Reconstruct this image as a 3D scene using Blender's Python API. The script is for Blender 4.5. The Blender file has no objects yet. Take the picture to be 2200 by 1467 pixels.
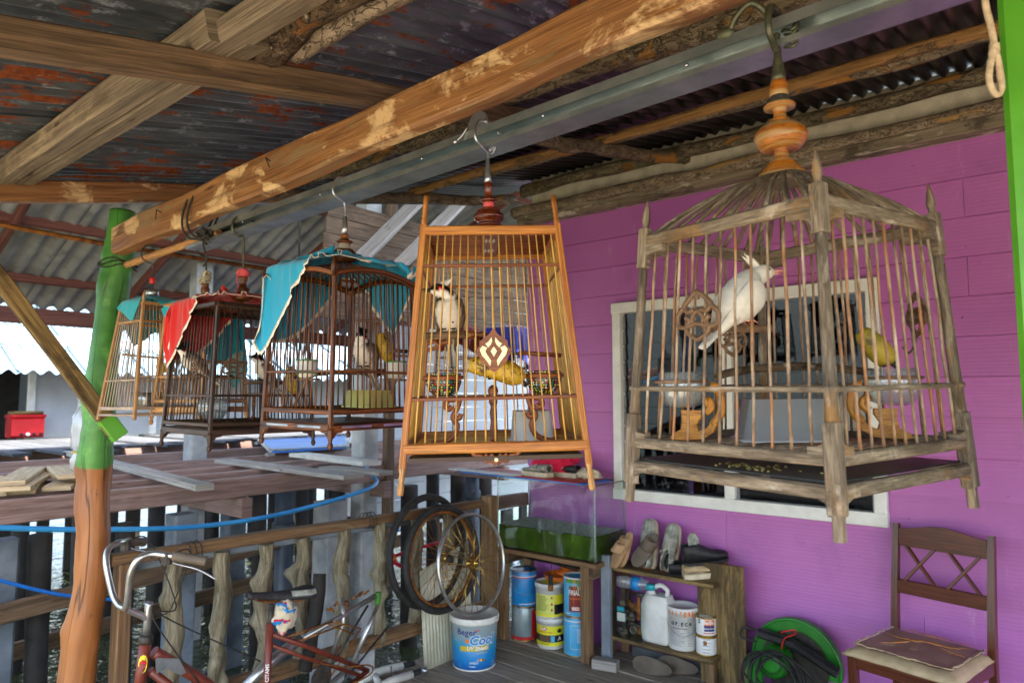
import bpy, math, random
import numpy as np
from mathutils import Vector, Matrix, noise
random.seed(11)
SC = bpy.context.scene
COL = SC.collection
R = math.radians

# ---------------------------------------------------------------- camera
FPX, CX, CY, CAMH = 1467.0, 1100.0, 733.5, 1.6          # photograph pixels (2200 x 1467)
TH = math.atan(122 / 1467.0); HD = R(39.2)
F0 = Vector((math.cos(HD), math.sin(HD), 0)); RT = Vector((math.sin(HD), -math.cos(HD), 0))
FW = F0 * math.cos(TH) + Vector((0, 0, math.sin(TH))); UP = Vector((0, 0, math.cos(TH))) - F0 * math.sin(TH)
CAMP = Vector((0, 0, CAMH))
cam_data = bpy.data.cameras.new('camera'); cam = bpy.data.objects.new('camera', cam_data); COL.objects.link(cam)
cam_data.lens = 24.0; cam_data.sensor_width = 36.0; cam_data.clip_start = 0.02; cam_data.clip_end = 2000
cam.matrix_world = Matrix(((RT.x, UP.x, -FW.x, 0), (RT.y, UP.y, -FW.y, 0), (RT.z, UP.z, -FW.z, CAMH), (0, 0, 0, 1)))
cam_data.dof.use_dof = True; cam_data.dof.focus_distance = 1.75; cam_data.dof.aperture_fstop = 5.6
SC.camera = cam

# ---------------------------------------------------------------- sky, sun, exposure
SUN_EL, SUN_AZ = R(66), math.atan2(-0.85, -0.53)        # sun stands over the open side, behind the viewer
world = bpy.data.worlds.new('World'); SC.world = world; world.use_nodes = True
wn = world.node_tree; bg = wn.nodes['Background']
sky = wn.nodes.new('ShaderNodeTexSky'); sky.sky_type = 'NISHITA'; sky.sun_disc = False
sky.sun_elevation = SUN_EL; sky.sun_rotation = math.pi / 2 - SUN_AZ
sky.air_density = 1.0; sky.dust_density = 3.0; sky.ozone_density = 1.0
wn.links.new(sky.outputs[0], bg.inputs[0]); bg.inputs[1].default_value = 0.15
sun_d = bpy.data.lights.new('sun', 'SUN'); sun_d.energy = 4.5; sun_d.angle = R(0.5); sun_d.color = (1.0, 0.94, 0.84)
sun = bpy.data.objects.new('sun', sun_d); COL.objects.link(sun)
sdir = Vector((math.cos(SUN_AZ) * math.cos(SUN_EL), math.sin(SUN_AZ) * math.cos(SUN_EL), math.sin(SUN_EL)))
sun.rotation_euler = sdir.to_track_quat('Z', 'Y').to_euler(); sun.location = (0, 0, 30)
SC.render.engine = 'CYCLES'
SC.view_settings.view_transform = 'Standard'; SC.view_settings.look = 'None'
SC.view_settings.exposure = 2.9; SC.view_settings.gamma = 1.0
SC.cycles.max_bounces = 7; SC.cycles.diffuse_bounces = 4; SC.cycles.glossy_bounces = 3
SC.cycles.transparent_max_bounces = 12; SC.cycles.transmission_bounces = 5
SC.cycles.caustics_reflective = False; SC.cycles.caustics_refractive = False

# ---------------------------------------------------------------- pixel -> point on a plane of the place
def ray(u, v): return FW + RT * ((u - CX) / FPX) - UP * ((v - CY) / FPX)
def onz(u, v, z=0.0): d = ray(u, v); return CAMP + d * ((z - CAMH) / d.z)
def onx(u, v, x): d = ray(u, v); return CAMP + d * (x / d.x)
def ony(u, v, y): d = ray(u, v); return CAMP + d * (y / d.y)
def dep(u, v, t): return CAMP + ray(u, v) * t

# ---------------------------------------------------------------- mesh helpers
V = Vector
def frame_of(d, up=None):
    d = d.normalized()
    up = V(up) if up is not None else (V((0, 0, 1)) if abs(d.z) < 0.95 else V((1, 0, 0)))
    s = d.cross(up)
    if s.length < 1e-5: s = d.cross(V((0, 1, 0)))
    s.normalize(); u = s.cross(d).normalized()
    return s, u
MW = {}
class MB:
    def __init__(s, M=None): s.v = []; s.f = []; s.uv = []; s.sm = []; s.mi = []; s.M = M; s.o = random.random() * 9
    def P(s, p):
        p = V(p); s.v.append(s.M @ p if s.M is not None else p); return len(s.v) - 1
    def F(s, idx, uv=None, sm=False, mi=0):
        s.f.append(tuple(idx)); s.uv.append(uv if uv else [(0, 0)] * len(idx)); s.sm.append(sm); s.mi.append(mi)
    def beam(s, p0, p1, w, h, up=None, ch=None, seg=1, wob=0.0, mi=0, sm=False):
        """sawn timber: chamfered rectangle swept from p0 to p1 (w sideways, h along up)"""
        p0, p1 = V(p0), V(p1); d = p1 - p0; L = d.length; a, b = frame_of(d, up); a = -a
        c = min(w, h) * 0.1 if ch is None else ch
        c = max(min(c, min(w, h) * 0.45), 1e-5)
        hw, hh = w / 2, h / 2
        sec = [(-hw + c, -hh), (hw - c, -hh), (hw, -hh + c), (hw, hh - c), (hw - c, hh), (-hw + c, hh), (-hw, hh - c), (-hw, -hh + c)]
        per = [0]
        for i in range(8):
            q, r = sec[i], sec[(i + 1) % 8]; per.append(per[-1] + math.hypot(q[0] - r[0], q[1] - r[1]))
        rings = []; sd = random.random() * 50
        for k in range(seg + 1):
            t = k / seg; c0 = p0 + d * t
            ring = []
            for (x, y) in sec:
                wx = wy = 0
                if wob:
                    wx = noise.noise((t * L * 3 + sd, x * 9, 1.3)) * wob; wy = noise.noise((t * L * 3 + sd, y * 9, 7.7)) * wob
                ring.append(s.P(c0 + a * (x + wx) + b * (y + wy)))
            rings.append(ring)
        o = s.o
        for k in range(seg):
            u0, u1 = L * k / seg + o, L * (k + 1) / seg + o
            for i in range(8):
                j = (i + 1) % 8
                s.F((rings[k][i], rings[k][j], rings[k + 1][j], rings[k + 1][i]), [(u0, per[i] + o), (u0, per[i + 1] + o), (u1, per[i + 1] + o), (u1, per[i] + o)], sm, mi)
        e = [(x * .2 + o, y + o) for x, y in sec]
        s.F(tuple(reversed(rings[0])), list(reversed(e)), False, mi); s.F(tuple(rings[-1]), e, False, mi)
        return s
    def box(s, c, sz, rz=0.0, ch=None, mi=0):
        """upright box of size sz round centre c, turned by rz"""
        c = V(c); L = max(range(3), key=lambda i: sz[i]); ax = [V((math.cos(rz), math.sin(rz), 0)), V((-math.sin(rz), math.cos(rz), 0)), V((0, 0, 1))]
        d = ax[L] * sz[L] / 2
        if L == 2: return s.beam(c - d, c + d, sz[1], sz[0], up=ax[0], ch=ch, mi=mi)
        return s.beam(c - d, c + d, sz[1 - L], sz[2], up=(0, 0, 1), ch=ch, mi=mi)
    def tube(s, pts, rad, n=8, cap=True, rf=None, sm=True, mi=0, closed=False, el=1.0, up=None):
        pts = [V(p) for p in pts]; m = len(pts)
        if not hasattr(rad, '__len__'): rad = [rad] * m
        if closed: T = [(pts[(i + 1) % m] - pts[i - 1]).normalized() for i in range(m)]
        else: T = [(pts[min(i + 1, m - 1)] - pts[max(i - 1, 0)]).normalized() for i in range(m)]
        a, b = frame_of(T[0], up); a = -a; rings = []; L = 0; us = []
        for i in range(m):
            if i:
                a = (a - T[i] * a.dot(T[i]));
                if a.length < 1e-6: a, b = frame_of(T[i])
                a.normalize(); b = T[i].cross(a).normalized(); L += (pts[i] - pts[i - 1]).length
            us.append(L + s.o); ring = []
            for k in range(n):
                an = 2 * math.pi * k / n; r = rad[i]
                if rf: r = r * rf(i, an)
                ring.append(s.P(pts[i] + a * (math.cos(an) * r) + b * (math.sin(an) * r * el)))
            rings.append(ring)
        R0 = max(max(rad), 1e-4); o = s.o
        M_ = m if closed else m - 1
        for i in range(M_):
            i2 = (i + 1) % m; u0, u1 = us[i], (us[i2] if i2 else us[i] + .01)
            for k in range(n):
                j = (k + 1) % n; v0, v1 = R0 * 2 * math.pi * k / n + o, R0 * 2 * math.pi * (k + 1) / n + o
                s.F((rings[i][k], rings[i][j], rings[i2][j], rings[i2][k]), [(u0, v0), (u0, v1), (u1, v1), (u1, v0)], sm, mi)
        if cap and not closed:
            e = [(o + math.cos(2 * math.pi * k / n) * R0 * .3, o + math.sin(2 * math.pi * k / n) * R0) for k in range(n)]
            s.F(tuple(reversed(rings[0])), list(reversed(e)), False, mi); s.F(tuple(rings[-1]), e, False, mi)
        return s
    def lathe(s, prof, c=(0, 0, 0), n=24, ax=(0, 0, 1), sm=True, mi=0, a0=0, a1=2 * math.pi):
        c = V(c); ax = V(ax).normalized(); a, b = frame_of(ax); rings = []; full = abs(a1 - a0 - 2 * math.pi) < 1e-6
        nn = n if full else n + 1; L = 0
        for i, (r, z) in enumerate(prof):
            rings.append([s.P(c + ax * z + a * (math.cos(a0 + (a1 - a0) * k / n) * r) + b * (math.sin(a0 + (a1 - a0) * k / n) * r)) for k in range(nn)])
        o = s.o
        for i in range(len(prof) - 1):
            L1 = L + math.hypot(prof[i + 1][0] - prof[i][0], prof[i + 1][1] - prof[i][1])
            for k in range(n):
                j = (k + 1) % nn; w = max(prof[i][0], .001) * (a1 - a0) / n
                s.F((rings[i][j], rings[i][k], rings[i + 1][k], rings[i + 1][j]), [(w * (k + 1) + o, L + o), (w * k + o, L + o), (w * k + o, L1 + o), (w * (k + 1) + o, L1 + o)], sm, mi)
            L = L1
        if full:
            if prof[0][0] > 1e-4: s.F(tuple(rings[0]), None, False, mi)
            if prof[-1][0] > 1e-4: s.F(tuple(reversed(rings[-1])), None, False, mi)
        return s
    def ell(s, c, r, n=16, m=10, rot=None, mi=0):
        c = V(c); rot = rot or Matrix.Identity(3); rings = []
        for i in range(1, m):
            t = math.pi * i / m
            rings.append([s.P(c + rot @ V((r[0] * math.sin(t) * math.cos(2 * math.pi * k / n), r[1] * math.sin(t) * math.sin(2 * math.pi * k / n), r[2] * math.cos(t)))) for k in range(n)])
        top = s.P(c + rot @ V((0, 0, r[2]))); bot = s.P(c - rot @ V((0, 0, r[2])))
        def q(i, k): return (k / n * 6.28 * r[0] + s.o, i / m * 3.14 * r[2] + s.o)
        for k in range(n):
            j = (k + 1) % n
            s.F((top, rings[0][k], rings[0][j]), [q(0, k), q(1, k), q(1, k + 1)], True, mi); s.F((bot, rings[-1][j], rings[-1][k]), [q(m, k), q(m - 1, k + 1), q(m - 1, k)], True, mi)
            for i in range(m - 2): s.F((rings[i][k], rings[i + 1][k], rings[i + 1][j], rings[i][j]), [q(i + 1, k), q(i + 2, k), q(i + 2, k + 1), q(i + 1, k + 1)], True, mi)
        return s
    def prism(s, poly, org, ex, ey, th, mi=0):
        """flat outline poly (x,y) in the plane (ex,ey) at org, given real thickness th"""
        org, ex, ey = V(org), V(ex), V(ey); n_ = ex.cross(ey).normalized() * (th / 2)
        A = [s.P(org + ex * x + ey * y + n_) for x, y in poly]; B = [s.P(org + ex * x + ey * y - n_) for x, y in poly]
        uv = [(x + s.o, y + s.o) for x, y in poly]
        s.F(A, uv, False, mi); s.F(list(reversed(B)), list(reversed(uv)), False, mi)
        for i in range(len(poly)):
            j = (i + 1) % len(poly); s.F((A[j], A[i], B[i], B[j]), [uv[j], uv[i], uv[i], uv[j]], False, mi)
        return s
    def grid(s, nu, nv, fn, sm=True, mi=0, wrapu=False):
        """surface fn(i/nu, j/nv)"""
        G = [[s.P(fn(i / nu, j / nv)) for j in range(nv + 1)] for i in range(nu + 1)]
        for i in range(nu):
            for j in range(nv):
                s.F((G[i][j], G[i + 1][j], G[i + 1][j + 1], G[i][j + 1]), [(i / nu, j / nv), ((i + 1) / nu, j / nv), ((i + 1) / nu, (j + 1) / nv), (i / nu, (j + 1) / nv)], sm, mi)
        return s
    def build(s, name, mat, parent=None, world=False, kind=None, col=None):
        me = bpy.data.meshes.new(name)
        vv = s.v
        if world and parent is not None:
            I = MW[parent].inverted(); vv = [I @ p for p in vv]
        me.from_pydata([tuple(p) for p in vv], [], s.f)
        uvl = me.uv_layers.new(name='UVMap'); flat = []
        for u in s.uv:
            for q in u: flat += [q[0], q[1]]
        uvl.data.foreach_set('uv', flat); me.polygons.foreach_set('use_smooth', s.sm)
        for m_ in (mat if isinstance(mat, (list, tuple)) else [mat]): me.materials.append(m_)
        if any(s.mi): me.polygons.foreach_set('material_index', s.mi)
        if col is not None:
            ca = me.color_attributes.new('Col', 'FLOAT_COLOR', 'POINT'); fl = []
            for p in s.v: fl += list(col(p)) + [1.0]
            ca.data.foreach_set('color', fl)
        me.update()
        o = bpy.data.objects.new(name, me); COL.objects.link(o)
        if parent is not None: o.parent = parent; MW[o] = MW[parent]
        else: MW[o] = Matrix.Identity(4)
        if kind: o['kind'] = kind
        return o
def tag(o, label, cat=None, group=None):
    o['label'] = label
    if cat: o['category'] = cat
    if group: o['group'] = group
    return o
def thing(name, label, cat, loc=(0, 0, 0), M=None, group=None, kind=None):
    o = bpy.data.objects.new(name, None); COL.objects.link(o); o.empty_display_size = 0.1
    M = M if M is not None else Matrix.Translation(V(loc))
    o.matrix_world = M; MW[o] = M.copy()
    if kind: o['kind'] = kind
    else: tag(o, label, cat, group)
    return o
def struct(o): o['kind'] = 'structure'; return o
def clone(src, parent, M):
    """copy of a piece that shares its mesh"""
    o = src.copy(); COL.objects.link(o); o.parent = parent; o.matrix_local = M; MW[o] = MW[parent] @ M; return o
def bez(p0, p1, p2, p3, n=12):
    p0, p1, p2, p3 = V(p0), V(p1), V(p2), V(p3); out = []
    for i in range(n + 1):
        t = i / n; out.append(p0 * (1 - t) ** 3 + p1 * 3 * t * (1 - t) ** 2 + p2 * 3 * t * t * (1 - t) + p3 * t ** 3)
    return out
def spline(P, n=8):
    P = [V(p) for p in P]; out = []
    for i in range(len(P) - 1):
        a, b, c, d = P[max(i - 1, 0)], P[i], P[i + 1], P[min(i + 2, len(P) - 1)]
        for k in range(n):
            t = k / n; out.append(0.5 * ((2 * b) + (c - a) * t + (2 * a - 5 * b + 4 * c - d) * t * t + (3 * b - a - 3 * c + d) * t ** 3))
    out.append(P[-1]); return out
def text_verts(txt, size, bold=0.0, shear=0.0, sx=1.0):
    cu = bpy.data.curves.new('t', 'FONT'); cu.body = txt; cu.size = size; cu.align_x = 'CENTER'; cu.align_y = 'CENTER'; cu.offset = bold; cu.shear = shear; cu.resolution_u = 2
    ob = bpy.data.objects.new('t', cu); COL.objects.link(ob); dg = bpy.context.evaluated_depsgraph_get(); dg.update()
    me = bpy.data.meshes.new_from_object(ob.evaluated_get(dg)); vs = [(v.co.x * sx, v.co.y) for v in me.vertices]; fs = [tuple(p.vertices) for p in me.polygons]
    bpy.data.objects.remove(ob); bpy.data.curves.remove(cu); bpy.data.meshes.remove(me); return vs, fs
def text_on(mb, txt, size, fn, bold=0.0, shear=0.0, sx=1.0, mi=0):
    """flat print: letter faces laid on a surface by fn(x,y)->point"""
    vs, fs = text_verts(txt, size, bold, shear, sx); ids = [mb.P(fn(x, y)) for x, y in vs]
    for f in fs: mb.F([ids[i] for i in f], None, False, mi)
# ---------------------------------------------------------------- materials
def lin(h):
    h = h.lstrip('#'); out = []
    for i in (0, 2, 4):
        c = int(h[i:i + 2], 16) / 255; out.append(c / 12.92 if c <= .04045 else ((c + .055) / 1.055) ** 2.4)
    return tuple(out)
MATS = {}
class NT:
    def __init__(s, name):
        s.m = bpy.data.materials.new(name); s.m.use_nodes = True; s.t = s.m.node_tree; s.n = s.t.nodes; s.b = s.n['Principled BSDF']; MATS[name] = s.m
        s._tc = None
    def new(s, k, **kw):
        x = s.n.new(k)
        for a, b in kw.items(): setattr(x, a, b)
        return x
    def L(s, a, b): s.t.links.new(a, b)
    def co(s, kind, sc=(1, 1, 1)):
        if not s._tc: s._tc = s.new('ShaderNodeTexCoord')
        m = s.new('ShaderNodeMapping'); m.inputs['Scale'].default_value = sc; s.L(s._tc.outputs[kind], m.inputs[0]); return m.outputs[0]
    def noise(s, vec, scale=1, det=5, rough=.55, dist=0):
        x = s.new('ShaderNodeTexNoise'); x.inputs['Scale'].default_value = scale; x.inputs['Detail'].default_value = det; x.inputs['Roughness'].default_value = rough; x.inputs['Distortion'].default_value = dist
        s.L(vec, x.inputs['Vector']); return x.outputs['Fac']
    def ramp(s, fac, a, b, ca=(0, 0, 0), cb=(1, 1, 1)):
        x = s.new('ShaderNodeValToRGB'); e = x.color_ramp.elements; e[0].position = a; e[1].position = b; e[0].color = (*ca, 1); e[1].color = (*cb, 1); s.L(fac, x.inputs[0]); return x.outputs[0]
    def mix(s, fac, a, b, mode='MIX'):
        x = s.new('ShaderNodeMix', data_type='RGBA', blend_type=mode)
        for v, i in ((fac, 0), (a, 6), (b, 7)):
            if isinstance(v, (int, float)): x.inputs[i].default_value = v
            elif isinstance(v, tuple): x.inputs[i].default_value = (*v, 1)
            else: s.L(v, x.inputs[i])
        return x.outputs[2]
    def math(s, op, a, b=None):
        x = s.new('ShaderNodeMath', operation=op)
        for i, v in ((0, a), (1, b)):
            if v is None: continue
            if isinstance(v, (int, float)): x.inputs[i].default_value = v
            else: s.L(v, x.inputs[i])
        return x.outputs[0]
    def objvar(s, c, amt):
        oi = s.new('ShaderNodeObjectInfo'); h = s.new('ShaderNodeHueSaturation'); mr = s.new('ShaderNodeMapRange'); mr.inputs[3].default_value = 1 - amt; mr.inputs[4].default_value = 1 + amt
        s.L(oi.outputs['Random'], mr.inputs[0]); s.L(mr.outputs[0], h.inputs['Value']); s.L(c, h.inputs['Color']); return h.outputs[0]
    def bump(s, hgt, st=.3, dist=.003):
        b = s.new('ShaderNodeBump'); b.inputs['Strength'].default_value = st; b.inputs['Distance'].default_value = dist; s.L(hgt, b.inputs['Height']); s.L(b.outputs[0], s.b.inputs['Normal'])
    def fin(s, col=None, rough=.6, metal=0, spec=None):
        if col is not None:
            if isinstance(col, tuple): s.b.inputs['Base Color'].default_value = (*col, 1)
            else: s.L(col, s.b.inputs['Base Color'])
        if isinstance(rough, (int, float)): s.b.inputs['Roughness'].default_value = rough
        else: s.L(rough, s.b.inputs['Roughness'])
        s.b.inputs['Metallic'].default_value = metal
        if spec is not None: s.b.inputs['Specular IOR Level'].default_value = spec
        return s.m
def wood(name, dark, light, rough=.65, gs=(2.5, 60, 1), spots=(), objvar=.12, bump=.35, dist=.0015, contrast=(.36, .64), spec=.35, fine=.72, crack=.5):
    big = gs[1] < 40
    if big: gs = (gs[0] * 1.2, gs[1] * 1.9, 1)
    t = NT(name); uv = t.co('UV', gs); n1 = t.noise(uv, 1, 7, .65, .7); c = t.ramp(n1, contrast[0], contrast[1], lin(dark), lin(light))
    f = t.noise(t.co('UV', (gs[0] * 3, gs[1] * 5, 1)), 1, 4, .65); fl = t.ramp(f, .38, .6)
    c = t.mix(t.math('MULTIPLY', t.math('SUBTRACT', 1, fl), fine), c, t.mix(1.0, c, (.40, .36, .33), 'MULTIPLY'))
    k2 = t.ramp(t.noise(t.co('UV', (gs[0] * .7, gs[1] * 2.2, 1)), 1, 3, .5, .3), .62, .66); c = t.mix(t.math('MULTIPLY', k2, crack), c, (.035, .025, .018))
    for (col, sc, lo, hi, am) in spots:
        k = t.noise(t.co('UV', sc), 1, 6, .68, .5); c = t.mix(t.math('MULTIPLY', t.ramp(k, lo - .03, hi - .03), am), c, lin(col))
    if big:
        vo = t.new('ShaderNodeTexVoronoi'); vo.inputs['Scale'].default_value = 1; t.L(t.co('UV', (2.2, 9, 1)), vo.inputs['Vector']); kd = t.math('ADD', vo.outputs['Distance'], t.math('MULTIPLY', t.noise(t.co('UV', (14, 60, 1)), 1, 3), .06)); c = t.mix(t.math('MULTIPLY', t.math('SUBTRACT', 1, t.ramp(kd, .07, .13)), .8), c, lin('#2c1c10'))
    if objvar: c = t.objvar(c, objvar)
    h = t.math('SUBTRACT', t.math('ADD', n1, t.math('MULTIPLY', f, .6)), t.math('MULTIPLY', k2, .5)); t.bump(h, bump, dist)
    return t.fin(c, rough, spec=spec)
def plain(name, c1, c2=None, rough=.5, metal=0, sc=8, spots=(), objvar=0, bump=0, bsc=60, dist=.002, spec=None, det=5, lohi=(.35, .65)):
    t = NT(name); co = t.co('Object'); c2 = c2 or c1
    c = t.ramp(t.noise(co, sc, det), lohi[0], lohi[1], lin(c1), lin(c2))
    for (col, s_, lo, hi, am) in spots: c = t.mix(t.math('MULTIPLY', t.ramp(t.noise(co, s_, 6, .65), lo, hi), am), c, lin(col))
    if objvar: c = t.objvar(c, objvar)
    if bump: t.bump(t.noise(co, bsc, 4), bump, dist)
    return t.fin(c, rough, metal, spec)
# timber
wood('orange_varnish', '#785030', '#a47648', .5, (1.6, 26, 1), [('#d2b283', (5, 7, 1), .57, .64, .85), ('#5c3a1e', (3, 22, 1), .58, .66, .6), ('#7d6a4c', (2.2, 14, 1), .57, .66, .75), ('#8a4415', (2, 4, 1), .58, .72, .5)], 0)
wood('beam_brown', '#4e3e2e', '#7e664c', .7, (1.4, 22, 1), [('#3a2716', (1.6, 5, 1), .58, .66, .75), ('#a3835c', (2, 6, 1), .64, .75, .5)], .08)
wood('beam_grey', '#655a4a', '#988972', .75, (1.4, 26, 1), [('#4a3c2b', (1.4, 5, 1), .56, .68, .7), ('#c4ae86', (2, 4, 1), .62, .74, .5)], .1)
wood('plank_floor', '#7d746a', '#b5a690', .7, (1.6, 34, 1), [('#9b917f', (2.2, 7, 1), .6, .75, .5), ('#35302b', (1.2, 12, 1), .62, .74, .6), ('#6d5236', (.9, 5, 1), .58, .72, .6)], .22)
wood('jetty_wood', '#86685e', '#ac9086', .6, (1.2, 22, 1), [('#a58f89', (1.1, 4, 1), .52, .7, .55), ('#6a4436', (1.3, 5, 1), .62, .74, .5)], .12)
wood('old_plank', '#3a3c40', '#54575b', 1.0, (1.4, 30, 1), [('#3a3a3c', (1.6, 8, 1), .6, .72, .5)], .16)
wood('mould_wood', '#6e6250', '#9c8e78', .8, (1.4, 24, 1), [('#3c342a', (3, 7, 1), .56, .64, .8), ('#c8c0b0', (3, 8, 1), .58, .64, .8)], 0)
wood('grey_board', '#8b857c', '#b3ada4', .75, (1.4, 30, 1), [('#6f675e', (1.6, 8, 1), .6, .72, .5)], .14)
wood('fresh_board', '#b59b72', '#dcc8a2', .7, (1.4, 26, 1), [('#8f7b5a', (1.4, 8, 1), .62, .74, .5)], .12)
wood('rail_wood', '#6a5038', '#997852', .7, (1.4, 30, 1), [('#4a3a2c', (2, 8, 1), .6, .72, .6), ('#b39a75', (2, 8, 1), .64, .74, .4)], .12)
wood('driftwood', '#67604a', '#9d947a', .7, (5, 40, 1), [('#4a4533', (5, 9, 1), .56, .68, .7), ('#a88f5c', (4, 8, 1), .64, .76, .5)], .12, .8, .004)
wood('brace_wood', '#6b5532', '#a08655', .75, (1.6, 24, 1), [('#40331f', (2.5, 8, 1), .52, .62, .8)], 0)
wood('teak', '#9c5a24', '#c98a42', .42, (4, 90, 1), [('#7b3f16', (4, 30, 1), .6, .75, .4)], .1, .2, .0006)
wood('teak_dark', '#6f3a1c', '#9a5a30', .4, (4, 90, 1), [], .12, .2, .0006)
wood('bar_gold', '#c08c3c', '#e2bb6c', .4, (6, 80, 1), [], .15, .1, .0004)
wood('old_bar', '#6e5844', '#a38c72', .65, (18, 60, 1), [('#a8652c', (4, 5, 1), .52, .66, .6), ('#5a4230', (14, 30, 1), .58, .68, .5), ('#c8bba8', (7, 10, 1), .54, .7, .55)], .16, .3, .0006)
wood('old_frame', '#5e5344', '#968874', .7, (10, 60, 1), [('#86602a', (6, 9, 1), .57, .66, .6), ('#43382c', (9, 16, 1), .56, .66, .6), ('#c2b8a8', (9, 14, 1), .6, .68, .5)], .08, .5, .001)
wood('palm_dark', '#2c170b', '#8a4f1c', .4, (7, 150, 1), [], .06, .25, .0006, (.44, .6))
wood('black_lacquer', '#1f150e', '#4a3322', .45, (8, 110, 1), [('#8b5a2c', (12, 50, 1), .63, .7, .6), ('#b5a58c', (16, 26, 1), .7, .76, .6)], .1, .3, .0006)
wood('bamboo_light', '#a2703c', '#cda06a', .55, (8, 90, 1), [('#7b5026', (6, 20, 1), .6, .72, .5)], .14, .2, .0006)
wood('bamboo_grey', '#9d8a78', '#c8b5a2', .6, (8, 90, 1), [], .12, .2, .0006)
wood('chair_wood', '#4d2413', '#713a20', .25, (3, 80, 1), [], .05, .06, .0003, spec=.5)
wood('turned_red', '#4e1d0c', '#8a3d16', .14, (6, 60, 1), [], .08, .03, .0003, spec=.6)
wood('turned_orange', '#a05a14', '#c07c2c', .3, (12, 30, 1), [('#9a8258', (3, 50, 1), .5, .58, .85), ('#6b5433', (16, 16, 1), .62, .7, .7)], 0, .2, .0005)
wood('turned_brown', '#5a2f14', '#93582a', .3, (8, 50, 1), [], .1, .1, .0004)
wood('carved', '#a86a20', '#cf9440', .45, (12, 30, 1), [('#7a4b18', (14, 20, 1), .6, .7, .5)], .06, .2, .0005)
wood('carved_grey', '#54402e', '#8a6c50', .6, (12, 30, 1), [('#b08a5c', (14, 20, 1), .62, .72, .5)], .08, .4, .001)
wood('red_timber', '#5a2f24', '#7c4838', .65, (1.2, 22, 1), [], .12)
def bark(name, dark, light, inner, lo=.6):
    t = NT(name); o = t.co('Object'); n = t.noise(t.co('UV', (9, 26, 1)), 1, 8, .72, 1.2); c = t.ramp(n, .34, .68, lin(dark), lin(light))
    k = t.ramp(t.noise(t.co('UV', (2.4, 4, 1)), 1.2, 6, .6, .6), lo - .02, lo + .01)
    g = t.ramp(t.noise(t.co('UV', (3, 70, 1)), 1, 6), .35, .65, tuple(x * .5 for x in lin(inner)), lin(inner)); c = t.mix(k, c, g)
    cr = t.math('ABSOLUTE', t.math('SUBTRACT', t.noise(t.co('UV', (20, 34, 1)), 1, 5, .65, .5), .5)); e = t.ramp(cr, .0, .03)
    cm = t.math('MULTIPLY', t.math('SUBTRACT', 1, e), t.math('SUBTRACT', 1, k)); c = t.mix(t.math('MULTIPLY', cm, .5), c, (.02, .015, .011))
    c = t.mix(t.math('MULTIPLY', t.ramp(t.noise(o, 24, 6, .7), .62, .68), .7), c, lin('#b8ac98'))
    t.bump(t.math('ADD', t.math('SUBTRACT', n, t.math('MULTIPLY', cm, .5)), t.math('MULTIPLY', k, -.4)), 1.0, .012); return t.fin(t.objvar(c, .15), .85, spec=.2)
bark('bark_peeled', '#7d6244', '#a8845a', '#b88a52', .44); bark('bark', '#4f4334', '#97876b', '#a8783c', .62); bark('bark_pale', '#6b5b49', '#a89680', '#b5905a', .6); bark('bark_dark', '#382c22', '#75624c', '#8a5c30', .66)
# painted / metal / mineral
def m_green_post():
    t = NT('post_paint'); o = t.co('Object'); sx = t.new('ShaderNodeSeparateXYZ'); t.L(o, sx.inputs[0])
    e = t.math('SUBTRACT', t.math('ADD', sx.outputs[2], t.math('MULTIPLY', t.noise(o, 14, 6, .7), .09)), 1.0); k = t.ramp(e, .36, .364)
    g = t.ramp(t.noise(o, 9, 5), .3, .7, lin('#356b2b'), lin('#4f9338')); g = t.mix(t.ramp(t.noise(o, 5, 6), .6, .68), g, lin('#6fae4a'))
    w = t.ramp(t.noise(t.co('UV', (2, 18, 1)), 1, 6, .6, .8), .3, .7, lin('#7d4a22'), lin('#a86a32')); w = t.mix(t.ramp(t.noise(t.co('UV', (4, 10, 1)), 1, 6, .65), .63, .7), w, lin('#4d2c14'))
    ln = t.math('ABSOLUTE', t.math('SUBTRACT', t.noise(t.co('UV', (.5, 7, 1)), 1, 3, .5), .5)); cr = t.math('SUBTRACT', 1, t.ramp(ln, .0, .012)); w = t.mix(t.math('MULTIPLY', cr, .85), w, lin('#2a160a')); g = t.mix(t.math('MULTIPLY', cr, .5), g, lin('#16300f'))
    t.bump(t.math('SUBTRACT', t.noise(t.co('UV', (4, 30, 1)), 1, 5), cr), .5, .004); return t.fin(t.mix(k, w, g), .45)
m_green_post()
plain('green_paint', '#4a8f22', '#5ca62c', .35, 0, 5, [('#22300f', 3.2, .69, .73, .9)], 0, .25, 30)
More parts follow.
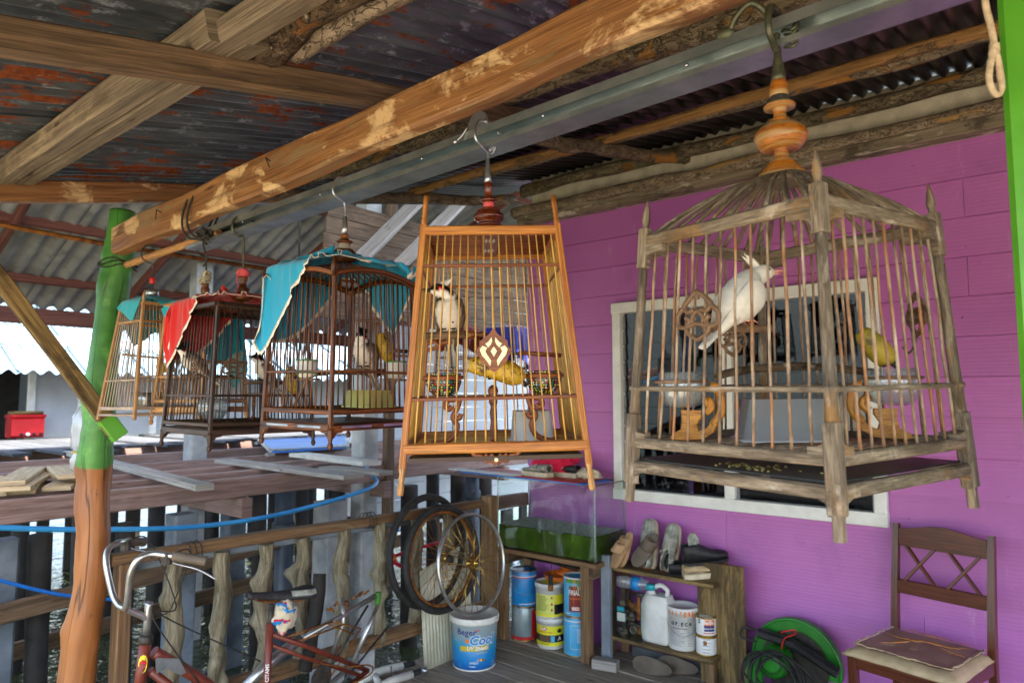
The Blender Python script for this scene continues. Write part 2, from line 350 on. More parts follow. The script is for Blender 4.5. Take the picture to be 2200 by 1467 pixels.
def m_purple():
    t = NT('purple_paint'); uv = t.co('UV', (1.1, 22, 1)); g = t.noise(uv, 1, 5, .6, 1.6)
    w = t.new('ShaderNodeTexWave', wave_type='BANDS', bands_direction='Y', wave_profile='SIN'); w.inputs['Scale'].default_value = 1.0; w.inputs['Distortion'].default_value = 7; w.inputs['Detail'].default_value = 3; w.inputs['Detail Scale'].default_value = .9; t.L(t.co('UV', (1.1, 16, 1)), w.inputs['Vector'])
    c = t.ramp(t.noise(t.co('Object'), 1.3, 6), .34, .66, lin('#ab60a8'), lin('#ba6eb4')); c = t.mix(t.math('MULTIPLY', t.ramp(t.noise(t.co('Object'), 60, 3), .74, .78), .6), c, lin('#d9b6d6'))
    c = t.mix(t.math('MULTIPLY', t.ramp(t.noise(t.co('Object'), 2.1, 7, .72), .56, .72), .45), c, lin('#8a5590')); c = t.mix(t.math('MULTIPLY', t.ramp(t.noise(t.co('Object', (1, 1, .25)), 9, 6, .7), .62, .7), .35), c, lin('#d0a3cc')); c = t.mix(t.math('MULTIPLY', t.ramp(t.noise(t.co('Object'), 34, 4), .72, .75), .7), c, lin('#5a3860'))
    h = t.math('ADD', t.math('MULTIPLY', w.outputs['Fac'], .6), t.math('MULTIPLY', g, .8)); t.bump(h, .35, .0022)
    return t.fin(t.objvar(c, .05), .45, spec=.4)
m_purple()
def m_roof():
    t = NT('rusty_sheet'); o = t.co('Object'); n = t.noise(t.co('Object', (3, 22, 1)), 1, 7, .7)
    c = t.ramp(n, .35, .68, lin('#34383c'), lin('#5f666b')); c = t.mix(t.math('MULTIPLY', t.ramp(t.noise(t.co('Object', (9, 30, 1)), 1, 7, .75), .56, .66), .8), c, lin('#9fa8ae'))
    big = t.noise(t.co('Object', (1.2, 1.2, 1)), 1, 3); rr = t.math('ADD', t.math('MULTIPLY', t.noise(t.co('Object', (6, 30, 1)), 1, 6, .7), .8), t.math('MULTIPLY', big, .45))
    k = t.ramp(rr, .655, .7); c = t.mix(k, c, t.ramp(t.noise(o, 60, 4), .3, .7, lin('#5c2710'), lin('#8f4a1c')))
    t.bump(n, .3, .002); return t.fin(c, t.ramp(k, 0, 1, (.42,) * 3, (.9,) * 3), .35)
m_roof()
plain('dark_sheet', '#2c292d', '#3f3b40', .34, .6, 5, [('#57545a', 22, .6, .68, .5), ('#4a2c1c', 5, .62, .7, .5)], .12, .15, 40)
plain('galvanised', '#8f9997', '#b3bbb8', .3, .88, 12, [('#c9d0cf', 40, .66, .74, .5), ('#6a6f6e', 30, .64, .72, .4)], 0)
plain('steel', '#8d9096', '#b5b8bb', .3, .9, 20); plain('dark_iron', '#2b2825', '#4a443c', .55, .5, 30, [('#7a4a28', 40, .6, .7, .6)])
plain('bronze_old', '#3c3f30', '#5a5a44', .5, .6, 60, [('#7c7f5c', 80, .6, .7, .5)], 0, .3, 200, .001)
plain('chrome_old', '#9a9a94', '#c4c3bd', .28, .85, 14, [('#7a5030', 50, .64, .7, .7)], 0)
plain('rust_red', '#5c2418', '#7a3420', .45, .0, 18, [('#3a1a12', 40, .6, .7, .6), ('#a05a3a', 60, .7, .74, .5)])
plain('rust', '#5a3216', '#9a6224', .75, .3, 30, [('#c08a34', 60, .62, .72, .6)])
plain('rubber', '#161614', '#2a2926', .75, 0, 30, [('#4a463e', 60, .62, .74, .5)], 0, .2, 120); plain('black_plastic', '#141414', '#262626', .38, 0, 20, [('#4b4a48', 60, .66, .74, .4)], 0, .1, 200)
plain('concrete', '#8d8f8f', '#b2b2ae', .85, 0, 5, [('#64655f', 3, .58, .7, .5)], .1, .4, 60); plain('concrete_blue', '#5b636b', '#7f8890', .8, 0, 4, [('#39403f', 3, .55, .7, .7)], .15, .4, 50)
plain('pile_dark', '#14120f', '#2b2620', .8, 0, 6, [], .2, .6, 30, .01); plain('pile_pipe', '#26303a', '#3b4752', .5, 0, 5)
plain('white_paint', '#d8d8d4', '#e8e8e4', .45, 0, 10, [('#a8a79c', 20, .64, .72, .5)], .03, .15, 60); plain('dirty_white', '#b9b8ae', '#d4d2c6', .6, 0, 12, [('#8c8674', 18, .6, .7, .6)], .05, .2, 80)
plain('lime_strip', '#a8a08c', '#c4bda8', .8, 0, 12, [('#7d7462', 20, .6, .7, .6)], .05, .2, 80)
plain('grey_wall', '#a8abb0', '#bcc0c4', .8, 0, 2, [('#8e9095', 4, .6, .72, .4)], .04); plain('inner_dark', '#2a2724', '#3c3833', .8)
plain('fibre_cement', '#7f8080', '#9c9b98', .9, 0, 4, [('#5e5f60', 6, .58, .7, .5)], .08, .2, 50); plain('roof_pale', '#54707e', '#6b8794', .6, 0, 2, [('#9fb4c0', 3, .6, .72, .4)], .05)
plain('red_plastic', '#a8161c', '#c22227', .4, 0, 4, [('#7d1014', 6, .6, .7, .4)]); plain('teal_plastic', '#1a8f9e', '#25a5b0', .35); plain('blue_plastic', '#1763b8', '#1f74cc', .45, 0, 3)
plain('hose_blue', '#2f8fd0', '#46a6e0', .4, 0, 3); plain('pink_thread', '#d8505a', '#e8686a', .8, 0, 80); plain('rope_dark', '#1f1e1a', '#38362f', .9, 0, 80, (), 0, .6, 300)
plain('rope_beige', '#a8957a', '#cbb89a', .9, 0, 90, [('#b03a34', 60, .66, .7, .9)], 0, .8, 260, .002); plain('string_pale', '#a39a80', '#c0b89c', .9, 0, 60)
plain('white_plastic', '#c9c8c0', '#dcdbd4', .4, 0, 10, [('#9a9484', 24, .64, .72, .4)]); plain('pale_wood', '#e0d4a4', '#efe6c0', .4, 0, 40)
plain('yellow_tub', '#c8c470', '#d8d585', .35, 0, 8); plain('paint_blue', '#1a78b8', '#2688c6', .35, 0, 6, [('#1460a0', 10, .6, .72, .5)]); plain('sky_print', '#4aa3cf', '#5cb2da', .4, 0, 6)
plain('label_yellow', '#d8d024', '#e4dc3a', .45, 0, 6); plain('label_pale', '#c6cc60', '#d2d670', .5, 0, 6); plain('label_black', '#141416', '#202024', .45); plain('label_red', '#7c1218', '#92181e', .45)
plain('red_print', '#b81c1c', '#cc2a24', .45); plain('orange_print', '#dd6a1c', '#e87a2a', .45); plain('white_print', '#dcdcd8', '#e8e8e4', .45); plain('navy_print', '#1c2460', '#26307a', .45); plain('grey_print', '#808488', '#989c9e', .5)
plain('gold_print', '#b8a01e', '#c8b42e', .45); plain('paint_green', '#3a7a26', '#4a9232', .4); plain('gold_tin', '#a8843a', '#c8a452', .25, .8, 20)
plain('silver_label', '#7d9296', '#9fb0b2', .35, .3, 10, [('#b8ab70', 9, .6, .7, .4)]); plain('pail_white', '#cfcdc2', '#dedcd2', .45, 0, 12, [('#9a8a68', 26, .6, .7, .6)])
def m_pail():
    t = NT('pail_print'); o = t.co('Object'); sx = t.new('ShaderNodeSeparateXYZ'); t.L(o, sx.inputs[0])
    e = t.math('ADD', sx.outputs[2], t.math('MULTIPLY', t.noise(o, 12, 5), .07)); r = t.new('ShaderNodeValToRGB'); r.color_ramp.elements[0].position = .03; r.color_ramp.elements[0].color = (*lin('#0f4f96'), 1); r.color_ramp.elements[1].position = .27; r.color_ramp.elements[1].color = (*lin('#8f9c9c'), 1)
    for p, h in ((.1, '#1279b8'), (.15, '#0f80b8'), (.19, '#2c8fb0'), (.225, '#7d969c')):
        q = r.color_ramp.elements.new(p); q.color = (*lin(h), 1)
    t.L(e, r.inputs[0]); c = t.mix(t.math('MULTIPLY', t.ramp(t.noise(o, 22, 6, .7), .62, .68), .7), r.outputs[0], lin('#c4c4b0')); return t.fin(c, .35)
m_pail()
# cloth
def cloth(name, c1, c2, rough=.8):
    t = NT(name); c = t.ramp(t.noise(t.co('UV', (3, 3, 1)), 1, 4), .3, .7, lin(c1), lin(c2)); t.bump(t.noise(t.co('UV', (260, 260, 1)), 1, 2), .15, .0006)
    t.b.inputs['Sheen Weight'].default_value = .25; return t.fin(c, rough, spec=.2)
cloth('cloth_blue', '#1f8fb4', '#2ba2c6'); cloth('cloth_red', '#b81a1a', '#cf2620'); cloth('cloth_teal', '#1f94a4', '#2fa8b4'); cloth('cloth_maroon', '#5c0f1e', '#7a1428'); cloth('cloth_navy', '#16246e', '#20328c'); cloth('cloth_pink', '#b8123c', '#cf1c4a'); cloth('cloth_print', '#c4b79a', '#d8ccb0')
def m_lace():
    t = NT('lace'); v = t.new('ShaderNodeTexVoronoi'); v.inputs['Scale'].default_value = 1; t.L(t.co('UV', (110, 130, 1)), v.inputs['Vector']); c = t.mix(t.ramp(v.outputs['Distance'], .2, .4), lin('#c8a86a'), lin('#e2dccd')); return t.fin(c, .8)
m_lace()
# glass, water, skin of fruit, plumage
def m_glass(name, tint, fac=.04, rough=.02, haze=0.0, gain=.7):
    t = NT(name); tr = t.new('ShaderNodeBsdfTransparent'); tr.inputs[0].default_value = (*tint, 1); gl = t.new('ShaderNodeBsdfGlossy'); gl.inputs['Roughness'].default_value = rough
    lw = t.new('ShaderNodeLayerWeight'); lw.inputs[0].default_value = .5; f = t.math('ADD', t.math('MULTIPLY', t.math('POWER', lw.outputs['Facing'], 4.0), gain), fac)
    mx = t.new('ShaderNodeMixShader'); t.L(f, mx.inputs[0]); base = tr.outputs[0]
    if haze:
        df = t.new('ShaderNodeBsdfDiffuse'); df.inputs[0].default_value = (.75, .78, .8, 1); m2 = t.new('ShaderNodeMixShader'); m2.inputs[0].default_value = haze; t.L(tr.outputs[0], m2.inputs[1]); t.L(df.outputs[0], m2.inputs[2]); base = m2.outputs[0]
    t.L(base, mx.inputs[1]); t.L(gl.outputs[0], mx.inputs[2]); t.L(mx.outputs[0], t.n['Material Output'].inputs[0]); return t.m
m_glass('glass_clear', (.95, .975, .965), .03); m_glass('glass_window', (.30, .34, .36), .05); m_glass('glass_thick', (.88, .92, .92), .1, .04, .14, .9); m_glass('plastic_cloudy', (.85, .87, .88), .1, .12, .34); m_glass('plastic_clear', (.9, .92, .92), .08, .12, .16); m_glass('glass_edge', (.5, .66, .63), .12, .05, .15)
def m_water():
    t = NT('water'); o = t.co('Object', (1, 1, 1)); h = t.math('ADD', t.noise(o, 2.2, 4, .55, .6), t.math('MULTIPLY', t.noise(o, 9, 3), .3)); t.bump(h, .9, .06); c = t.ramp(t.noise(o, .4, 3), .3, .7, lin('#262e1c'), lin('#363c26')); return t.fin(c, .06, spec=.5)
m_water()
def m_algae():
    t = NT('tank_water'); t.b.inputs['Transmission Weight'].default_value = 0; c = t.ramp(t.noise(t.co('Object'), 7, 4), .3, .7, lin('#26380e'), lin('#4a661f')); return t.fin(c, .08, spec=.3)
m_algae()
plain('duckweed', '#85a07a', '#bccdb4', .6, 0, 60, [('#5f7a2c', 14, .6, .7, .7), ('#a9b4a4', 110, .6, .68, .6)], 0, .8, 130, .006)
plain('banana', '#a8861c', '#c8a22c', .5, 0, 12, [('#2e2010', 26, .55, .6, .9), ('#5a4418', 60, .55, .62, .7), ('#6b7030', 7, .62, .75, .5)]); plain('fruit_old', '#7d701e', '#a8922a', .6, 0, 14, [('#2e2010', 22, .55, .62, .8), ('#c0a030', 30, .6, .7, .5)]); plain('leather_brown', '#4b4136', '#675a4a', .65, 0, 10, (), 0, .3, 80); plain('tan_rubber', '#9a7a58', '#b08c66', .7, 0, 8, (), 0, .15, 90); plain('seat_vinyl', '#8a6a56', '#a58470', .5, 0, 9, [('#c2a98e', 20, .62, .72, .5)], 0, .2, 60); plain('seat_trim', '#a8926e', '#c0ab88', .6, 0, 14, (), 0, .4, 50); plain('foam', '#a8642c', '#c98a4a', .95, 0, 60, (), 0, .8, 140)
plain('shoe_grey', '#6f7268', '#a9ab9e', .7, 0, 26, [('#3c4040', 40, .58, .64, .6)], 0, .3, 160); plain('shoe_black', '#121214', '#2b2b2c', .6, 0, 26, [('#5c5a55', 30, .64, .74, .6)], 0, .4, 90, .004); plain('shoe_sole', '#b5a88e', '#d0c4aa', .6, 0, 14, [('#8a7c62', 20, .6, .72, .5)]); plain('shoe_orange', '#d8602c', '#e8743c', .55); plain('lace_grey', '#b0ada0', '#cac7ba', .8); plain('shoe_tan', '#a58c68', '#c2aa84', .7, 0, 14, [('#7d684a', 20, .6, .7, .5)])
plain('saw_green', '#1f6a1e', '#2c8428', .35, 0, 8, [('#173f14', 16, .62, .72, .5)]); plain('corrugated_pvc', '#b0ac94', '#c8c4ac', .55, 0, 8, [('#8a8468', 12, .6, .7, .5)])
plain('quay_concrete', '#8a806f', '#9c917e', .85, 0, 1.2, [('#8f8675', 2, .6, .75, .5)], 0, .3, 30)
plain('gravel', '#4a4438', '#6b6352', .9, 0, 30, (), .3)
def m_col(name, rough=.75):
    t = NT(name); a = t.new('ShaderNodeAttribute', attribute_name='Col'); f = t.noise(t.co('Object', (1, 1, 1)), 160, 3); c = t.mix(t.math('MULTIPLY', f, .5), a.outputs['Color'], t.mix(1.0, a.outputs['Color'], (.5, .5, .5), 'MULTIPLY')); t.bump(f, .25, .001); return t.fin(c, rough, spec=.15)
m_col('plumage')
def m_bowl():
    t = NT('painted_bowl'); v = t.new('ShaderNodeTexVoronoi'); v.inputs['Scale'].default_value = 1; v.inputs['Randomness'].default_value = .25; t.L(t.co('UV', (150, 170, 1)), v.inputs['Vector'])
    d = v.outputs['Distance']; ch = t.new('ShaderNodeSeparateColor'); t.L(v.outputs['Color'], ch.inputs[0]); pal = t.new('ShaderNodeValToRGB'); pal.color_ramp.interpolation = 'CONSTANT'; e = pal.color_ramp.elements; e[0].color = (*lin('#c8b020'), 1); e[1].position = .3; e[1].color = (*lin('#a82020'), 1); q = e.new(.55); q.color = (*lin('#1c7f84'), 1); q = e.new(.78); q.color = (*lin('#d8d4c0'), 1); t.L(ch.outputs[0], pal.inputs[0])
    return t.fin(t.mix(t.ramp(d, .3, .36), pal.outputs[0], lin('#14281c')), .18)
m_bowl()
G = MATS
# ================================================================ the setting
# water
struct(MB().grid(1, 1, lambda a, b: (-150 + 300 * a, -150 + 300 * b, -1.15), False).build('water', G['water']))
# deck of planks running along the house wall
deck = thing('deck_floor', '', '', (0, 0, 0), kind='structure')
x = -.62
while x < 3.98:
    w = random.choice((.13, .15, .17, .19)); w = min(w, 3.99 - x)
    if w < .05: break
    cuts = [-4.2] + sorted(random.sample([-3.1, -2.2, -1.2, -.4], 1)) + ([random.uniform(.9, 2.2)] if random.random() < .6 else []) + [3.24 + random.uniform(-.03, .04)]
    for a, b in zip(cuts, cuts[1:]):
        MB().beam((x + w / 2, a + .004, -.018 + random.uniform(-.003, .002)), (x + w / 2, b - .004, -.018 + random.uniform(-.003, .002)), w - .012, .032, (0, 0, 1), .005, 6, .005).build('plank', G['plank_floor'], deck)
    x += w
for y in (-3.5, -1.9, -.3, 1.3, 3.1): MB().beam((-.6, y, -.11), (4.4, y, -.11), .09, .145, (0, 0, 1)).build('joist', G['beam_brown'], deck)
for y in (-1.9, 1.3, 3.1):
    for x in (-.2, 2.1, 4.2): MB().tube([(x, y, -2.2), (x, y, -.19)], .09, 12).build('pile', G['pile_dark'], deck)

# unseen pale slab behind the viewer, added to bounce sunlight in under the roof
mb = MB(); mb.box((-7.65, -6.0, -.16), (14, 18.4, .3), 0, .01); struct(mb.build('quay', G['quay_concrete']))
# ---------------------------------------------------------------- purple house
WX = 4.0; YL, YR = 3.1, -4.2; WZ0, WZ1, WY0, WY1 = .945, 2.232, .752, 2.355
house = thing('purple_house', 'purple board-clad house wall with white louvre window beside the deck', 'house', (WX, 0, 0))
pitch = .197; row = 0; z1 = 2.887
def clad(ya, yb, za, zb, zfull0, zfull1):
    """one lapped board; the lower edge stands proud"""
    def xo(z): return WX - .004 - .014 * (zfull1 - z) / (zfull1 - zfull0)
    mb = MB(); y = [ya, yb]; o = mb.o
    p = [(xo(za), ya, za), (xo(za), yb, za), (xo(zb), yb, zb), (xo(zb), ya, zb)]; q = [(WX + .012, a[1], a[2]) for a in p]
    A = [mb.P(a) for a in p]; B = [mb.P(a) for a in q]
    mb.F((A[0], A[3], A[2], A[1]), [(ya + o, za + o), (ya + o, zb + o), (yb + o, zb + o), (yb + o, za + o)])
    mb.F((A[0], A[1], B[1], B[0])); mb.F((A[1], A[2], B[2], B[1])); mb.F((A[2], A[3], B[3], B[2])); mb.F((A[3], A[0], B[0], B[3])); mb.F(B)
    mb.build('board', G['purple_paint'], house, world=True)
while z1 > -.1:
    z0 = z1 - pitch
    js = [-2.1] if row % 2 else [-1.2]
    if row in (1, 3): js = [.36, -2.1]
    if row in (10, 12): js = [1.62 if row == 10 else .62, -1.2]
    cut = [YR] + sorted(js) + [YL]
    for a, b in zip(cut, cut[1:]):
        a += .001; b -= .001
        lo, hi = max(z0 + .001, WZ0), min(z1 - .001, WZ1)
        if hi > lo and b > WY0 and a < WY1:
            if a < WY0: clad(a, WY0, z0 + .001, z1 - .001, z0, z1)
            if b > WY1: clad(WY1, b, z0 + .001, z1 - .001, z0, z1)
            aa, bb = max(a, WY0), min(b, WY1)
            if z1 - .001 > WZ1: clad(aa, bb, WZ1, z1 - .001, z0, z1)
            if z0 + .001 < WZ0: clad(aa, bb, z0 + .001, WZ0, z0, z1)
        else: clad(a, b, z0 + .001, z1 - .001, z0, z1)
    z1 = z0; row += 1
# back shell of the house: end wall, room behind the window
mb = MB(); mb.box((WX + 1.6, YL - .03, 1.4), (3.1, .05, 3.0)); mb.build('end_wall', G['purple_paint'], house, world=True)
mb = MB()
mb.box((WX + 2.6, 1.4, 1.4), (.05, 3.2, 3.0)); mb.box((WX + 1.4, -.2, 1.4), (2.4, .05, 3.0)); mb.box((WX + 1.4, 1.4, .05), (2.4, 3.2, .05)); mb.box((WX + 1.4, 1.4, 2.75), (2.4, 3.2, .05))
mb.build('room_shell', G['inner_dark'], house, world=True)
mb = MB(); mb.grid(40, 2, lambda a, b: (WX + .5 + .03 * math.sin(a * 60), .8 + .28 * a, .95 + 1.0 * b)); mb.build('curtain', G['dirty_white'], house, world=True)
win = MB(); yc = 1.575; fx = WX - .03
for (ya, yb, za, zb) in ((WY0, WY1, WZ1 - .07, WZ1), (WY0, WY1, WZ0, WZ0 + .07)): win.beam((fx, ya, (za + zb) / 2), (fx, yb, (za + zb) / 2), .07, zb - za, (0, 0, 1), .004)
for y in (WY0 + .032, WY1 - .032, yc): win.beam((fx + .002, y, WZ0 + .068), (fx + .002, y, WZ1 - .068), .06, .064, (1, 0, 0), .004)
window = win.build('window', G['white_paint'], house, world=True); tag(window, 'white framed louvre window in the purple wall')
for (ya, yb) in ((WY0 + .066, yc - .034), (yc + .034, WY1 - .066)):
    n = 11; hz = (WZ1 - WZ0 - .14) / n
    for i in range(n):
        zc = WZ0 + .07 + hz * (i + .5); mb = MB(); mb.beam((fx + .028, ya + .008, zc), (fx + .028, yb - .008, zc), .005, hz * 1.12, (-.09, 0, 1), .001); mb.build('glass_slat', G['glass_window'], window, world=True)
        for y in (ya + .004, yb - .004): MB().box((fx + .022, y, zc - hz * .1), (.03, .008, hz * .9)).build('slat_clip', G['grey_print'], window, world=True)

# ---------------------------------------------------------------- roof over the deck
RS = .222
def zb(X): return 2.461 + RS * (X - 1.16)          # underside of the rafters
RAFT = .072; POLE = .058
def zs(X): return zb(X) + RAFT + POLE + .034         # sheet
roof = thing('porch_roof', 'rusty corrugated metal roof sheets over the deck, seen from below', 'roof', (1.9, 0, zs(1.9)))
yy = -4.3; pit = .076; k = 0
while yy < 3.42:
    y1 = yy + pit * 10.5
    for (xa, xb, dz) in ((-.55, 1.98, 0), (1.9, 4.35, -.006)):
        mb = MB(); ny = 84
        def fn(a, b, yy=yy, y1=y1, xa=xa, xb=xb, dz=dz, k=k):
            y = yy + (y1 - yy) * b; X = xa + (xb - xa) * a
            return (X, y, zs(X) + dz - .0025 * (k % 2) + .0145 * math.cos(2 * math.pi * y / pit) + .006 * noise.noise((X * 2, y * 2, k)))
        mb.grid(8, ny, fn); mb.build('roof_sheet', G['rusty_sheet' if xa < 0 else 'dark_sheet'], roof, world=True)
    yy += pit * 10; k += 1
def pole(name, mat, pts, r, seg=70, amp=.22, n=14, par=None, knots=4):
    P = spline(pts, max(2, seg // (len(pts) - 1))); sd = random.random() * 90; m = len(P)
    kn = [(random.random() * m, random.random() * 6.28) for _ in range(knots)]
    def rf(i, an):
        q = 1 + amp * noise.noise((i * .22 + sd, math.cos(an) * 1.1, math.sin(an) * 1.1)) + amp * .6 * noise.noise((i * .9 + sd, math.cos(an) * 3, math.sin(an) * 3))
        for (ki, ka) in kn:
            q += .5 * math.exp(-((i - ki) / 1.8) ** 2) * max(0, math.cos(an - ka)) ** 4
        return q
    wig = [p + V((noise.noise((i * .12, sd, 0)), noise.noise((i * .12, sd, 5)), noise.noise((i * .12, sd, 9)))) * r * .5 for i, p in enumerate(P)]
    mb = MB(); mb.tube(wig, [r * (1 + .12 * noise.noise((i * .09, sd, 3))) for i in range(m)], n, True, rf)
    return mb.build(name, G[mat], par, world=par is not None)
def purlin(X, y0, y1, r=.028, mat='bark', **kw):
    z = zb(X) + RAFT + r
    return pole('purlin_pole', mat, [(X, y0, z), (X + random.uniform(-.015, .015), (2 * y0 + y1) / 3, z), (X + random.uniform(-.015, .015), (y0 + 2 * y1) / 3, z), (X, y1, z)], r, par=roof, **kw)
purlin(1.92, -3.5, 1.62, .036, 'bark', amp=.34, knots=9); purlin(2.0, -3.5, 1.15, .022, 'bark_pale'); purlin(2.08, 1.86, 3.3, .036, 'bark', amp=.34)
purlin(3.04, -3.5, 3.35, .027, 'bark_peeled', amp=.12); purlin(3.115, -3.5, 2.7, .027, 'bark', amp=.34, knots=8); purlin(.91, -3.5, 1.72, .036, 'bark_dark', amp=.34, knots=8); purlin(.985, -3.5, 1.55, .03, 'bark_pale', amp=.25)
purlin(.20, -3.5, 3.3, .03, 'bark_dark')
# paired sawn purlins low on the slope
for i, (X, y0, y1, w, h, m) in enumerate(((.765, 1.52, 3.30, .07, .075, 'beam_grey'), (.845, 1.50, 3.30, .07, .05, 'beam_grey'), (.80, -3.5, 1.66, .085, .055, 'beam_grey'))):
    z = zb(X) + RAFT + h / 2 - .004; z = z + (.0 if i < 2 else .0); MB().beam((X, y0, z), (X, y1, z), w, h, (RS * -1, 0, 1), .006, 14, .006).build('purlin_beam', G[m], roof, world=True)
# rafters (up the slope)
def rafter(y, xa, xb, w, h, mat, label):
    o = MB().beam((xa, y, zb(xa) + h / 2), (xb, y, zb(xb) + h / 2), w, h, (0, 0, 1), .006, 20, .006).build('rafter', G[mat]); tag(o, label, 'beam'); return o
rafter(1.62, -.5, 2.1, .05, .075, 'beam_brown', 'dark stained brown rafter running up under the corrugated roof across the orange beam')
rafter(3.26, -.5, 2.1, .055, .09, 'orange_varnish', 'reddish brown rafter at the end of the roof behind the green post')
rafter(-1.4, -.5, 4.0, .05, .075, 'beam_brown', 'brown rafter overhead on the open side of the porch')
for y, lab in ((1.85, 'bark covered pole continuing the dark rafter up to the house'), (3.30, 'bark covered pole at the roof end leading to the house corner')):
    o = pole('rafter_pole', 'bark', [(1.88, y - .12, zb(1.88) + .04), (2.8, y + .02, zb(2.8) + .045), (4.05, y - .01, zb(4.05) + .035)], .036); tag(o, lab, 'pole')
# wall plate timbers above the cladding
for z, r, mat, lab, yb in ((3.155, .042, 'bark', 'upper bark covered pole along the top of the purple wall', 3.12), (2.99, .042, 'bark_pale', 'lower peeling pole along the top of the purple wall', 3.2)):
    o = pole('wall_pole', mat, [(3.93, -4, z), (3.94, -1.5, z + .008), (3.93, 1, z - .005), (3.94, yb, z)], r, 90, .2); tag(o, lab, 'pole')
o = MB().beam((3.955, -4.1, 2.922), (3.955, 3.14, 2.922), .09, .066, (0, 0, 1), .006, 30, .01).build('wall_plate', G['mould_wood']); tag(o, 'weathered mould stained timber plate along the top edge of the purple cladding', 'beam')
o = MB().beam((4.034, -4.1, 3.03), (4.034, 3.08, 3.03), .03, .46, (0, 0, 1), .003, 6, .004).build('fascia_strip', G['lime_strip']); tag(o, 'pale plastered strip between the poles above the purple cladding', 'strip')
# orange beam
ob = MB().beam((1.345, -.15, 2.515), (1.14, 3.06, 2.255), .062, .122, (0, 0, 1), .009, 46, .011).build('orange_beam', G['orange_varnish']); tag(ob, 'orange varnished thick beam with scraped pale patches above the metal rail', 'beam')
for (y, z, dy) in ((1.98, 2.36, .05), (2.66, 2.30, .03)):
    X_ = 1.14 + (3.06 - y) * .064 - .03; MB().tube([(X_ + .02, y, z), (X_ - .02, y - .01, z + .012), (X_ - .03, y - dy, z - .03)], .0022, 5).build('nail', G['dark_iron'], ob)
# green posts
P = [ony(u, v, 3.17) for u, v in ((150, 1700), (166, 1460), (182, 1330), (196, 1200), (203, 1060), (206, 985), (211, 900), (219, 790), (236, 690), (249, 600), (256, 540), (262, 455))]
P[0] = V((P[1].x - .03, 3.17, -.25)); P = [V((p.x, 3.17 + .012 * math.sin(i * 1.7), p.z)) for i, p in enumerate(P)]
rr = [.078, .07, .064, .06, .058, .07, .056, .06, .058, .064, .058, .05]
Q = spline(P, 8); rq = [rr[min(int(i / 8), 11)] * (1 - (i / 8) % 1) + rr[min(int(i / 8) + 1, 11)] * ((i / 8) % 1) for i in range(len(Q))]
mb = MB(); mb.tube(Q, rq, 20, True, lambda i, an: 1 + .13 * noise.noise((i * .16, math.cos(an) * 1.3, math.sin(an) * 1.3)) + sum(.22 * math.exp(-((i - ki) / 2.2) ** 2) * max(0, math.cos(an - ka)) ** 5 for ki, ka in ((14, 4.2), (31, 4.6), (37, 3.9), (52, 4.4), (58, 3.2), (70, 4.8), (78, 4.0))) + .07 * noise.noise((i * .5, math.cos(an) * 3, math.sin(an) * 3)))
gp = mb.build('tree_trunk_post', G['post_paint']); tag(gp, 'crooked tree trunk post painted green above and orange varnish below, holding the orange beam', 'post')
for k in range(3):
    MB().tube([(Q[-14].x + .074 * math.cos(a), Q[-14].y + .074 * math.sin(a), Q[-14].z + .012 * k + .01 * math.sin(3 * a + k)) for a in [i * 6.283 / 20 for i in range(21)]], .003, 5).build('string_wrap', G['rope_dark'], gp)
rp = MB().box((1.325, .002, 1.16), (.11, .11, 2.6), 0, .008).build('green_post', G['green_paint']); tag(rp, 'bright green painted square post at the end of the metal rail', 'post')
# diagonal brace
br = MB().beam((.50, 3.04, 2.36), (1.16, 3.04, 1.46), .03, .062, (0.7, 0, .7), .004, 14, .004).build('brace_board', G['brace_wood']); tag(br, 'weathered diagonal brace board nailed to the crooked green post', 'brace')
br2 = MB().beam((1.115, 3.04, 1.523), (1.175, 3.04, 1.442), .034, .066, (0.7, 0, .7), .004).build('painted_end', G['green_paint'], br)
# ---------------------------------------------------------------- galvanised rail for the cages
rail = thing('metal_rail', 'galvanised steel channel rail carrying the hanging birdcages', 'rail', (1.25, -.2, 2.25))
RX = 1.25; RZ = 2.258
sec = [(-.034, .006), (-.034, .027), (.034, .027), (.034, -.027), (-.034, -.027), (-.034, -.015), (-.0318, -.015), (-.0318, -.0248), (.0318, -.0248), (.0318, .0248), (-.0318, .0248), (-.0318, .006)]
def channel(y0, y1, za, zc, X, par):
    mb = MB(); A = [mb.P((X + x, y0, za + z)) for x, z in sec]; B = [mb.P((X + x, y1, zc + z)) for x, z in sec]
    for i in range(len(sec)):
        j = (i + 1) % len(sec); mb.F((A[i], A[j], B[j], B[i]))
    mb.F(A); mb.F(list(reversed(B))); return mb.build('channel', G['galvanised'], par, world=True)
channel(.075, 2.62, RZ + .008, RZ - .058, RX, rail)
for y in (.12, .55, .9, 1.3, 1.75, 2.2): MB().lathe([(.0045, 0), (.004, .003), (.001, .0045)], (RX - .033, y, RZ + .006 - .024 * y), 8, (-1, 0, 0)).build('screw', G['steel'], rail, world=True)
bam = thing('bamboo_stick', 'bamboo stick tied under the orange beam prolonging the metal rail', 'stick', (1.22, 2.75, 2.19))
mb = MB(); L = [V((1.245, 2.42, 2.212)) + (V((1.185, 3.08, 2.165)) - V((1.245, 2.42, 2.212))) * (i / 40) for i in range(41)]
mb.tube(L, [.0145 + (.0025 if i % 10 == 5 else 0) for i in range(41)], 12); mb.build('cane', G['bamboo_light'], bam, world=True)
for y in (2.44, 2.48):
    mb = MB(); mb.tube([(1.195 + .055 * math.cos(a) + .02 * math.sin(a), y + .006 * math.sin(2 * a), 2.29 + .105 * math.sin(a)) for a in [i * 6.283 / 30 for i in range(30)]], .004, 6, closed=True); mb.build('tie_rope', G['rope_dark'], bam, world=True)
mb = MB()
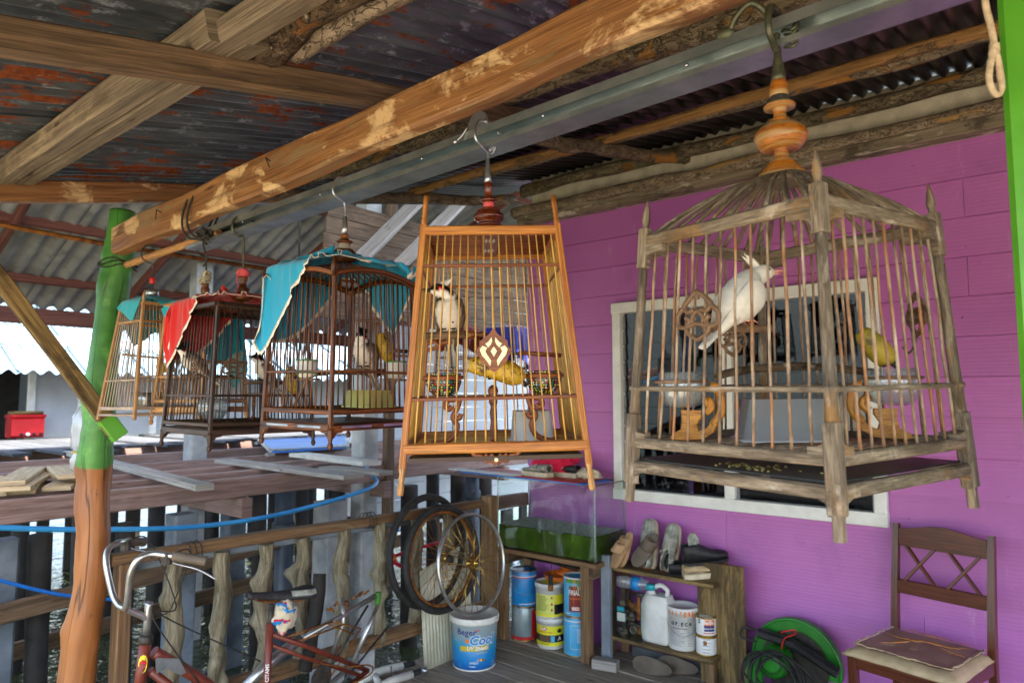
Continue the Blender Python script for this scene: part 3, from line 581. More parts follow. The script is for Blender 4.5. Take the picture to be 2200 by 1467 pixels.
for q in range(9):
    c = V((1.21, 2.45, 2.19)); mb.tube(spline([c + V((random.uniform(-.03, .03), random.uniform(-.03, .03), random.uniform(-.02, .03))) for _ in range(5)], 5), .0045, 6)
mb.build('knot', G['rope_dark'], bam, world=True)
mb = MB(); mb.tube(spline([(1.2, 2.45, 2.2), (1.2, 2.44, 2.15), (1.21, 2.43, 2.11), (1.2, 2.44, 2.08)], 5), .003, 5); mb.build('rope_tail', G['rope_dark'], bam, world=True)
# rope hanging beside the bright green post
rope = thing('hanging_rope', 'beige and red cord hanging in a loop beside the bright green post', 'rope', (1.19, .03, 2.3))
q = lambda u, v: dep(u - 10, v, 1.0)
mb = MB(); mb.tube(spline([q(2122, -60), q(2128, 10), q(2140, 60), q(2146, 100), q(2138, 140), q(2136, 175), q(2150, 203), q(2162, 190), q(2156, 140), q(2148, 105)], 6), .0048, 7); mb.build('cord', G['rope_beige'], rope, world=True)
mb = MB(); mb.tube([q(2140, 96), q(2150, 98), q(2152, 106), q(2141, 108), q(2140, 114), q(2152, 116)], .0055, 7); mb.build('knot', G['rope_beige'], rope, world=True)
# ================================================================ neighbouring jetty and houses across the water
JZ = .95
jetty = thing('timber_jetty', 'unfinished raised timber jetty frame of reddish beams across the water', 'jetty', (4, 7, JZ))
for i, y in enumerate((5.42, 5.88, 6.4, 7.3, 8.6, 10.2)):
    MB().beam((-2.5, y, JZ - .085), (9.5, y - .04, JZ - .085), .075, .16, (0, 0, 1), .008, 10, .01).build('beam', G['jetty_wood'], jetty, world=True)
for x in (.9, 3.05, 4.55, 6.4, 8.4):
    MB().beam((x, 5.3, JZ - .25), (x, 10.6, JZ - .25), .09, .16, (0, 0, 1), .008).build('cross_beam', G['jetty_wood'], jetty, world=True)
def loose(u0, v0, u1, v1, w, mat, lab, z=JZ, th=.035, grp=None):
    a, b = onz(u0, v0, z + th), onz(u1, v1, z + th); a.z = b.z = z + th / 2
    o = MB().beam(a, b, w, th, (0, 0, 1), .003, 5, .005).build('loose_board', G[mat]); tag(o, lab, 'board', grp); return o
loose(150, 968, 440, 1040, .13, 'grey_board', 'long grey board lying across the jetty beams behind the crooked green post', JZ + .002, .045)
loose(480, 985, 760, 1020, .2, 'grey_board', 'wide grey board lying on the jetty beams below the black birdcage', JZ + .002)
loose(640, 972, 800, 990, .2, 'dirty_white', 'pale painted board lying on a grey board on the jetty', JZ + .04, .04)
loose(700, 1000, 830, 1012, .16, 'grey_board', 'short weathered board at the jetty edge near the concrete pillar', JZ + .002)
# stack of fresh sawn planks: each plank on the ones below
cx0 = onz(95, 1045, JZ); lay = [(0, 0, 0), (.17, .06, 1), (-.2, -.03, 0), (.05, .1, 1), (-.1, .16, 1)]
for k in range(9):
    zz = JZ + .018 + .033 * (k // 3); off = (k % 3 - 1) * .26 + random.uniform(-.05, .05); c = V((1.72 + off, 6.0 + random.uniform(-.12, .12), zz)); an = R(random.uniform(55, 100)); d = V((math.cos(an), math.sin(an), 0)) * random.uniform(.42, .62)
    o = MB().beam(c - d, c + d, .17, .03, (0, 0, 1), .002, 4, .003).build('sawn_plank', G['fresh_board']); tag(o, 'pale fresh sawn plank in the stack on the jetty left of the crooked post', 'plank', 'stack of sawn planks on the jetty')
# older planking on the far part of the jetty
far = thing('far_planking', 'weathered grey plank walkway laid on the far half of the jetty', 'walkway', (4, 11, JZ))
x = .8
while x < 9.5:
    w = random.uniform(.16, .24)
    if random.random() < .25 and x > 4: x += w; continue
    MB().beam((x, 9.7 + random.uniform(-.9, .2), JZ + .022), (x, 12.3, JZ + .022), w - .012, .036, (0, 0, 1), .004).build('plank', G['old_plank'], far, world=True); x += w
# blue shallow tray
bt = thing('blue_tray', 'flat blue plastic panel with a pale rim lying on the jetty', 'panel', onz(650, 965, JZ))
a, b, c, d = [onz(u, v, JZ + .06) for u, v in ((556, 945), (742, 936), (748, 957), (580, 968))]
mb = MB(); ids = [mb.P(p) for p in (a, d, c, b)]; lo = [mb.P(p - V((0, 0, .03))) for p in (a, d, c, b)]; mb.F(ids); mb.F(list(reversed(lo)))
for i in range(4): mb.F((ids[(i + 1) % 4], ids[i], lo[i], lo[(i + 1) % 4]))
mb.build('sheet', G['blue_plastic'], bt, world=True)
MB().tube([a, d, c, b], .02, 8, closed=True).build('rim', G['dirty_white'], bt, world=True)
for p in (a, b, c, d): MB().box((p.x, p.y, JZ + .018), (.08, .08, .036)).build('packer', G['grey_board'], bt, world=True)
# concrete pillars and dark piles
def pillar(u, y, w, top, mat, lab, name='concrete_pillar', round_=False, grp=None, cat='pillar'):
    X = ony(u, 1000, y).x
    mb = MB()
    if round_: mb.tube([(X, y, -2.2), (X + .02, y, -.5), (X, y, top)], w / 2, 14, True, lambda i, an: 1 + .1 * noise.noise((i * 2.0 + u, math.cos(an), math.sin(an))))
    else: mb.box((X, y, (top - 2.2) / 2), (w, w, top + 2.2), 0, .015)
    o = mb.build(name, G[mat]); tag(o, lab, cat, grp); return o
pillar(783, 5.62, .2, 3.9, 'concrete', 'tall pale concrete pillar rising through the jetty beside the blue panel')
pillar(712, 5.62, .24, JZ - .34, 'concrete', 'stout stained concrete pillar below the jetty edge')
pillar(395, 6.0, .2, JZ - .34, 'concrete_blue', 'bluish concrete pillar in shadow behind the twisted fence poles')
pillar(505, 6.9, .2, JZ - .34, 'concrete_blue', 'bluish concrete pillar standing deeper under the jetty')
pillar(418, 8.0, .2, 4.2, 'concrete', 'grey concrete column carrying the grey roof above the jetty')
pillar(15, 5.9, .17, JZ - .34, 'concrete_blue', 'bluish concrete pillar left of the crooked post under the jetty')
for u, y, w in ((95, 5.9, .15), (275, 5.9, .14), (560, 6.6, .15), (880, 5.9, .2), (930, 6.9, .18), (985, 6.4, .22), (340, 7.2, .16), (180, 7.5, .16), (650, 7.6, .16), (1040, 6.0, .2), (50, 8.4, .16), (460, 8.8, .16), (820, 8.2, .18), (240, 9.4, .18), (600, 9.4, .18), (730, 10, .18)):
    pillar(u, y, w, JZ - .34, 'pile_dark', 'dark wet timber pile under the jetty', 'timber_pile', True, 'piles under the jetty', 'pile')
for u, y, lab in ((612, 5.75, 'dark blue grey sleeve pipe pile under the jetty beside the stout pillar'), (1015, 5.9, 'blue grey sleeve pipe pile near the bicycle tyres')):
    o = pillar(u, y, .17, JZ - .17, 'pile_pipe', lab, 'pipe_pile', True, None, 'pile'); X = ony(u, 1000, y).x; MB().lathe([(.1, 0), (.105, .02), (.105, .08), (.1, .1)], (X, y, .35), 16).build('coupling', G['pile_pipe'], o)
for (y, z, xa, xb, lab) in ((5.72, .0, -1, 4.4, 'dark horizontal tie beam between the piles above the water'), (6.4, -.45, -1, 6, 'lower dark tie beam between piles close to the water')):
    o = MB().beam((xa, y, z - .05), (xb, y, z + .35), .06, .13, (0, 0, 1), .006, 8, .01).build('tie_beam', G['beam_brown']); tag(o, lab, 'beam')
# hose and ropes
P = [V((-1.5, 4.62, 1.02))] + [ony(u, v, 4.62) for u, v in ((-150, 1118), (0, 1133), (210, 1137), (430, 1130), (620, 1100), (800, 1045))]; e = P[-1]; P += [V((e.x + .35, 5.1, JZ - .03)), V((e.x + .55, 5.40, JZ + .01))]
o = MB().tube(spline(P, 8), .016, 10).build('water_hose', G['hose_blue']); tag(o, 'light blue hose slung along the front of the jetty', 'hose')
for (ua, va, ub, vb, y, lab) in ((-60, 1230, 280, 1290, 5.3, 'dark blue rope stretched low between piles beside the crooked post'), (700, 1190, 1000, 1080, 6.3, 'blue mooring rope rising between the pillars')):
    a, b = ony(ua, va, y), ony(ub, vb, y); o = MB().tube(spline([a, (a + b) / 2 - V((0, 0, .04)), b], 8), .012, 7).build('mooring_rope', G['blue_plastic']); tag(o, lab, 'rope')
# steel rod under the roof end
o = MB().tube([ony(-260, 448, 3.42), ony(0, 482, 3.42), ony(245, 528, 3.42), ony(720, 600, 3.42), ony(900, 622, 3.42)], .011, 8).build('steel_rod', G['rust']); tag(o, 'rusty ribbed steel rod stretched behind the crooked green post', 'rod')
for i in range(0): pass
# ---------------------------------------------------------------- grey roof over the jetty
def zj(y): return 2.72 + .4 * (9.0 - y)
jr = thing('jetty_roof', 'grey fibre cement roof on red timbers above the jetty', 'roof', (3, 9, 2.7))
for k in range(11):
    x0 = -1.5 + k * .98
    for (ya, yb2, dz) in ((2.8, 5.5, .012), (5.35, 7.3, .0), (7.15, 9.3, -.012)):  # nearest row extended, unseen, over the porch roof to keep sun off the jetty
        mb = MB(); mb.grid(40, 2, lambda a, b, x0=x0, ya=ya, yb2=yb2, dz=dz: (x0 + 1.06 * a, ya + (yb2 - ya) * b, zj(ya + (yb2 - ya) * b) + .03 * math.cos(a * 1.06 / .177 * 6.283) + .07 + dz)); mb.build('roof_sheet', G['fibre_cement'], jr, world=True)
for y in (4.2, 5.4, 6.5, 7.6, 8.6): MB().beam((-1.5, y, zj(y)), (9.2, y, zj(y)), .05, .09, (0, .4, 1)).build('purlin', G['red_timber'], jr, world=True)
for x in (.2, 1.9, 3.35, 4.9, 6.5, 8.2): MB().beam((x, 3.7, zj(3.7) - .09), (x, 9.2, zj(9.2) - .09), .05, .1, (0, .4, 1)).build('rafter', G['red_timber'], jr, world=True)
MB().beam((-1.5, 9.0, 2.52), (9.2, 9.0, 2.52), .08, .18, (0, 0, 1)).build('eaves_beam', G['red_timber'], jr, world=True)
for x in (-1.2, 8.9): MB().box((x, 9.0, .7), (.14, .14, 3.6)).build('post', G['red_timber'], jr, world=True)
# ---------------------------------------------------------------- far house with a sunlit pale roof
fh = thing('far_house', 'low grey house under a sunlit pale blue wavy roof across the jetty', 'house', (5, 12.6, JZ))
mb = MB(); 
for (xa, xb) in ((-3, 2.75), (3.55, 14)): mb.box(((xa + xb) / 2, 12.7, 1.3), (xb - xa, .12, 2.6))
mb.build('wall', G['grey_wall'], fh, world=True); MB().box((3.15, 13.6, 1.4), (1.0, .1, 1.6)).build('inner_wall', G['inner_dark'], fh, world=True)
for x in (2.75, 3.55, 4.25, 5.4, 6.6, 7.9): MB().box((x, 12.6, 1.4), (.1, .08, 1.7)).build('trim_post', G['white_paint'], fh, world=True)
MB().box((5, 12.55, 2.08), (16, .06, .1)).build('eaves_board', G['beam_brown'], fh, world=True)
MB().box((5, 12.62, JZ - .06), (16, .3, .1)).build('plinth', G['gold_print'], fh, world=True)
for k in range(34): MB().box((-2 + k * .45, 12.75, -.2), (random.uniform(.14, .3), .06, 2.2)).build('skirting_board', G['pile_dark'], fh, world=True)  # dark boards added to block the bright horizon mirrored in the water
for r_ in range(5):
    y0 = 11.7 + r_ * .85
    for k in range(14):
        x0 = -.5 + k * .9; mb = MB(); mb.grid(30, 2, lambda a, b, x0=x0, y0=y0, r_=r_: (x0 + .96 * a, y0 + .95 * b, 1.96 + .5 * (y0 + .95 * b - 11.7) + .035 * math.cos(a * .96 / .2 * 6.283) + .02 * (1 - b))); mb.build('roof_tile', G['roof_pale'], fh, world=True)
MB().box((5, 16.2, 2.0), (19, .1, 4.6)).build('rear_wall', G['grey_wall'], fh, world=True)
cool = thing('ice_box', 'red plastic ice box with a drain plug standing at the far house', 'ice box', onz(80, 936, JZ))
p = V((3.42, 12.35, JZ + .04)); cool.location = p; MW[cool] = Matrix.Translation(p)
MB().box((0, 0, .17), (.42, .3, .3), 0, .03).build('body', G['red_plastic'], cool); MB().box((0, 0, .34), (.45, .33, .05), 0, .02).build('lid', G['red_plastic'], cool)
for x in (-.08, .08, .17): MB().lathe([(.024, 0), (.02, .02)], (x, -.152, .07), 12, (0, -1, 0)).build('foot_pad', G['black_plastic'], cool)
MB().lathe([(.03, 0), (.027, .02), (.012, .025)], (0, -.152, .07), 14, (0, -1, 0)).build('drain_plug', G['white_print'], cool)
sk = MB().box((3.42, 12.35, JZ + .04 + .39), (.38, .26, .05), .1, .02).build('folded_sack', G['brace_wood']); tag(sk, 'folded brown sack on the lid of the red ice box', 'sack')
yb_ = MB().box((2.4, 12.3, JZ + .34), (.34, .34, .6), 0, .04).build('yellow_drum', [G['gold_print']]); tag(yb_, 'yellow container standing left of the red ice box', 'container')
# ---------------------------------------------------------------- pale neighbour house behind the cages
nh = thing('pale_house', 'pale grey house wall with white corner boards behind the middle birdcages', 'house', (7, 7.6, 0))
X0 = ony(757, 460, 7.6).x
k = 0
for i in range(22):
    z0 = -.3 + i * .22; MB().beam((X0, 7.62, z0 + .11), (12, 7.62, z0 + .11), .02, .214, (0, -.05, 1), .002).build('board', G['grey_wall'], nh, world=True)
for x in (X0 + .03, X0 + .2): MB().box((x, 7.59, 2.2), (.09, .05, 4.9)).build('corner_board', G['white_paint'], nh, world=True)
MB().beam((X0, 7.5, .95), (12, 7.5, .95), .2, .1, (0, 0, 1)).build('sill_beam', G['jetty_wood'], nh, world=True)
MB().beam((X0, 7.54, .6), (12, 7.54, .6), .1, .12, (0, 0, 1)).build('floor_beam', G['jetty_wood'], nh, world=True)
for k in range(16): MB().box((4.8 + k * .45, 7.7, -.4), (random.uniform(.16, .3), .06, 1.9)).build('skirting_board', G['pile_dark'], nh, world=True)  # more dark boards added under this house to dull the water's reflection
# slanting grey timbers, shaded loft behind
for (ua, va, ub, vb, y, w, lab) in ((770, 560, 905, 425, 5.0, .2, 'weathered grey slanting board behind the blue draped birdcage'), (838, 590, 985, 440, 4.7, .17, 'second pale slanting timber leaning beside the first')):
    a, b = ony(ua, va, y), ony(ub, vb, y); o = MB().beam(a, b + (b - a) * .5, .04, w, (0, 1, .3), .005, 6, .006).build('slanting_timber', G['grey_board']); tag(o, lab, 'timber')
loft = thing('loft_wall', 'dark weathered timber gable under the roof end behind the teak birdcage', 'wall', (4.8, 5.2, 2.6))
for i in range(7): MB().beam((3.65 + i * .02, 5.3, 2.42 + i * .16), (7.6, 5.3, 2.42 + i * .16), .02, .155, (0, 0, 1), .003).build('board', G['beam_brown'], loft, world=True)
for x in (4.6, 7.4): MB().box((x, 5.36, 1.7), (.1, .08, 3.9)).build('post', G['beam_brown'], loft, world=True)
a, b = ony(640, 618, 4.3), ony(1125, 640, 4.3); hang = MB().beam(a, b + (b - a) * .25, .035, .035, (0, 0, 1)).build('hanging_bar', G['beam_brown']); tag(hang, 'thin dark bar carrying the far cloth draped birdcages', 'bar')
for u in (640, 1130): 
    p = ony(u, 630, 4.3); MB().tube([p + V((0, 0, .6 if u < 700 else .75)), p], .008, 6).build('hanger', G['dark_iron'], hang)
# ================================================================ birdcages
def rotm(yaw, tx, ty): return (Matrix.Rotation(R(tx), 4, 'X') @ Matrix.Rotation(R(ty), 4, 'Y') @ Matrix.Rotation(R(yaw), 4, 'Z'))
SGN = [(-1, -1), (-1, 1), (1, 1), (1, -1)]
class Cage:
    def __init__(c, name, label, xyz, yaw, tx, ty, a, k, group=None):
        c.M = Matrix.Translation(V(xyz)) @ rotm(yaw, tx, ty); c.t = thing('birdcage', label, 'birdcage', M=c.M, group=group); c.a = a; c.k = k; c.name = name
    def h(c, z): return c.a * (1 - c.k * z)
    def cn(c, i, z, e=0.0): q = c.h(z) + e; return V((SGN[i % 4][0] * q, SGN[i % 4][1] * q, z))
    def side(c, i, s, z, e=0.0): return c.cn(i, z, e).lerp(c.cn(i + 1, z, e), s)
    def b(c, mb, name, mat, par=None): return mb.build(name, G[mat], par or c.t)
    def rails(c, z, w, h, mat, name='rail', e=0.0, ends=.0, dz=0):
        for i in range(4):
            p, q = c.cn(i, z, e), c.cn(i + 1, z, e); c.b(MB().beam(p, q, w, h, (0, 0, 1), min(w, h) * .2, 4, min(w, h) * .12), name, mat)
    def bars(c, z0, z1, n, r, mat, sides=(0, 1, 2, 3), bend=None, e=0.0, seg=6, wob=.0012):
        for i in sides:
            m = n[i] if hasattr(n, '__len__') else n
            for j in range(m):
                s = (j + 1) / (m + 1); p, q = c.side(i, s, z0, e), c.side(i, s, bend(s) if bend else z1, e); sd = random.random() * 99
                P = [p.lerp(q, t / 5) + V((noise.noise((t * .8, sd, 0)), noise.noise((t * .8, sd, 4)), 0)) * wob for t in range(6)]
                c.b(MB().tube(P, r * random.uniform(.88, 1.12), seg, True), 'bar', mat)
    def finial(c, z, prof, mat, name='finial', n=24): return c.b(MB().lathe(prof, (0, 0, z), n), name, mat)
    def hook(c, z0, zrail, mat, r=.004, yoff=.02):
        """iron hook: up from the finial and over the rail (rail direction = world Y)"""
        I = c.M.inverted(); top = c.M @ V((0, 0, z0)); P = [top, top + V((0, 0, .02))]
        zr = zrail; X = top.x; y = top.y
        P += [V((X - .005, y, zr - .035)), V((X - .02, y, zr - .03)), V((X - .043, y, zr - .015)), V((X - .045, y, zr + .012)), V((X - .03, y, zr + .035)), V((X, y, zr + .041)), V((X + .03, y, zr + .036)), V((X + .044, y, zr + .02))]
        P = [I @ p for p in P]; h = c.b(MB().tube(spline(P, 5), r, 8), 'hook', mat); return h

def scroll(mb, pts, w, th):
    """fretwork strip: ribbon of real thickness along a curve in its own plane"""
    mb.tube(spline(pts, 5), w, 6, True, el=th / w)
# ---- plumage
BLACK = lin('#1a1714'); WHT = lin('#e6e2d8'); BRN = lin('#6b5a48'); REDW = lin('#c8281c'); CRM = lin('#cfc4b0')
def bird(label, pos, yaw, pitch, scale, kind, name='bulbul', headyaw=0.0, group=None):
    """perched bird: one continuous body from tail tip to bill base; local +x forward, feet at origin"""
    M = Matrix.Translation(V(pos)) @ Matrix.Rotation(yaw, 4, 'Z')
    t = thing(name, label, 'bird', M=M, group=group); s = scale
    B = Matrix.Translation(V((0, 0, .034 * s))) @ Matrix.Rotation(-pitch, 4, 'Y')       # body axis raised by pitch
    tl = .78 if kind == 'white' else 1.0
    S = [(-.128, .0, .010, .004), (-.105, .0, .014, .005), (-.078, .001, .011, .0065), (-.055, .004, .014, .012), (-.035, .006, .024, .022), (-.008, .004, .031, .030), (.018, .003, .031, .031), (.038, .006, .025, .026), (.052, .011, .0185, .019), (.064, .016, .0165, .0165), (.075, .018, .0145, .014), (.083, .017, .0095, .009), (.088, .0155, .004, .0038)]
    S = [((-.05 + (q[0] + .05) * tl) if q[0] < -.05 else q[0], q[1], q[2] * (1.16 if kind == 'white' and -.05 < q[0] < .045 else 1), q[3] * (1.16 if kind == 'white' and -.05 < q[0] < .045 else 1)) for q in S]
    mb = MB(B); n = 16; rings = []; P = spline([(q[0], 0, q[1]) for q in S], 4); ax = []
    hr = Matrix.Rotation(max(0, pitch - R(12)) * .9, 4, 'Y') @ Matrix.Rotation(headyaw, 4, 'Z'); C0 = V((.046, 0, .008))
    for i, p in enumerate(P):
        k = i / 4; j = min(int(k), len(S) - 2); f = k - j; ry = S[j][2] * (1 - f) + S[j + 1][2] * f; rz = S[j][3] * (1 - f) + S[j + 1][3] * f
        w = max(0, min(1, (p.x - .035) / .03)); w = w * w * (3 - 2 * w); ring = []
        for q in range(n):
            an = 2 * math.pi * q / n; loc = V((p.x, math.cos(an) * ry, p.z + math.sin(an) * rz)); c0 = C0; tur = c0 + hr @ (loc - c0); ring.append(mb.P((loc.lerp(tur, w)) * s))
        rings.append(ring)
    for i in range(len(rings) - 1):
        for q in range(n): j = (q + 1) % n; mb.F((rings[i][q], rings[i + 1][q], rings[i + 1][j], rings[i][j]), None, True)
    mb.F(rings[0]); mb.F(list(reversed(rings[-1])))
    I = B.inverted()
    def colour(p):
        q = (I @ p) / s; w = max(0, min(1, (q.x - .035) / .03)); c0 = C0; loc = q
        if w > .5: loc = c0 + hr.inverted() @ (q - c0)
        x, y, z = loc; nn = noise.noise(q * 90) * .12
        if kind == 'white': c = WHT if x > -.06 else lin('#cfccc6'); return c
        if x < -.05: c = lin('#3a322a') if (z > 0 or abs(y) < .004) else lin('#b9b2a6'); return c
        if x < .045:
            if z > .010 + nn * .05 + (.004 if x < 0 else 0): c = BRN
            elif abs(y) > .022 and z > -.008: c = lin('#857664')
            else: c = lin('#d8cfc0') if x > -.03 else lin('#c4b4a0')
            if x > .03 and z > -.004: c = lin('#3a3029')
            return c
        if z > .020: return BLACK
        if .058 < x < .070 and z > .0115 and abs(y) > .010: return REDW
        if z < .012: return WHT
        return BLACK
    body = mb.build('body', G['plumage'], t, col=colour)
    H = B @ Matrix.Translation(C0 * s) @ hr @ Matrix.Translation(-C0 * s)
    cm = 'beak_pink' if kind == 'white' else 'black_plastic'
    mb = MB(H); mb.tube([V((.084, 0, .0165)) * s, V((.094, 0, .016)) * s, V((.103, 0, .0145)) * s, V((.108, 0, .012)) * s], [.0042 * s, .003 * s, .0017 * s, .0004 * s], 8); mb.build('upper_bill', G[cm], t)
    mb = MB(H); mb.tube([V((.083, 0, .0125)) * s, V((.093, 0, .0115)) * s, V((.103, 0, .0105)) * s], [.003 * s, .002 * s, .0004 * s], 8); mb.build('lower_bill', G[cm], t)
    for sg in (-1, 1):
        mb = MB(H); mb.ell(V((.073, sg * .0128, .0215)) * s, (.0034 * s, .0018 * s, .0034 * s), 10, 6); mb.build('eye', G['black_plastic'], t)
        if kind == 'white': mb = MB(H); mb.ell(V((.066, sg * .0142, .018)) * s, (.0045 * s, .0012 * s, .0028 * s), 8, 6); mb.build('cheek_patch', G['red_print'], t)
        # folded wing
        mb = MB(B); W = [(.036, .010, .004), (.02, .016, .012), (-.01, .012, .016), (-.04, .004, .012), (-.075, -.001, .005), (-.088, -.002, .001)]
        mb.tube(spline([(q[0] * s, sg * (.027 * s if i < 3 else (.019 if i == 3 else .010) * s), q[1] * s) for i, q in enumerate(W)], 4), [max(.0008, (W[min(int(i / 4), 5)][2] * (1 - (i / 4) % 1) + W[min(int(i / 4) + 1, 5)][2] * ((i / 4) % 1))) * s for i in range(21)], 10, True, el=1, rf=lambda i, an: 1.0 if abs(math.sin(an)) > .7 else .62)
        mb.build('wing', G['plumage'], t, col=lambda p: (WHT if kind == 'white' else (lin('#57493b') if noise.noise(p * 120) > -.1 else lin('#6f604f'))))
    mb = MB(H)
    for k in (range(2, 5) if kind == 'white' else range(7)):
        a = (k - 3) * .05; mb.tube([V((.066 - k * .002, a * .04, .030)) * s, V((.061 - k * .003, a * .06, .043)) * s, V((.049 - k * .002, a * .08, .054 + (.004 if k == 3 else 0))) * s], [.0042 * s, .0032 * s, .0005 * s], 6)
    mb.build('crest', G['plumage'], t, col=lambda p: WHT if kind in ('white', 'pale') else BLACK)
    for sg in (-1, 1):
        mb = MB(); hip = B @ V((-.005 * s, sg * .012 * s, -.024 * s)); an = V((.0 + .004, sg * .012 * s, .012 * s)); ft = V((0, sg * .012 * s, .003))
        mb.tube([hip, an, ft], [.0024 * s, .0019 * s, .0017 * s], 6)
        for q in (-.012, 0, .012): mb.tube([ft, ft + V((.010 * s, q * .5 * s, .0012)), ft + V((.017 * s, q * .8 * s, -.004))], [.0017 * s, .0014 * s, .0007 * s], 5)
        mb.tube([ft, ft + V((-.010 * s, 0, -.002))], [.0016 * s, .0008 * s], 5); mb.build('leg', G['beak_pink' if kind == 'white' else 'dark_iron'], t)
    return t
plain('seed_mix', '#6b5a2c', '#a89a5c', .8, 0, 120)
plain('beak_pink', '#c98a74', '#d89c84', .5)
def banana(name, label, pts, r, group=None, parts=True):
    P = spline(pts, 8); m = len(P); rad = [r * max(.12, math.sin(math.pi * min(1, max(0, .06 + .9 * i / (m - 1)))) ** .45) for i in range(m)]
    mb = MB(); mb.tube(P, rad, 10, True, lambda i, an: 1 + .06 * math.cos(5 * an)); o = mb.build('banana', G['banana']); tag(o, label, 'banana', group)
    d = (P[-1] - P[-2]).normalized(); MB().tube([P[-1] - d * .003, P[-1] + d * .014], [r * .25, r * .2], 7).build('stem', G['dark_iron'], o); return o

# ---------------------------------------------------------------- cage 1: large grey domed cage
c1 = Cage('c1', 'large weathered grey birdcage with slatted dome and tall orange finial holding a white bird', (1.25, .384, 1.416), -16.6, .33, -1.64, .2003, .291)
c = c1; T = c.t
for i in range(4):
    po = c.b(MB().tube([c.cn(i, z) for z in (.15, .199, .2005, .204, .2075, .209, .3, .43)], [.0105, .0095, .0125, .0135, .0125, .0092, .0088, .0082], 12), 'post', 'old_frame')
    d = V((SGN[i][0], 0, 0)); c.b(MB().beam(c.cn(i, .035), c.cn(i, .158), .023, .023, d, .004, 6, .002), 'post_block', 'old_frame', po)
    c.b(MB().beam(c.cn(i, .0), c.cn(i, .04), .015, .015, d, .003), 'foot', 'old_frame', po); c.b(MB().beam(c.cn(i, .425), c.cn(i, .498), .021, .021, d, .003), 'top_block', 'old_frame', po)
    c.b(MB().tube([c.cn(i, z) for z in (.495, .505, .515, .53, .552)], [.0075, .0058, .0082, .0062, .001], 6), 'spike', 'old_frame', po)
    # curved corner brackets on each side of the post
    for sgn, nx in ((1, i + 1), (-1, i - 1)):
        for zc, up_, L, hh in ((.062, -1, .045, .03), (.118, 1, .036, .03), (.458, -1, .05, .03)):
            p = c.cn(i, zc); d2 = (c.cn(nx, zc) - p).normalized(); poly = [(0, -.008), (L, -.008), (L, .006), (L * .6, .007), (L * .32, .012), (L * .16, .02), (.011, hh), (0, hh)]
            poly = [(x, y * up_) for x, y in poly]; poly = poly if up_ > 0 else list(reversed(poly)); c.b(MB().prism(poly, p, d2, V((0, 0, 1)), .015), 'bracket', 'old_frame', po)
c.rails(.064, .016, .02, 'old_frame'); c.rails(.108, .015, .018, 'old_frame'); c.rails(.204, .008, .0085, 'old_frame', 'middle_rail')
def arch1(s): return .474 + .004 * (1 - (2 * s - 1) ** 2)
for i in range(4):
    c.b(MB().beam(c.cn(i, .474), c.cn(i + 1, .474), .014, .022, (0, 0, 1), .003, 8, .002), 'top_rail', 'old_frame')
c.bars(.106, .47, 11, .0025, 'old_bar', bend=arch1, wob=.003)
for j in range(15):
    s = (j + 1) / 16; c.b(MB().tube([c.side(0, s, .106).lerp(c.side(2, 1 - s, .106), f) for f in (0.02, .5, .98)], .0026, 6), 'floor_slat', 'old_bar')
c.b(MB().beam(c.side(0, .5, .106), c.side(2, .5, .106), .012, .008, (0, 0, 1)), 'floor_bar', 'old_frame')
mb = MB(); q = c.h(.075) - .006; mb.box((0, 0, .076), (2 * q, 2 * q, .003)); c.b(mb, 'tray', 'black_plastic')
for i in range(4):
    for j in range(10):
        s = (j + .5) / 10; e = c.side(i, s, arch1(s) + .008); an = math.atan2(e.y, e.x); tp = V((math.cos(an) * .034, math.sin(an) * .034, .578)); mid = e.lerp(tp, .5); mid.z = .482 + .061; q1 = e.lerp(tp, .22); q1.z = .482 + .031; q2 = e.lerp(tp, .78); q2.z = .578 - .011
        c.b(MB().tube(spline([e, q1, mid, q2, tp], 3), .0044, 6, True, el=.8), 'dome_rib', 'old_frame')
c.b(MB().lathe([(.03, -.012), (.046, -.01), (.048, -.004), (.04, .002)], (0, 0, .578), 24), 'dome_ring', 'old_frame')
c.finial(.578, [(0.0396, 0), (0.043, 0.003), (0.0387, 0.006), (0.0396, 0.008), (0.031, 0.014), (0.0318, 0.017), (0.0241, 0.021), (0.0249, 0.024), (0.0202, 0.028), (0.0206, 0.03), (0.0128, 0.034), (0.0119, 0.05), (0.0133, 0.052), (0.0258, 0.05), (0.0353, 0.053), (0.0396, 0.06), (0.0451, 0.068), (0.046, 0.076), (0.043, 0.084), (0.037, 0.09), (0.0344, 0.093), (0.0258, 0.098), (0.0224, 0.099), (0.0171, 0.1), (0.0166, 0.103), (0.0176, 0.105), (0.0119, 0.109), (0.0104, 0.118), (0.0133, 0.128), (0.0267, 0.127), (0.0275, 0.131), (0.0241, 0.135), (0.0142, 0.138)], 'turned_orange', n=32)
c.b(MB().lathe([(.0155, 0), (.0175, .003), (.0165, .006), (.0175, .009), (.015, .012)], (0, 0, .715), 16), 'cord_wrap', 'rope_dark')
c.b(MB().lathe([(.0155, 0), (.0165, .005), (.0155, .02), (.0125, .032)], (0, 0, .727), 20), 'finial_top', 'turned_orange')
c.b(MB().lathe([(.0135, 0), (.0125, .01), (.0095, .03), (.007, .045), (.0055, .07)], (0, 0, .755), 14), 'hook_socket', 'bronze_old')
hk = c.hook(.822, 2.262, 'bronze_old', .0062)
I = c.M.inverted(); w0 = c.M @ V((0, 0, .86)); mb = MB(I)
for k in range(5): mb.tube(spline([w0 + V((.005, -.012, -.012 - .008 * k)), w0 + V((-.005, -.03, -.02 - .008 * k)), w0 + V((0, -.036, -.008 - .008 * k)), w0 + V((.004, -.028, 0 - .008 * k))], 4), .0028, 5)
mb.build('leaf_curl', G['bronze_old'], T)
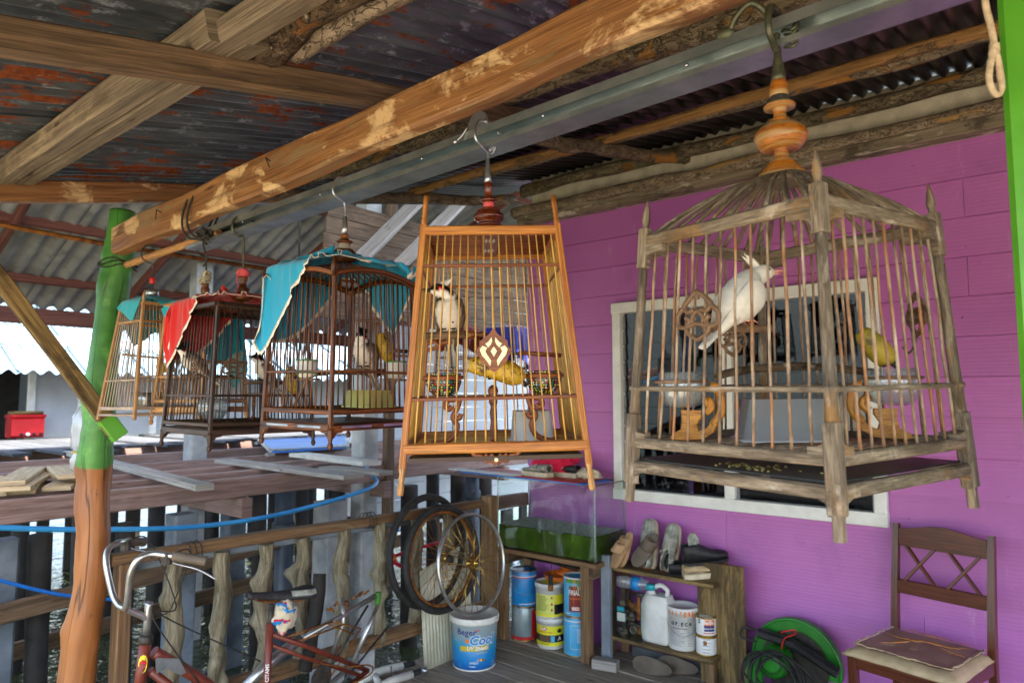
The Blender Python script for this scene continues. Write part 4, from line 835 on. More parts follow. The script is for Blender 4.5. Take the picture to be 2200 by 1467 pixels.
mb = MB(I); w1 = V((1.25, .41, 2.3)); mb.tube(spline([w1 + V((-.0, -.02, .0)), w1 + V((-.03, .01, .03)), w1 + V((-.035, .04, .01)), w1 + V((-.03, .055, -.015))], 5), .006, 8); mb.ell(w1 + V((-.03, .062, -.012)), (.012, .02, .013), 10, 8); mb.build('dragon_head', G['bronze_old'], T)
# fittings inside cage 1
def cup_bracket(c, base, out, mat, s=1.0, par=None):
    """fretwork scroll bracket in the vertical plane through base, direction out"""
    base = V(base); out = V(out).normalized(); up = V((0, 0, 1)); f = lambda x, z: base + out * x * s + up * z * s
    mb = MB(); mb.prism([(p[0] * s, p[1] * s) for p in ((0, 0), (.05, .004), (.072, .016), (.08, .032), (.068, .034), (.06, .024), (.044, .018), (.04, .03), (.05, .045), (.05, .056), (.01, .056), (.012, .035), (.008, .02), (-.008, .012), (-.016, .002))], base, out, up, .008)
    scroll(mb, [f(.07, .03), f(.086, .05), (f(.088, .075)), f(.08, .098), f(.07, .1)], .0055 * s, .008); scroll(mb, [f(.058, .052), f(.068, .062), f(.064, .074), f(.056, .068)], .0045 * s, .008)
    return mb.build('cup_bracket', G[mat], par or c.t)
def glass_bowl(M, pos, r, h, label, mat='glass_thick', group=None):
    p = M @ V(pos); mb = MB(); t = .0016
    mb.lathe([(r * .45, 0), (r * .75, h * .1), (r * .97, h * .4), (r, h * .62), (r * .93, h), (r * .93 - t, h), (r - t, h * .62), (r * .97 - t, h * .4), (r * .75 - t, h * .12), (r * .4, .004), (0.0001, .004)], p, 28)
    o = mb.build('glass_bowl', G[mat]); tag(o, label, 'bowl', group); return o
for s_, i, lab in ((.16, 0, None), (.80, 3, None)): pass
bl = V((-.145, .13, .112)); cup_bracket(c, bl, (0.25, -1, 0), 'carved', .95); glass_bowl(c.M, bl + V((.0, -.012, .058)), .042, .062, 'round glass drinking bowl on a carved bracket below the white bird')
brr = V((.145, -.12, .112)); cup_bracket(c, brr, (-.6, .55, 0), 'carved', .95); glass_bowl(c.M, brr + V((-.012, .01, .058)), .045, .064, 'round glass drinking bowl near the yellow fruit in the domed cage')
for p in (bl + V((0, -.012, .104)), brr + V((-.012, .01, .106))): c.b(MB().tube([p + V((.046 * math.cos(a), .046 * math.sin(a), 0)) for a in [i * 6.283 / 24 for i in range(24)]], .003, 6, closed=True), 'bowl_ring', 'carved_grey')
# perch branch, perch with fret ornament
pr = c.b(MB().tube(spline([(-.17, .02, .225), (-.1, .01, .235), (.02, -.02, .24), (.12, -.05, .232), (.165, -.06, .228)], 5), [.007] * 21, 8, True, lambda i, an: 1 + .2 * noise.noise((i * .6, math.cos(an), math.sin(an)))), 'branch_perch', 'bark_dark')
px_, py_ = -.165, .04
c.b(MB().beam((-.172, .042, .305), (-.02, .02, .308), .012, .014, (0, 0, 1), .004), 'perch', 'carved_grey')
def fret(c, org, ex, ey, s, mat, name='fret_ornament'):
    org, ex, ey = V(org), V(ex).normalized(), V(ey).normalized(); g = lambda x, y: org + ex * (x * s) + ey * (y * s); mb = MB()
    for sg in (-1, 1):
        scroll(mb, [g(0, .5), g(.2 * sg, .36), g(.34 * sg, .22), g(.24 * sg, .1), g(.08 * sg, .14)], .055 * s, .05 * s); scroll(mb, [g(.34 * sg, .2), g(.5 * sg, .04), g(.48 * sg, -.16), g(.3 * sg, -.2), g(.2 * sg, -.08), g(.3 * sg, .0)], .055 * s, .05 * s)
        scroll(mb, [g(.3 * sg, -.2), g(.22 * sg, -.34), g(0, -.46)], .06 * s, .05 * s); scroll(mb, [g(.1 * sg, -.2), g(.14 * sg, -.02), g(0, .12)], .05 * s, .05 * s)
    scroll(mb, [g(0, .5), g(0, .34)], .06 * s, .05 * s); scroll(mb, [g(-.3, -.2), g(0, -.14), g(.3, -.2)], .055 * s, .05 * s); return c.b(mb, name, mat)
fret(c, (-.182, .046, .325), (.0, -1, 0), (0, 0, 1), .085, 'carved_grey'); fret(c, (-.11, .033, .288), (1, -.14, 0), (0, 0, 1), .06, 'carved_grey', 'perch_bracket')
fret(c, (.155, -.145, .325), (.7, .7, 0), (0, 0, 1), .075, 'carved_grey', 'hanging_ornament')
c.b(MB().tube(spline([(.155, -.145, .29), (.15, -.14, .27), (.143, -.135, .26), (.135, -.13, .27)], 4), .002, 6), 'fruit_hook', 'dark_iron')
w = c.M @ V((-.09, .03, .3155)); bird('white crested bird with red cheek perched in the large domed cage', w, R(-28), R(44), 1.04, 'white', 'white_bulbul', R(-12))
wf = lambda x, y, z: c.M @ V((x, y, z))
banana('banana', 'bitten yellow fruit hanging from a hook near the glass bowl in the domed cage', [wf(.085, -.085, .30), wf(.098, -.098, .278), wf(.112, -.11, .256), wf(.12, -.118, .244)], .021).data.materials[0] = G['fruit_old']
# clear plastic bath box standing on the slats
def tub(M, pos, a, b2, h, tp, mat, label, name, cat='tub', rz=0, th=.0025, rim=.006, group=None):
    """open-bottomed or open-topped box with sloping sides: inner and outer skin"""
    p0 = V(pos); mb = MB(M @ Matrix.Translation(p0) @ Matrix.Rotation(rz, 4, 'Z')); nn = 32
    def ring(q, z, e):
        out = []
        for k in range(nn):
            an = 2 * math.pi * (k + .5) / nn; cx, sy = math.cos(an), math.sin(an); f = 1 / max(abs(cx), abs(sy)) ** .82; out.append(mb.P(((a * q - e) * cx * f, (b2 * q - e) * sy * f, z)))
        return out
    rs = [ring(1, 0, 0), ring(1 - tp, h, 0), ring(1 - tp, h, th), ring(1, th, th)] if tp < 0 else [ring(1, 0, -rim), ring(1, .004, -rim), ring(1, .005, 0), ring(1 - tp, h, 0)]
    for x, y in zip(rs, rs[1:]):
        for k in range(nn): j = (k + 1) % nn; mb.F((x[k], x[j], y[j], y[k]), None, True)
    mb.F(rs[-1]) if tp > 0 else (mb.F(list(reversed(rs[0]))), mb.F(rs[-1]))
    o = mb.build(name, G[mat]); tag(o, label, cat, group); return o
tub(c.M, (-.005, .01, .112), .082, .055, .072, .16, 'plastic_cloudy', 'clear plastic bath box upturned on the slats of the large domed cage', 'bath_box', 'box', R(-38))
mb = MB()
for k in range(55):
    p = c.M @ V((max(-.17, random.gauss(-.145, .018)), random.gauss(-.02, .035), .0785)); mb.ell(p, (.003, .0026, .0018), 6, 4)
o = mb.build('seed_husks', G['seed_mix'], kind='stuff'); tag(o, 'scattered seed husks on the black tray of the domed cage', 'seed')

# ---------------------------------------------------------------- cage 2: tall polished teak cage
c2 = Cage('c2', 'tall polished golden teak birdcage with flat top and red turned finial', (1.25, 1.075, 1.442), 42.3, -.34, -1.64, .198, .464)
c = c2; T = c.t
for i in range(4):
    d = V((SGN[i][0], 0, 0)); po = c.b(MB().beam(c.cn(i, .02), c.cn(i, .545), .0145, .0145, d, .002, 4), 'post', 'teak')
    if i in (0, 1): c.b(MB().tube([c.cn(i, z) for z in (-.035, -.025, -.012, -.008, -.004, .008, .016, .022)], [.006, .0075, .0068, .0045, .007, .0052, .0078, .0075], 8), 'turned_foot', 'bamboo_light', po)
    else: c.b(MB().beam(c.cn(i, -.005), c.cn(i, .03), .01, .01, d, .002), 'foot', 'teak_dark', po)
    if i in (0, 1): c.b(MB().tube([c.cn(i, z) for z in (.54, .556, .56, .565, .571, .576, .582, .587, .592, .611)], [.0068, .0066, .0045, .0066, .0046, .0066, .0046, .0066, .0055, .0058], 8), 'spike', 'teak', po)
c.rails(.059, .016, .022, 'teak'); c.rails(.532, .014, .02, 'teak', 'top_rail'); c.rails(.162, .007, .007, 'teak_dark', 'middle_rail'); c.rails(.452, .007, .007, 'teak_dark', 'upper_rail')
c.bars(.062, .528, (17, 13, 13, 17), .00185, 'bar_gold', (0,), e=0, wob=.0006); c.bars(.062, .528, 13, .0019, 'bar_gold', (0,)) if 0 else None
c.bars(.062, .528, 13, .0019, 'bar_gold', (1, 3), wob=.0005) if 0 else None
for i, n in ((1, 15), (2, 12), (3, 15)): c.bars(.062, .528, [n] * 4, .0018, 'bar_gold', (i,), wob=.0006)
# floor slats and tray
for j in range(24): s = (j + 1) / 25; c.b(MB().beam(c.side(1, s, .052), c.side(3, 1 - s, .052), .005, .0035, (0, 0, 1)), 'floor_slat', 'bar_gold')
q = c.h(.04); mb = MB(); mb.box((-.006, 0, .036), (2 * q, 2 * q - .02, .009)); c.b(mb, 'tray', 'black_lacquer')
# roof slats with a decorated cross board
for j in range(17): s = (j + 1) / 18; c.b(MB().tube([c.side(1, s, .533), c.side(3, 1 - s, .533)], .0018, 6), 'roof_slat', 'teak_dark')
cb = c.b(MB().beam(c.side(1, .5, .536), c.side(3, .5, .536), .045, .006, (0, 0, 1), .001) if 0 else MB().beam(c.side(0, .5, .531), c.side(2, .5, .531), .04, .006, (0, 0, 1), .001), 'cross_board', 'teak_dark')
for sg in (-.075, .075):
    mb = MB(); ctr = c.side(0, .5, .5275).lerp(c.side(2, .5, .5275), .5 + sg * 2.6)
    for k in (-1, 0, 1): mb.prism([(-.026, 0), (0, .0035), (.026, 0), (0, -.0035)], ctr + V((0, .009 * k, 0)), V((0, 1, 0)) if 0 else V((0, 0, 0)) + (c.side(2, .5, .5) - c.side(0, .5, .5)).normalized(), V((0, 1, 0)), .0012)
    c.b(mb, 'inlay', 'dirty_white', cb)
c.finial(.572, [(.012, -.036), (.012, -.002), (.014, 0), (.018, .003), (.03, .004), (.0315, .008), (.0265, .011), (.0245, .013), (.031, .016), (.037, .022), (.038, .027), (.035, .033), (.029, .037), (.0265, .04), (.0285, .042), (.021, .045), (.0125, .05), (.0115, .063), (.017, .065), (.0225, .067), (.0185, .07), (.0125, .074), (.009, .08), (.0075, .084), (.0095, .092), (.0115, .1), (.0105, .108), (.0085, .114)], 'turned_red', n=28)
c.b(MB().lathe([(.0128, 0), (.0132, .006), (.0128, .012)], (0, 0, .6225), 14), 'thread_wrap', 'pink_thread')
c.b(MB().lathe([(.0092, 0), (.0085, .012), (.006, .04), (.0045, .06)], (0, 0, .684), 12), 'hook_socket', 'steel')
c.hook(.742, 2.238, 'steel', .0036)
mb = MB(c.M.inverted()); w0 = c.M @ V((0, 0, .752))
for (ox, rr_) in ((.014, .011), (.02, .006)): mb.tube([w0 + V((.0, -ox - rr_ * (1 - k / 30) * math.cos(k * .5), ox * .6 + rr_ * (1 - k / 30) * math.sin(k * .5))) for k in range(20)], .0012, 5)
mb.build('wire_curl', G['steel'], T)
I = c.M.inverted(); dy = c.M.translation.y + .03
mb = MB(I); mb.prism([(.032 * math.cos(a), .032 * math.sin(a)) for a in [R(200) - i * R(220) / 20 for i in range(21)]] + [(.012, -.02), (.002, -.008), (-.008, -.022)], (1.222, dy, 2.278), (0, -1, 0), (0, 0, 1), .004); mb.build('hook_disc', G['steel'], T)
mb = MB(I); mb.tube(spline([(1.215, dy + .03, 2.275), (1.21, dy + .045, 2.255), (1.205, dy + .055, 2.245)], 4), .0022, 6); mb.ell((1.205, dy + .062, 2.243), (.006, .007, .006), 10, 8); mb.build('disc_tail', G['steel'], T)
# apron ornament, hanging fret medallion, cups, perch, centre post
mid = c.side(0, .5, .046)
mb = MB(); ex = (c.cn(0, .05) - c.cn(1, .05)).normalized(); g = lambda x, z: mid + ex * x + V((0, 0, z))
for sg in (-1, 1): scroll(mb, [g(0, -.022), g(.012 * sg, -.014), g(.022 * sg, -.016), g(.03 * sg, -.006), g(.044 * sg, -.004), g(.05 * sg, .003)], .004, .005); scroll(mb, [g(.006 * sg, -.002), g(.014 * sg, -.008), g(.024 * sg, -.002)], .004, .005)
c.b(mb, 'apron_ornament', 'teak_dark'); c.b(MB().lathe([(.0045, 0), (.004, .002)], mid + V((-.005, 0, -.013)), 10, (-1, 0, 0)), 'inlay_dot', 'pale_wood')
med0 = c.side(0, .5, .262) + V((-.004, 0, 0)); ctr = c.b(MB().prism([(0, .05), (.01, .036), (.018, .03), (.03, .022), (.03, .012), (.041, 0), (.031, -.012), (.027, -.024), (.016, -.03), (.01, -.038), (0, -.045), (-.01, -.038), (-.016, -.03), (-.027, -.024), (-.031, -.012), (-.041, 0), (-.03, .012), (-.03, .022), (-.018, .03), (-.01, .036)], med0, ex, V((.0, 0, 1)), .005), 'medallion', 'teak_dark')
for sg in (-1, 1):
    c.b(MB().prism([(sg * x, z) if sg > 0 else (sg * x, z) for x, z in (((.004, .03), (.012, .02), (.018, .016), (.012, .008), (.006, .014), (.003, .022)) if sg > 0 else tuple(reversed(((.004, .03), (.012, .02), (.018, .016), (.012, .008), (.006, .014), (.003, .022)))))], med0 + V((-.0035, 0, 0)), ex, V((0, 0, 1)), .003), 'inlay', 'pale_wood', ctr)
    L_ = ((.014, .008), (.024, .012), (.03, .004), (.026, -.008), (.016, -.02), (.008, -.032), (.006, -.02), (.014, -.008), (.018, .0)); c.b(MB().prism([(sg * x, z) for x, z in (L_ if sg < 0 else tuple(reversed(L_)))], med0 + V((-.0035, 0, 0)), ex, V((0, 0, 1)), .003), 'inlay', 'pale_wood', ctr)
c.b(MB().prism([(0, .01), (-.007, 0), (0, -.012), (.007, 0)], med0 + V((-.0035, 0, 0)), ex, V((0, 0, 1)), .003), 'inlay', 'pale_wood', ctr)
c.b(MB().tube(spline([med0 + V((.003, 0, -.03)) + ex * -.012, med0 + V((.02, 0, -.05)) + ex * -.012, med0 + V((.035, 0, -.06)) + ex * -.01, med0 + V((.045, 0, -.05))], 4), .0016, 5), 'fruit_hook', 'dark_iron')
wf = lambda p: c.M @ p
banana('banana', 'spotted ripe banana hanging behind the medallion of the teak cage', [wf(med0 + V((.03, 0, -.028)) - ex * .055), wf(med0 + V((.03, 0, -.03)) - ex * .02), wf(med0 + V((.03, 0, -.04)) + ex * .02), wf(med0 + V((.032, 0, -.055)) + ex * .05), wf(med0 + V((.034, 0, -.066)) + ex * .062)], .026)
c.b(MB().lathe([(.009, 0), (.0075, .01), (.0095, .03), (.007, .05), (.009, .07), (.006, .085), (.0095, .092), (.0105, .098), (.007, .105), (.011, .115), (.0125, .122), (.01, .13), (.003, .135)], (-.05, .0, .055), 16), 'turned_stand', 'teak_dark')
def bowl(M, pos, label, r=.04):
    mb = MB(); p = M @ V(pos); mb.lathe([(r * .55, 0), (r * .6, .003), (r * .85, .012), (r, .03), (r * .96, .046), (r * 1.0, .05), (r * .95, .05), (r * .92, .045), (r * .95, .03), (r * .8, .012), (.0001, .006)], p, 32); o = mb.build('painted_bowl', G['painted_bowl']); tag(o, label, 'bowl'); return o
for sg, lab in ((1, 'patterned porcelain bowl below the grey bird in the teak cage'), (-1, 'patterned porcelain bowl on the side of the teak cage without the bird')):
    yb3 = .112 * sg; z0 = .168; bowl(c.M, (-.12, yb3, z0), lab)
    c.b(MB().tube([V((-.12 + .043 * math.cos(a), yb3 + .043 * math.sin(a), z0 + .04)) for a in [k * 6.283 / 28 for k in range(28)]], .0035, 6, closed=True, el=1.5), 'bowl_ring', 'teak_dark')
    mb = MB(); f = lambda x, z: V((-.12, yb3 - sg * x, z)); scroll(mb, [f(-.03, .066), f(-.01, .064), f(.018, .075), f(.03, .1), f(.02, .12), f(.03, .14), f(.036, .16)], .0055, .007); scroll(mb, [f(.036, .16), f(.012, .158), f(.004, .146), f(.012, .138), f(.018, .146)], .0045, .007); scroll(mb, [f(.022, .12), f(.034, .118), f(.038, .128)], .004, .007); c.b(mb, 'cup_bracket', 'teak_dark')
    c.b(MB().box((-.12, yb3, z0 - .004), (.06, .03, .005)), 'bowl_shelf', 'teak_dark')
pz = .30; c.b(MB().tube([(-.125, .148, pz), (-.122, .06, pz + .003)], .0092, 10, True, lambda i, an: 1 + .12 * math.sin(7 * an)), 'perch', 'carved_grey')
c.b(MB().lathe([(.006, 0), (.009, .006), (.0095, .012), (.004, .026), (.006, .032), (.0075, .038), (.001, .05)], (-.122, .06, pz + .003), 12, (0, -1, 0)), 'perch_tip', 'turned_brown')
mb = MB(); f = lambda y, z: V((-.125, y, z)); scroll(mb, [f(.145, .27), f(.125, .276), f(.11, .286), f(.09, .286)], .004, .005); scroll(mb, [f(.145, .285), f(.13, .288), f(.12, .278)], .004, .005); c.b(mb, 'perch_bracket', 'teak_dark')
c.b(MB().tube([(-.06, -.16, .255), (-.09, -.06, .262)], .005, 8), 'perch', 'teak_dark')
w = c.M @ V((-.122, .098, pz + .0125)); bird('grey and white crested bulbul with red cheek perched in the teak cage', w, R(215), R(64), .98, 'pale', 'red_whiskered_bulbul', R(-70))
tub(c.M, (-.03, -.09, .056), .062, .05, .072, .13, 'white_plastic', 'white plastic bath tub upturned on the floor of the teak cage', 'bath_tub', 'tub', 0)

# ---------------------------------------------------------------- cage 3: dark palm wood cage with curved eaves
c3 = Cage('c3', 'dark striped palm wood birdcage with curved eaves and a yellow tub inside', (1.25, 1.672, 1.469), 1.66, .9, -.56, .1577, .2035)
def darkcage(c, mat, bmat, zf, zm, zt, n, eave, double=True, foot=True, arch=.0, br=.0021):
    for i in range(4):
        d = V((SGN[i][0], 0, 0)); po = c.b(MB().beam(c.cn(i, .05), c.cn(i, zt), .012, .012, d, .002, 4, .001), 'post', mat)
        c.b(MB().tube([c.cn(i, z) for z in (0, .006, .014, .018, .024, .034, .046, .055)], [.004, .0075, .008, .005, .006, .008, .0075, .0085], 10), 'turned_foot', mat, po)
        if eave:
            tip = c.cn(i, zt + .0, .012); c.b(MB().tube(spline([c.cn(i, zt, -.01), c.cn(i, zt + .002, .01), c.cn(i, zt + .022, .02), c.cn(i, zt + .045, .018)], 4), [.008] * 8 + [.006, .005, .004, .002, .001], 7), 'eave_horn', mat, po)
    c.rails(zf, .014, .014, mat); c.rails(.058, .014, .02, mat, 'base_rail'); c.rails(zm, .006, .007, mat, 'middle_rail')
    for i in range(4):
        P = [c.side(i, j / 14, zt + arch * (1 - (2 * j / 14 - 1) ** 2), .004) for j in range(15)]; mb = MB()
        for a, b2 in zip(P, P[1:]): mb.beam(a, b2, .02, .015, (0, 0, 1), .003)
        c.b(mb, 'eave_rail' if arch else 'top_rail', mat)
        if foot:
            p, q = c.cn(i, .05), c.cn(i + 1, .05); d2 = (q - p).normalized(); Ls = (q - p).length
            for (o_, sgn) in ((p, 1), (q, -1)): c.b(MB().prism([(x * sgn, y) for x, y in ([(0, 0), (0, -.02), (.01, -.02), (.018, -.008), (.034, -.006), (.042, 0)] if sgn < 0 else [(0, 0), (.042, 0), (.034, -.006), (.018, -.008), (.01, -.02), (0, -.02)])], o_, d2, V((0, 0, 1)), .008), 'apron_bracket', mat)
    c.bars(zf, zt, n, br, bmat, bend=(lambda s: zt + arch * (1 - (2 * s - 1) ** 2)) if arch else None, wob=.001)
    for j in range(12): s = (j + 1) / 13; c.b(MB().tube([c.side(0, s, zf), c.side(2, 1 - s, zf)], .002, 5), 'floor_slat', bmat)
    q = c.h(.06) - .006; mb = MB(); mb.box((0, 0, .066), (2 * q, 2 * q, .005)); c.b(mb, 'tray', mat)
c = c3; darkcage(c, 'palm_dark', 'palm_dark', .099, .207, .47, 13, True, arch=.024)
for i in range(4):     # pale inlay strips let into the base rails
    for s0, s1 in ((.12, .43), (.57, .88)): a_, b_ = c.side(i, s0, .058, .0075), c.side(i, s1, .058, .0075); c.b(MB().beam(a_, b_, .002, .007, (0, 0, 1), .0005), 'inlay', 'steel')
for i in range(4):
    for j in range(9): s = (j + .5) / 9; e = c.side(i, s, .472 + .02 * (1 - (2 * s - 1) ** 2)); an = math.atan2(e.y, e.x); tp = V((math.cos(an) * .03, math.sin(an) * .03, .525)); m_ = e.lerp(tp, .5); m_.z = .513; c.b(MB().tube(spline([e, m_, tp], 3), .0026, 5), 'dome_rib', 'palm_dark')
c.finial(.522, [(.032, 0), (.034, .004), (.022, .01), (.024, .014), (.036, .02), (.04, .03), (.038, .04), (.029, .048), (.026, .052)], 'palm_dark', n=26)
c.b(MB().lathe([(.017, 0), (.0165, .018)], (0, 0, .574), 16), 'cloth_wrap', 'lime_strip'); c.b(MB().lathe([(.016, 0), (.026, .003), (.025, .007), (.013, .012), (.012, .02), (.014, .024), (.009, .03)], (0, 0, .592), 18), 'finial_top', 'turned_brown')
c.b(MB().lathe([(.0105, 0), (.009, .02), (.0055, .055)], (0, 0, .62), 12), 'hook_socket', 'chrome_old'); c.hook(.674, 2.22, 'steel', .0034)
o = tub(c.M, (.07, -.045, .105), .06, .06, .05, .12, 'yellow_tub', 'pale yellow tub upturned in the dark palm wood cage', 'bath_tub')
w = c.M @ V((.045, -.05, .222)); c.b(MB().tube([(-.02, -.05, .214), (.13, -.05, .214)], .005, 8), 'perch', 'carved_grey'); bird('brown bulbul perched beside the banana in the dark palm wood cage', w, R(200), R(52), 1.0, 'brown', 'red_whiskered_bulbul', R(25))
c.b(MB().tube(spline([(-.13, .06, .19), (-.05, .05, .2), (.03, .0, .21), (.1, -.03, .2), (.135, -.05, .215)], 5), .005, 7, True, lambda i, an: 1 + .2 * noise.noise((i * .7, an, 0))), 'branch_perch', 'bark_dark')
wf = lambda x, y, z: c.M @ V((x, y, z)); banana('banana', 'yellow banana hung upright in the dark palm wood cage', [wf(.085, -.07, .325), wf(.09, -.075, .295), wf(.102, -.08, .265), wf(.118, -.082, .24)], .02)
c.b(MB().tube([(.085, -.07, .335), (.085, -.07, .47)], .001, 5), 'fruit_wire', 'steel'); c.b(MB().tube([(.07, -.128, .272), (.14, -.128, .272)], .006, 8), 'perch', 'carved_grey')
def enamel_cup(c, pos, label):
    p = c.M @ V(pos); t_ = thing('cup', label, 'cup', p); MB().lathe([(.018, 0), (.026, .004), (.031, .02), (.03, .042), (.032, .05), (.029, .05), (.027, .042), (.028, .02), (.001, .006)], (0, 0, 0), 24).build('bowl', G['white_plastic'], t_); MB().lathe([(.0312, 0), (.0316, .004)], (0, 0, .012), 24).build('green_band', G['paint_green'], t_); MB().lathe([(.0325, 0), (.0325, .004)], (0, 0, .048), 24).build('rim', G['paint_green'], t_); return t_
enamel_cup(c, (-.1, .03, .19), 'white cup with green bands at the cloth side of the dark palm wood cage'); enamel_cup(c, (.12, -.105, .19), 'white cup with green bands beside the teak cage')
for p in ((-.1, .03, .186), (.12, -.105, .186)): c.b(MB().beam((p[0], p[1] - .045, p[2]), (p[0], p[1] + .045, p[2]), .02, .006, (0, 0, 1)), 'cup_shelf', 'carved_grey'); c.b(MB().tube(spline([V((p[0], p[1], p[2])), V((p[0] - .01, p[1] + .01, .15)), V((p[0] - .03, p[1] + .015, .11))], 4), .004, 6), 'cup_bracket', 'carved_grey')

# ---------------------------------------------------------------- cage 4: black lacquer cage
c4 = Cage('c4', 'black lacquered birdcage with worn turned feet under the red cloth', (1.25, 2.247, 1.437), -2.6, .3, -.2, .183, .296)
c = c4; darkcage(c, 'black_lacquer', 'black_lacquer', .082, .173, .466, 13, False, br=.0019)
for j in range(13): s = (j + 1) / 14; c.b(MB().tube([c.side(1, s, .468), c.side(3, 1 - s, .468)], .0024, 5), 'roof_slat', 'black_lacquer')
c.b(MB().beam(c.side(0, .5, .474), c.side(2, .5, .474), .03, .01, (0, 0, 1)), 'roof_bar', 'black_lacquer')
c.finial(.478, [(.006, 0), (.006, .022), (.022, .024), (.034, .032), (.036, .042), (.03, .052), (.02, .06), (.024, .063), (.025, .068), (.014, .074), (.012, .09), (.017, .105), (.014, .12)], 'turned_brown', n=24)
c.b(MB().lathe([(.016, 0), (.022, .006), (.023, .016), (.017, .026), (.01, .03)], (0, 0, .59), 12), 'thread_wrap', 'pink_thread'); c.b(MB().tube(spline([(-.02, -.01, .605), (-.03, -.014, .58), (-.026, -.02, .55), (-.03, -.018, .53)], 4), .0018, 5), 'loose_thread', 'pink_thread'); c.hook(.615, 2.2, 'bronze_old', .0045)
w = c.M @ V((-.09, .12, .245)); c.b(MB().tube([(-.17, .08, .24), (.02, .09, .24)], .006, 8), 'perch', 'carved_grey'); 
bird('bulbul perched by the black cage post in front of the bamboo cage', c.M @ V((-.125, .085, .249)), R(175), R(38), .95, 'brown', 'red_whiskered_bulbul', R(35))
bird('bulbul with a dark crest deep inside the black cage', c.M @ V((.08, -.02, .225)), R(190), R(45), .9, 'brown', 'red_whiskered_bulbul', R(0)); c.b(MB().tube([(.0, -.02, .218), (.165, -.02, .218)], .006, 8), 'perch', 'carved_grey')
fret(c, (-.17, -.03, .262), (0, 1, 0), (0, 0, 1), .05, 'carved_grey', 'fret_ornament'); fret(c, (-.05, -.05, .262), (1, 0, 0), (0, 0, 1), .07, 'carved_grey', 'perch_bracket'); c.b(MB().beam((-.168, -.04, .285), (.0, -.05, .285), .01, .012, (0, 0, 1)), 'perch', 'carved_grey')
wf = lambda x, y, z: c.M @ V((x, y, z)); banana('banana', 'brown flecked banana hung in the black cage near the blue cloth', [wf(.13, -.11, .275), wf(.132, -.113, .24), wf(.138, -.115, .205), wf(.145, -.115, .18)], .021); c.b(MB().tube([(.13, -.11, .28), (.13, -.11, .465)], .001, 5), 'fruit_wire', 'steel')
glass_bowl(c.M, (-.08, .03, .09), .05, .07, 'clear glass bowl on the floor of the black cage')
for y in (-.07, .03): c.b(MB().lathe([(.005, 0), (.008, .012), (.004, .02), (.007, .05), (.006, .085), (.009, .09)], (.07, y, .085), 10), 'turned_stand', 'turned_brown')
c.b(MB().beam((.07, -.09, .178), (.07, .05, .178), .03, .008, (0, 0, 1)), 'stand_top', 'carved_grey')

# ---------------------------------------------------------------- cage 5: bamboo cage by the crooked post
sc5 = .95
c5 = Cage('c5', 'pale bamboo birdcage with gabled top hanging beside the crooked green post', (1.25 * sc5, 2.95 * sc5, 1.6 + (1.5204 - 1.6) * sc5), 6.6, -.3, -1.0, .1362 * sc5, .868 / sc5)
c = c5
for i in range(4):
    d = V((SGN[i][0], 0, 0)); z_ = .47 if i in (0,) else .445; po = c.b(MB().beam(c.cn(i, -.002), c.cn(i, z_ * sc5), .0115, .0115, d, .002, 3), 'post', 'bamboo_light')
    if i == 0: c.b(MB().tube([c.cn(0, .44), c.cn(0, .47), c.cn(0, .492)], [.006, .005, .001], 6), 'spike', 'bamboo_light', po)
c.rails(.04, .009, .013, 'bamboo_grey'); c.rails(.014, .008, .008, 'bamboo_grey', 'base_rail'); c.rails(.145, .006, .006, 'bamboo_grey', 'middle_rail'); c.rails(.37, .007, .009, 'bamboo_light', 'upper_rail'); c.rails(.44, .008, .012, 'bamboo_light', 'top_rail')
c.bars(.042, .438, 11, .0018, 'bamboo_grey', wob=.001)
for j in range(9): s = (j + 1) / 10; c.b(MB().tube([c.side(0, s, .04), c.side(2, 1 - s, .04)], .0018, 5), 'floor_slat', 'bamboo_grey')
for j in range(5): s = (j + 1) / 6; c.b(MB().tube([c.side(0, s, .442), c.side(2, 1 - s, .442)], .002, 5), 'roof_slat', 'bamboo_light')
c.b(MB().tube([(0, 0, .44), (0, 0, .565)], .003, 6), 'hanger_rod', 'dark_iron'); c.b(MB().lathe([(.02, 0), (.024, .002), (.024, .024), (.02, .027)], (0, 0, .478), 20), 'tin_cap', 'galvanised'); c.b(MB().lathe([(.004, 0), (.012, .006), (.009, .012), (.013, .02), (.004, .028)], (0, 0, .528), 10), 'thread_wrap', 'red_print'); c.hook(.555, 2.166, 'dark_iron', .003)
c.b(MB().beam((-.1, .02, .245), (.03, .0, .235), .012, .008, (0, 0, 1)), 'perch', 'bamboo_light')
wf = lambda x, y, z: c.M @ V((x, y, z)); banana('banana', 'dry yellow mango half lying on the perch rack of the bamboo cage', [wf(.0, -.04, .19), wf(.02, -.05, .196), wf(.045, -.06, .186)], .02)
c.b(MB().beam((.02, -.1, .164), (.02, .1, .164), .01, .006, (0, 0, 1)), 'rack', 'bamboo_light'); tub(c.M, (.0, .0, .044), .05, .05, .055, -.06, 'chrome_old', 'shiny metal feed tin inside the bamboo cage', 'feed_tin', 'tin')

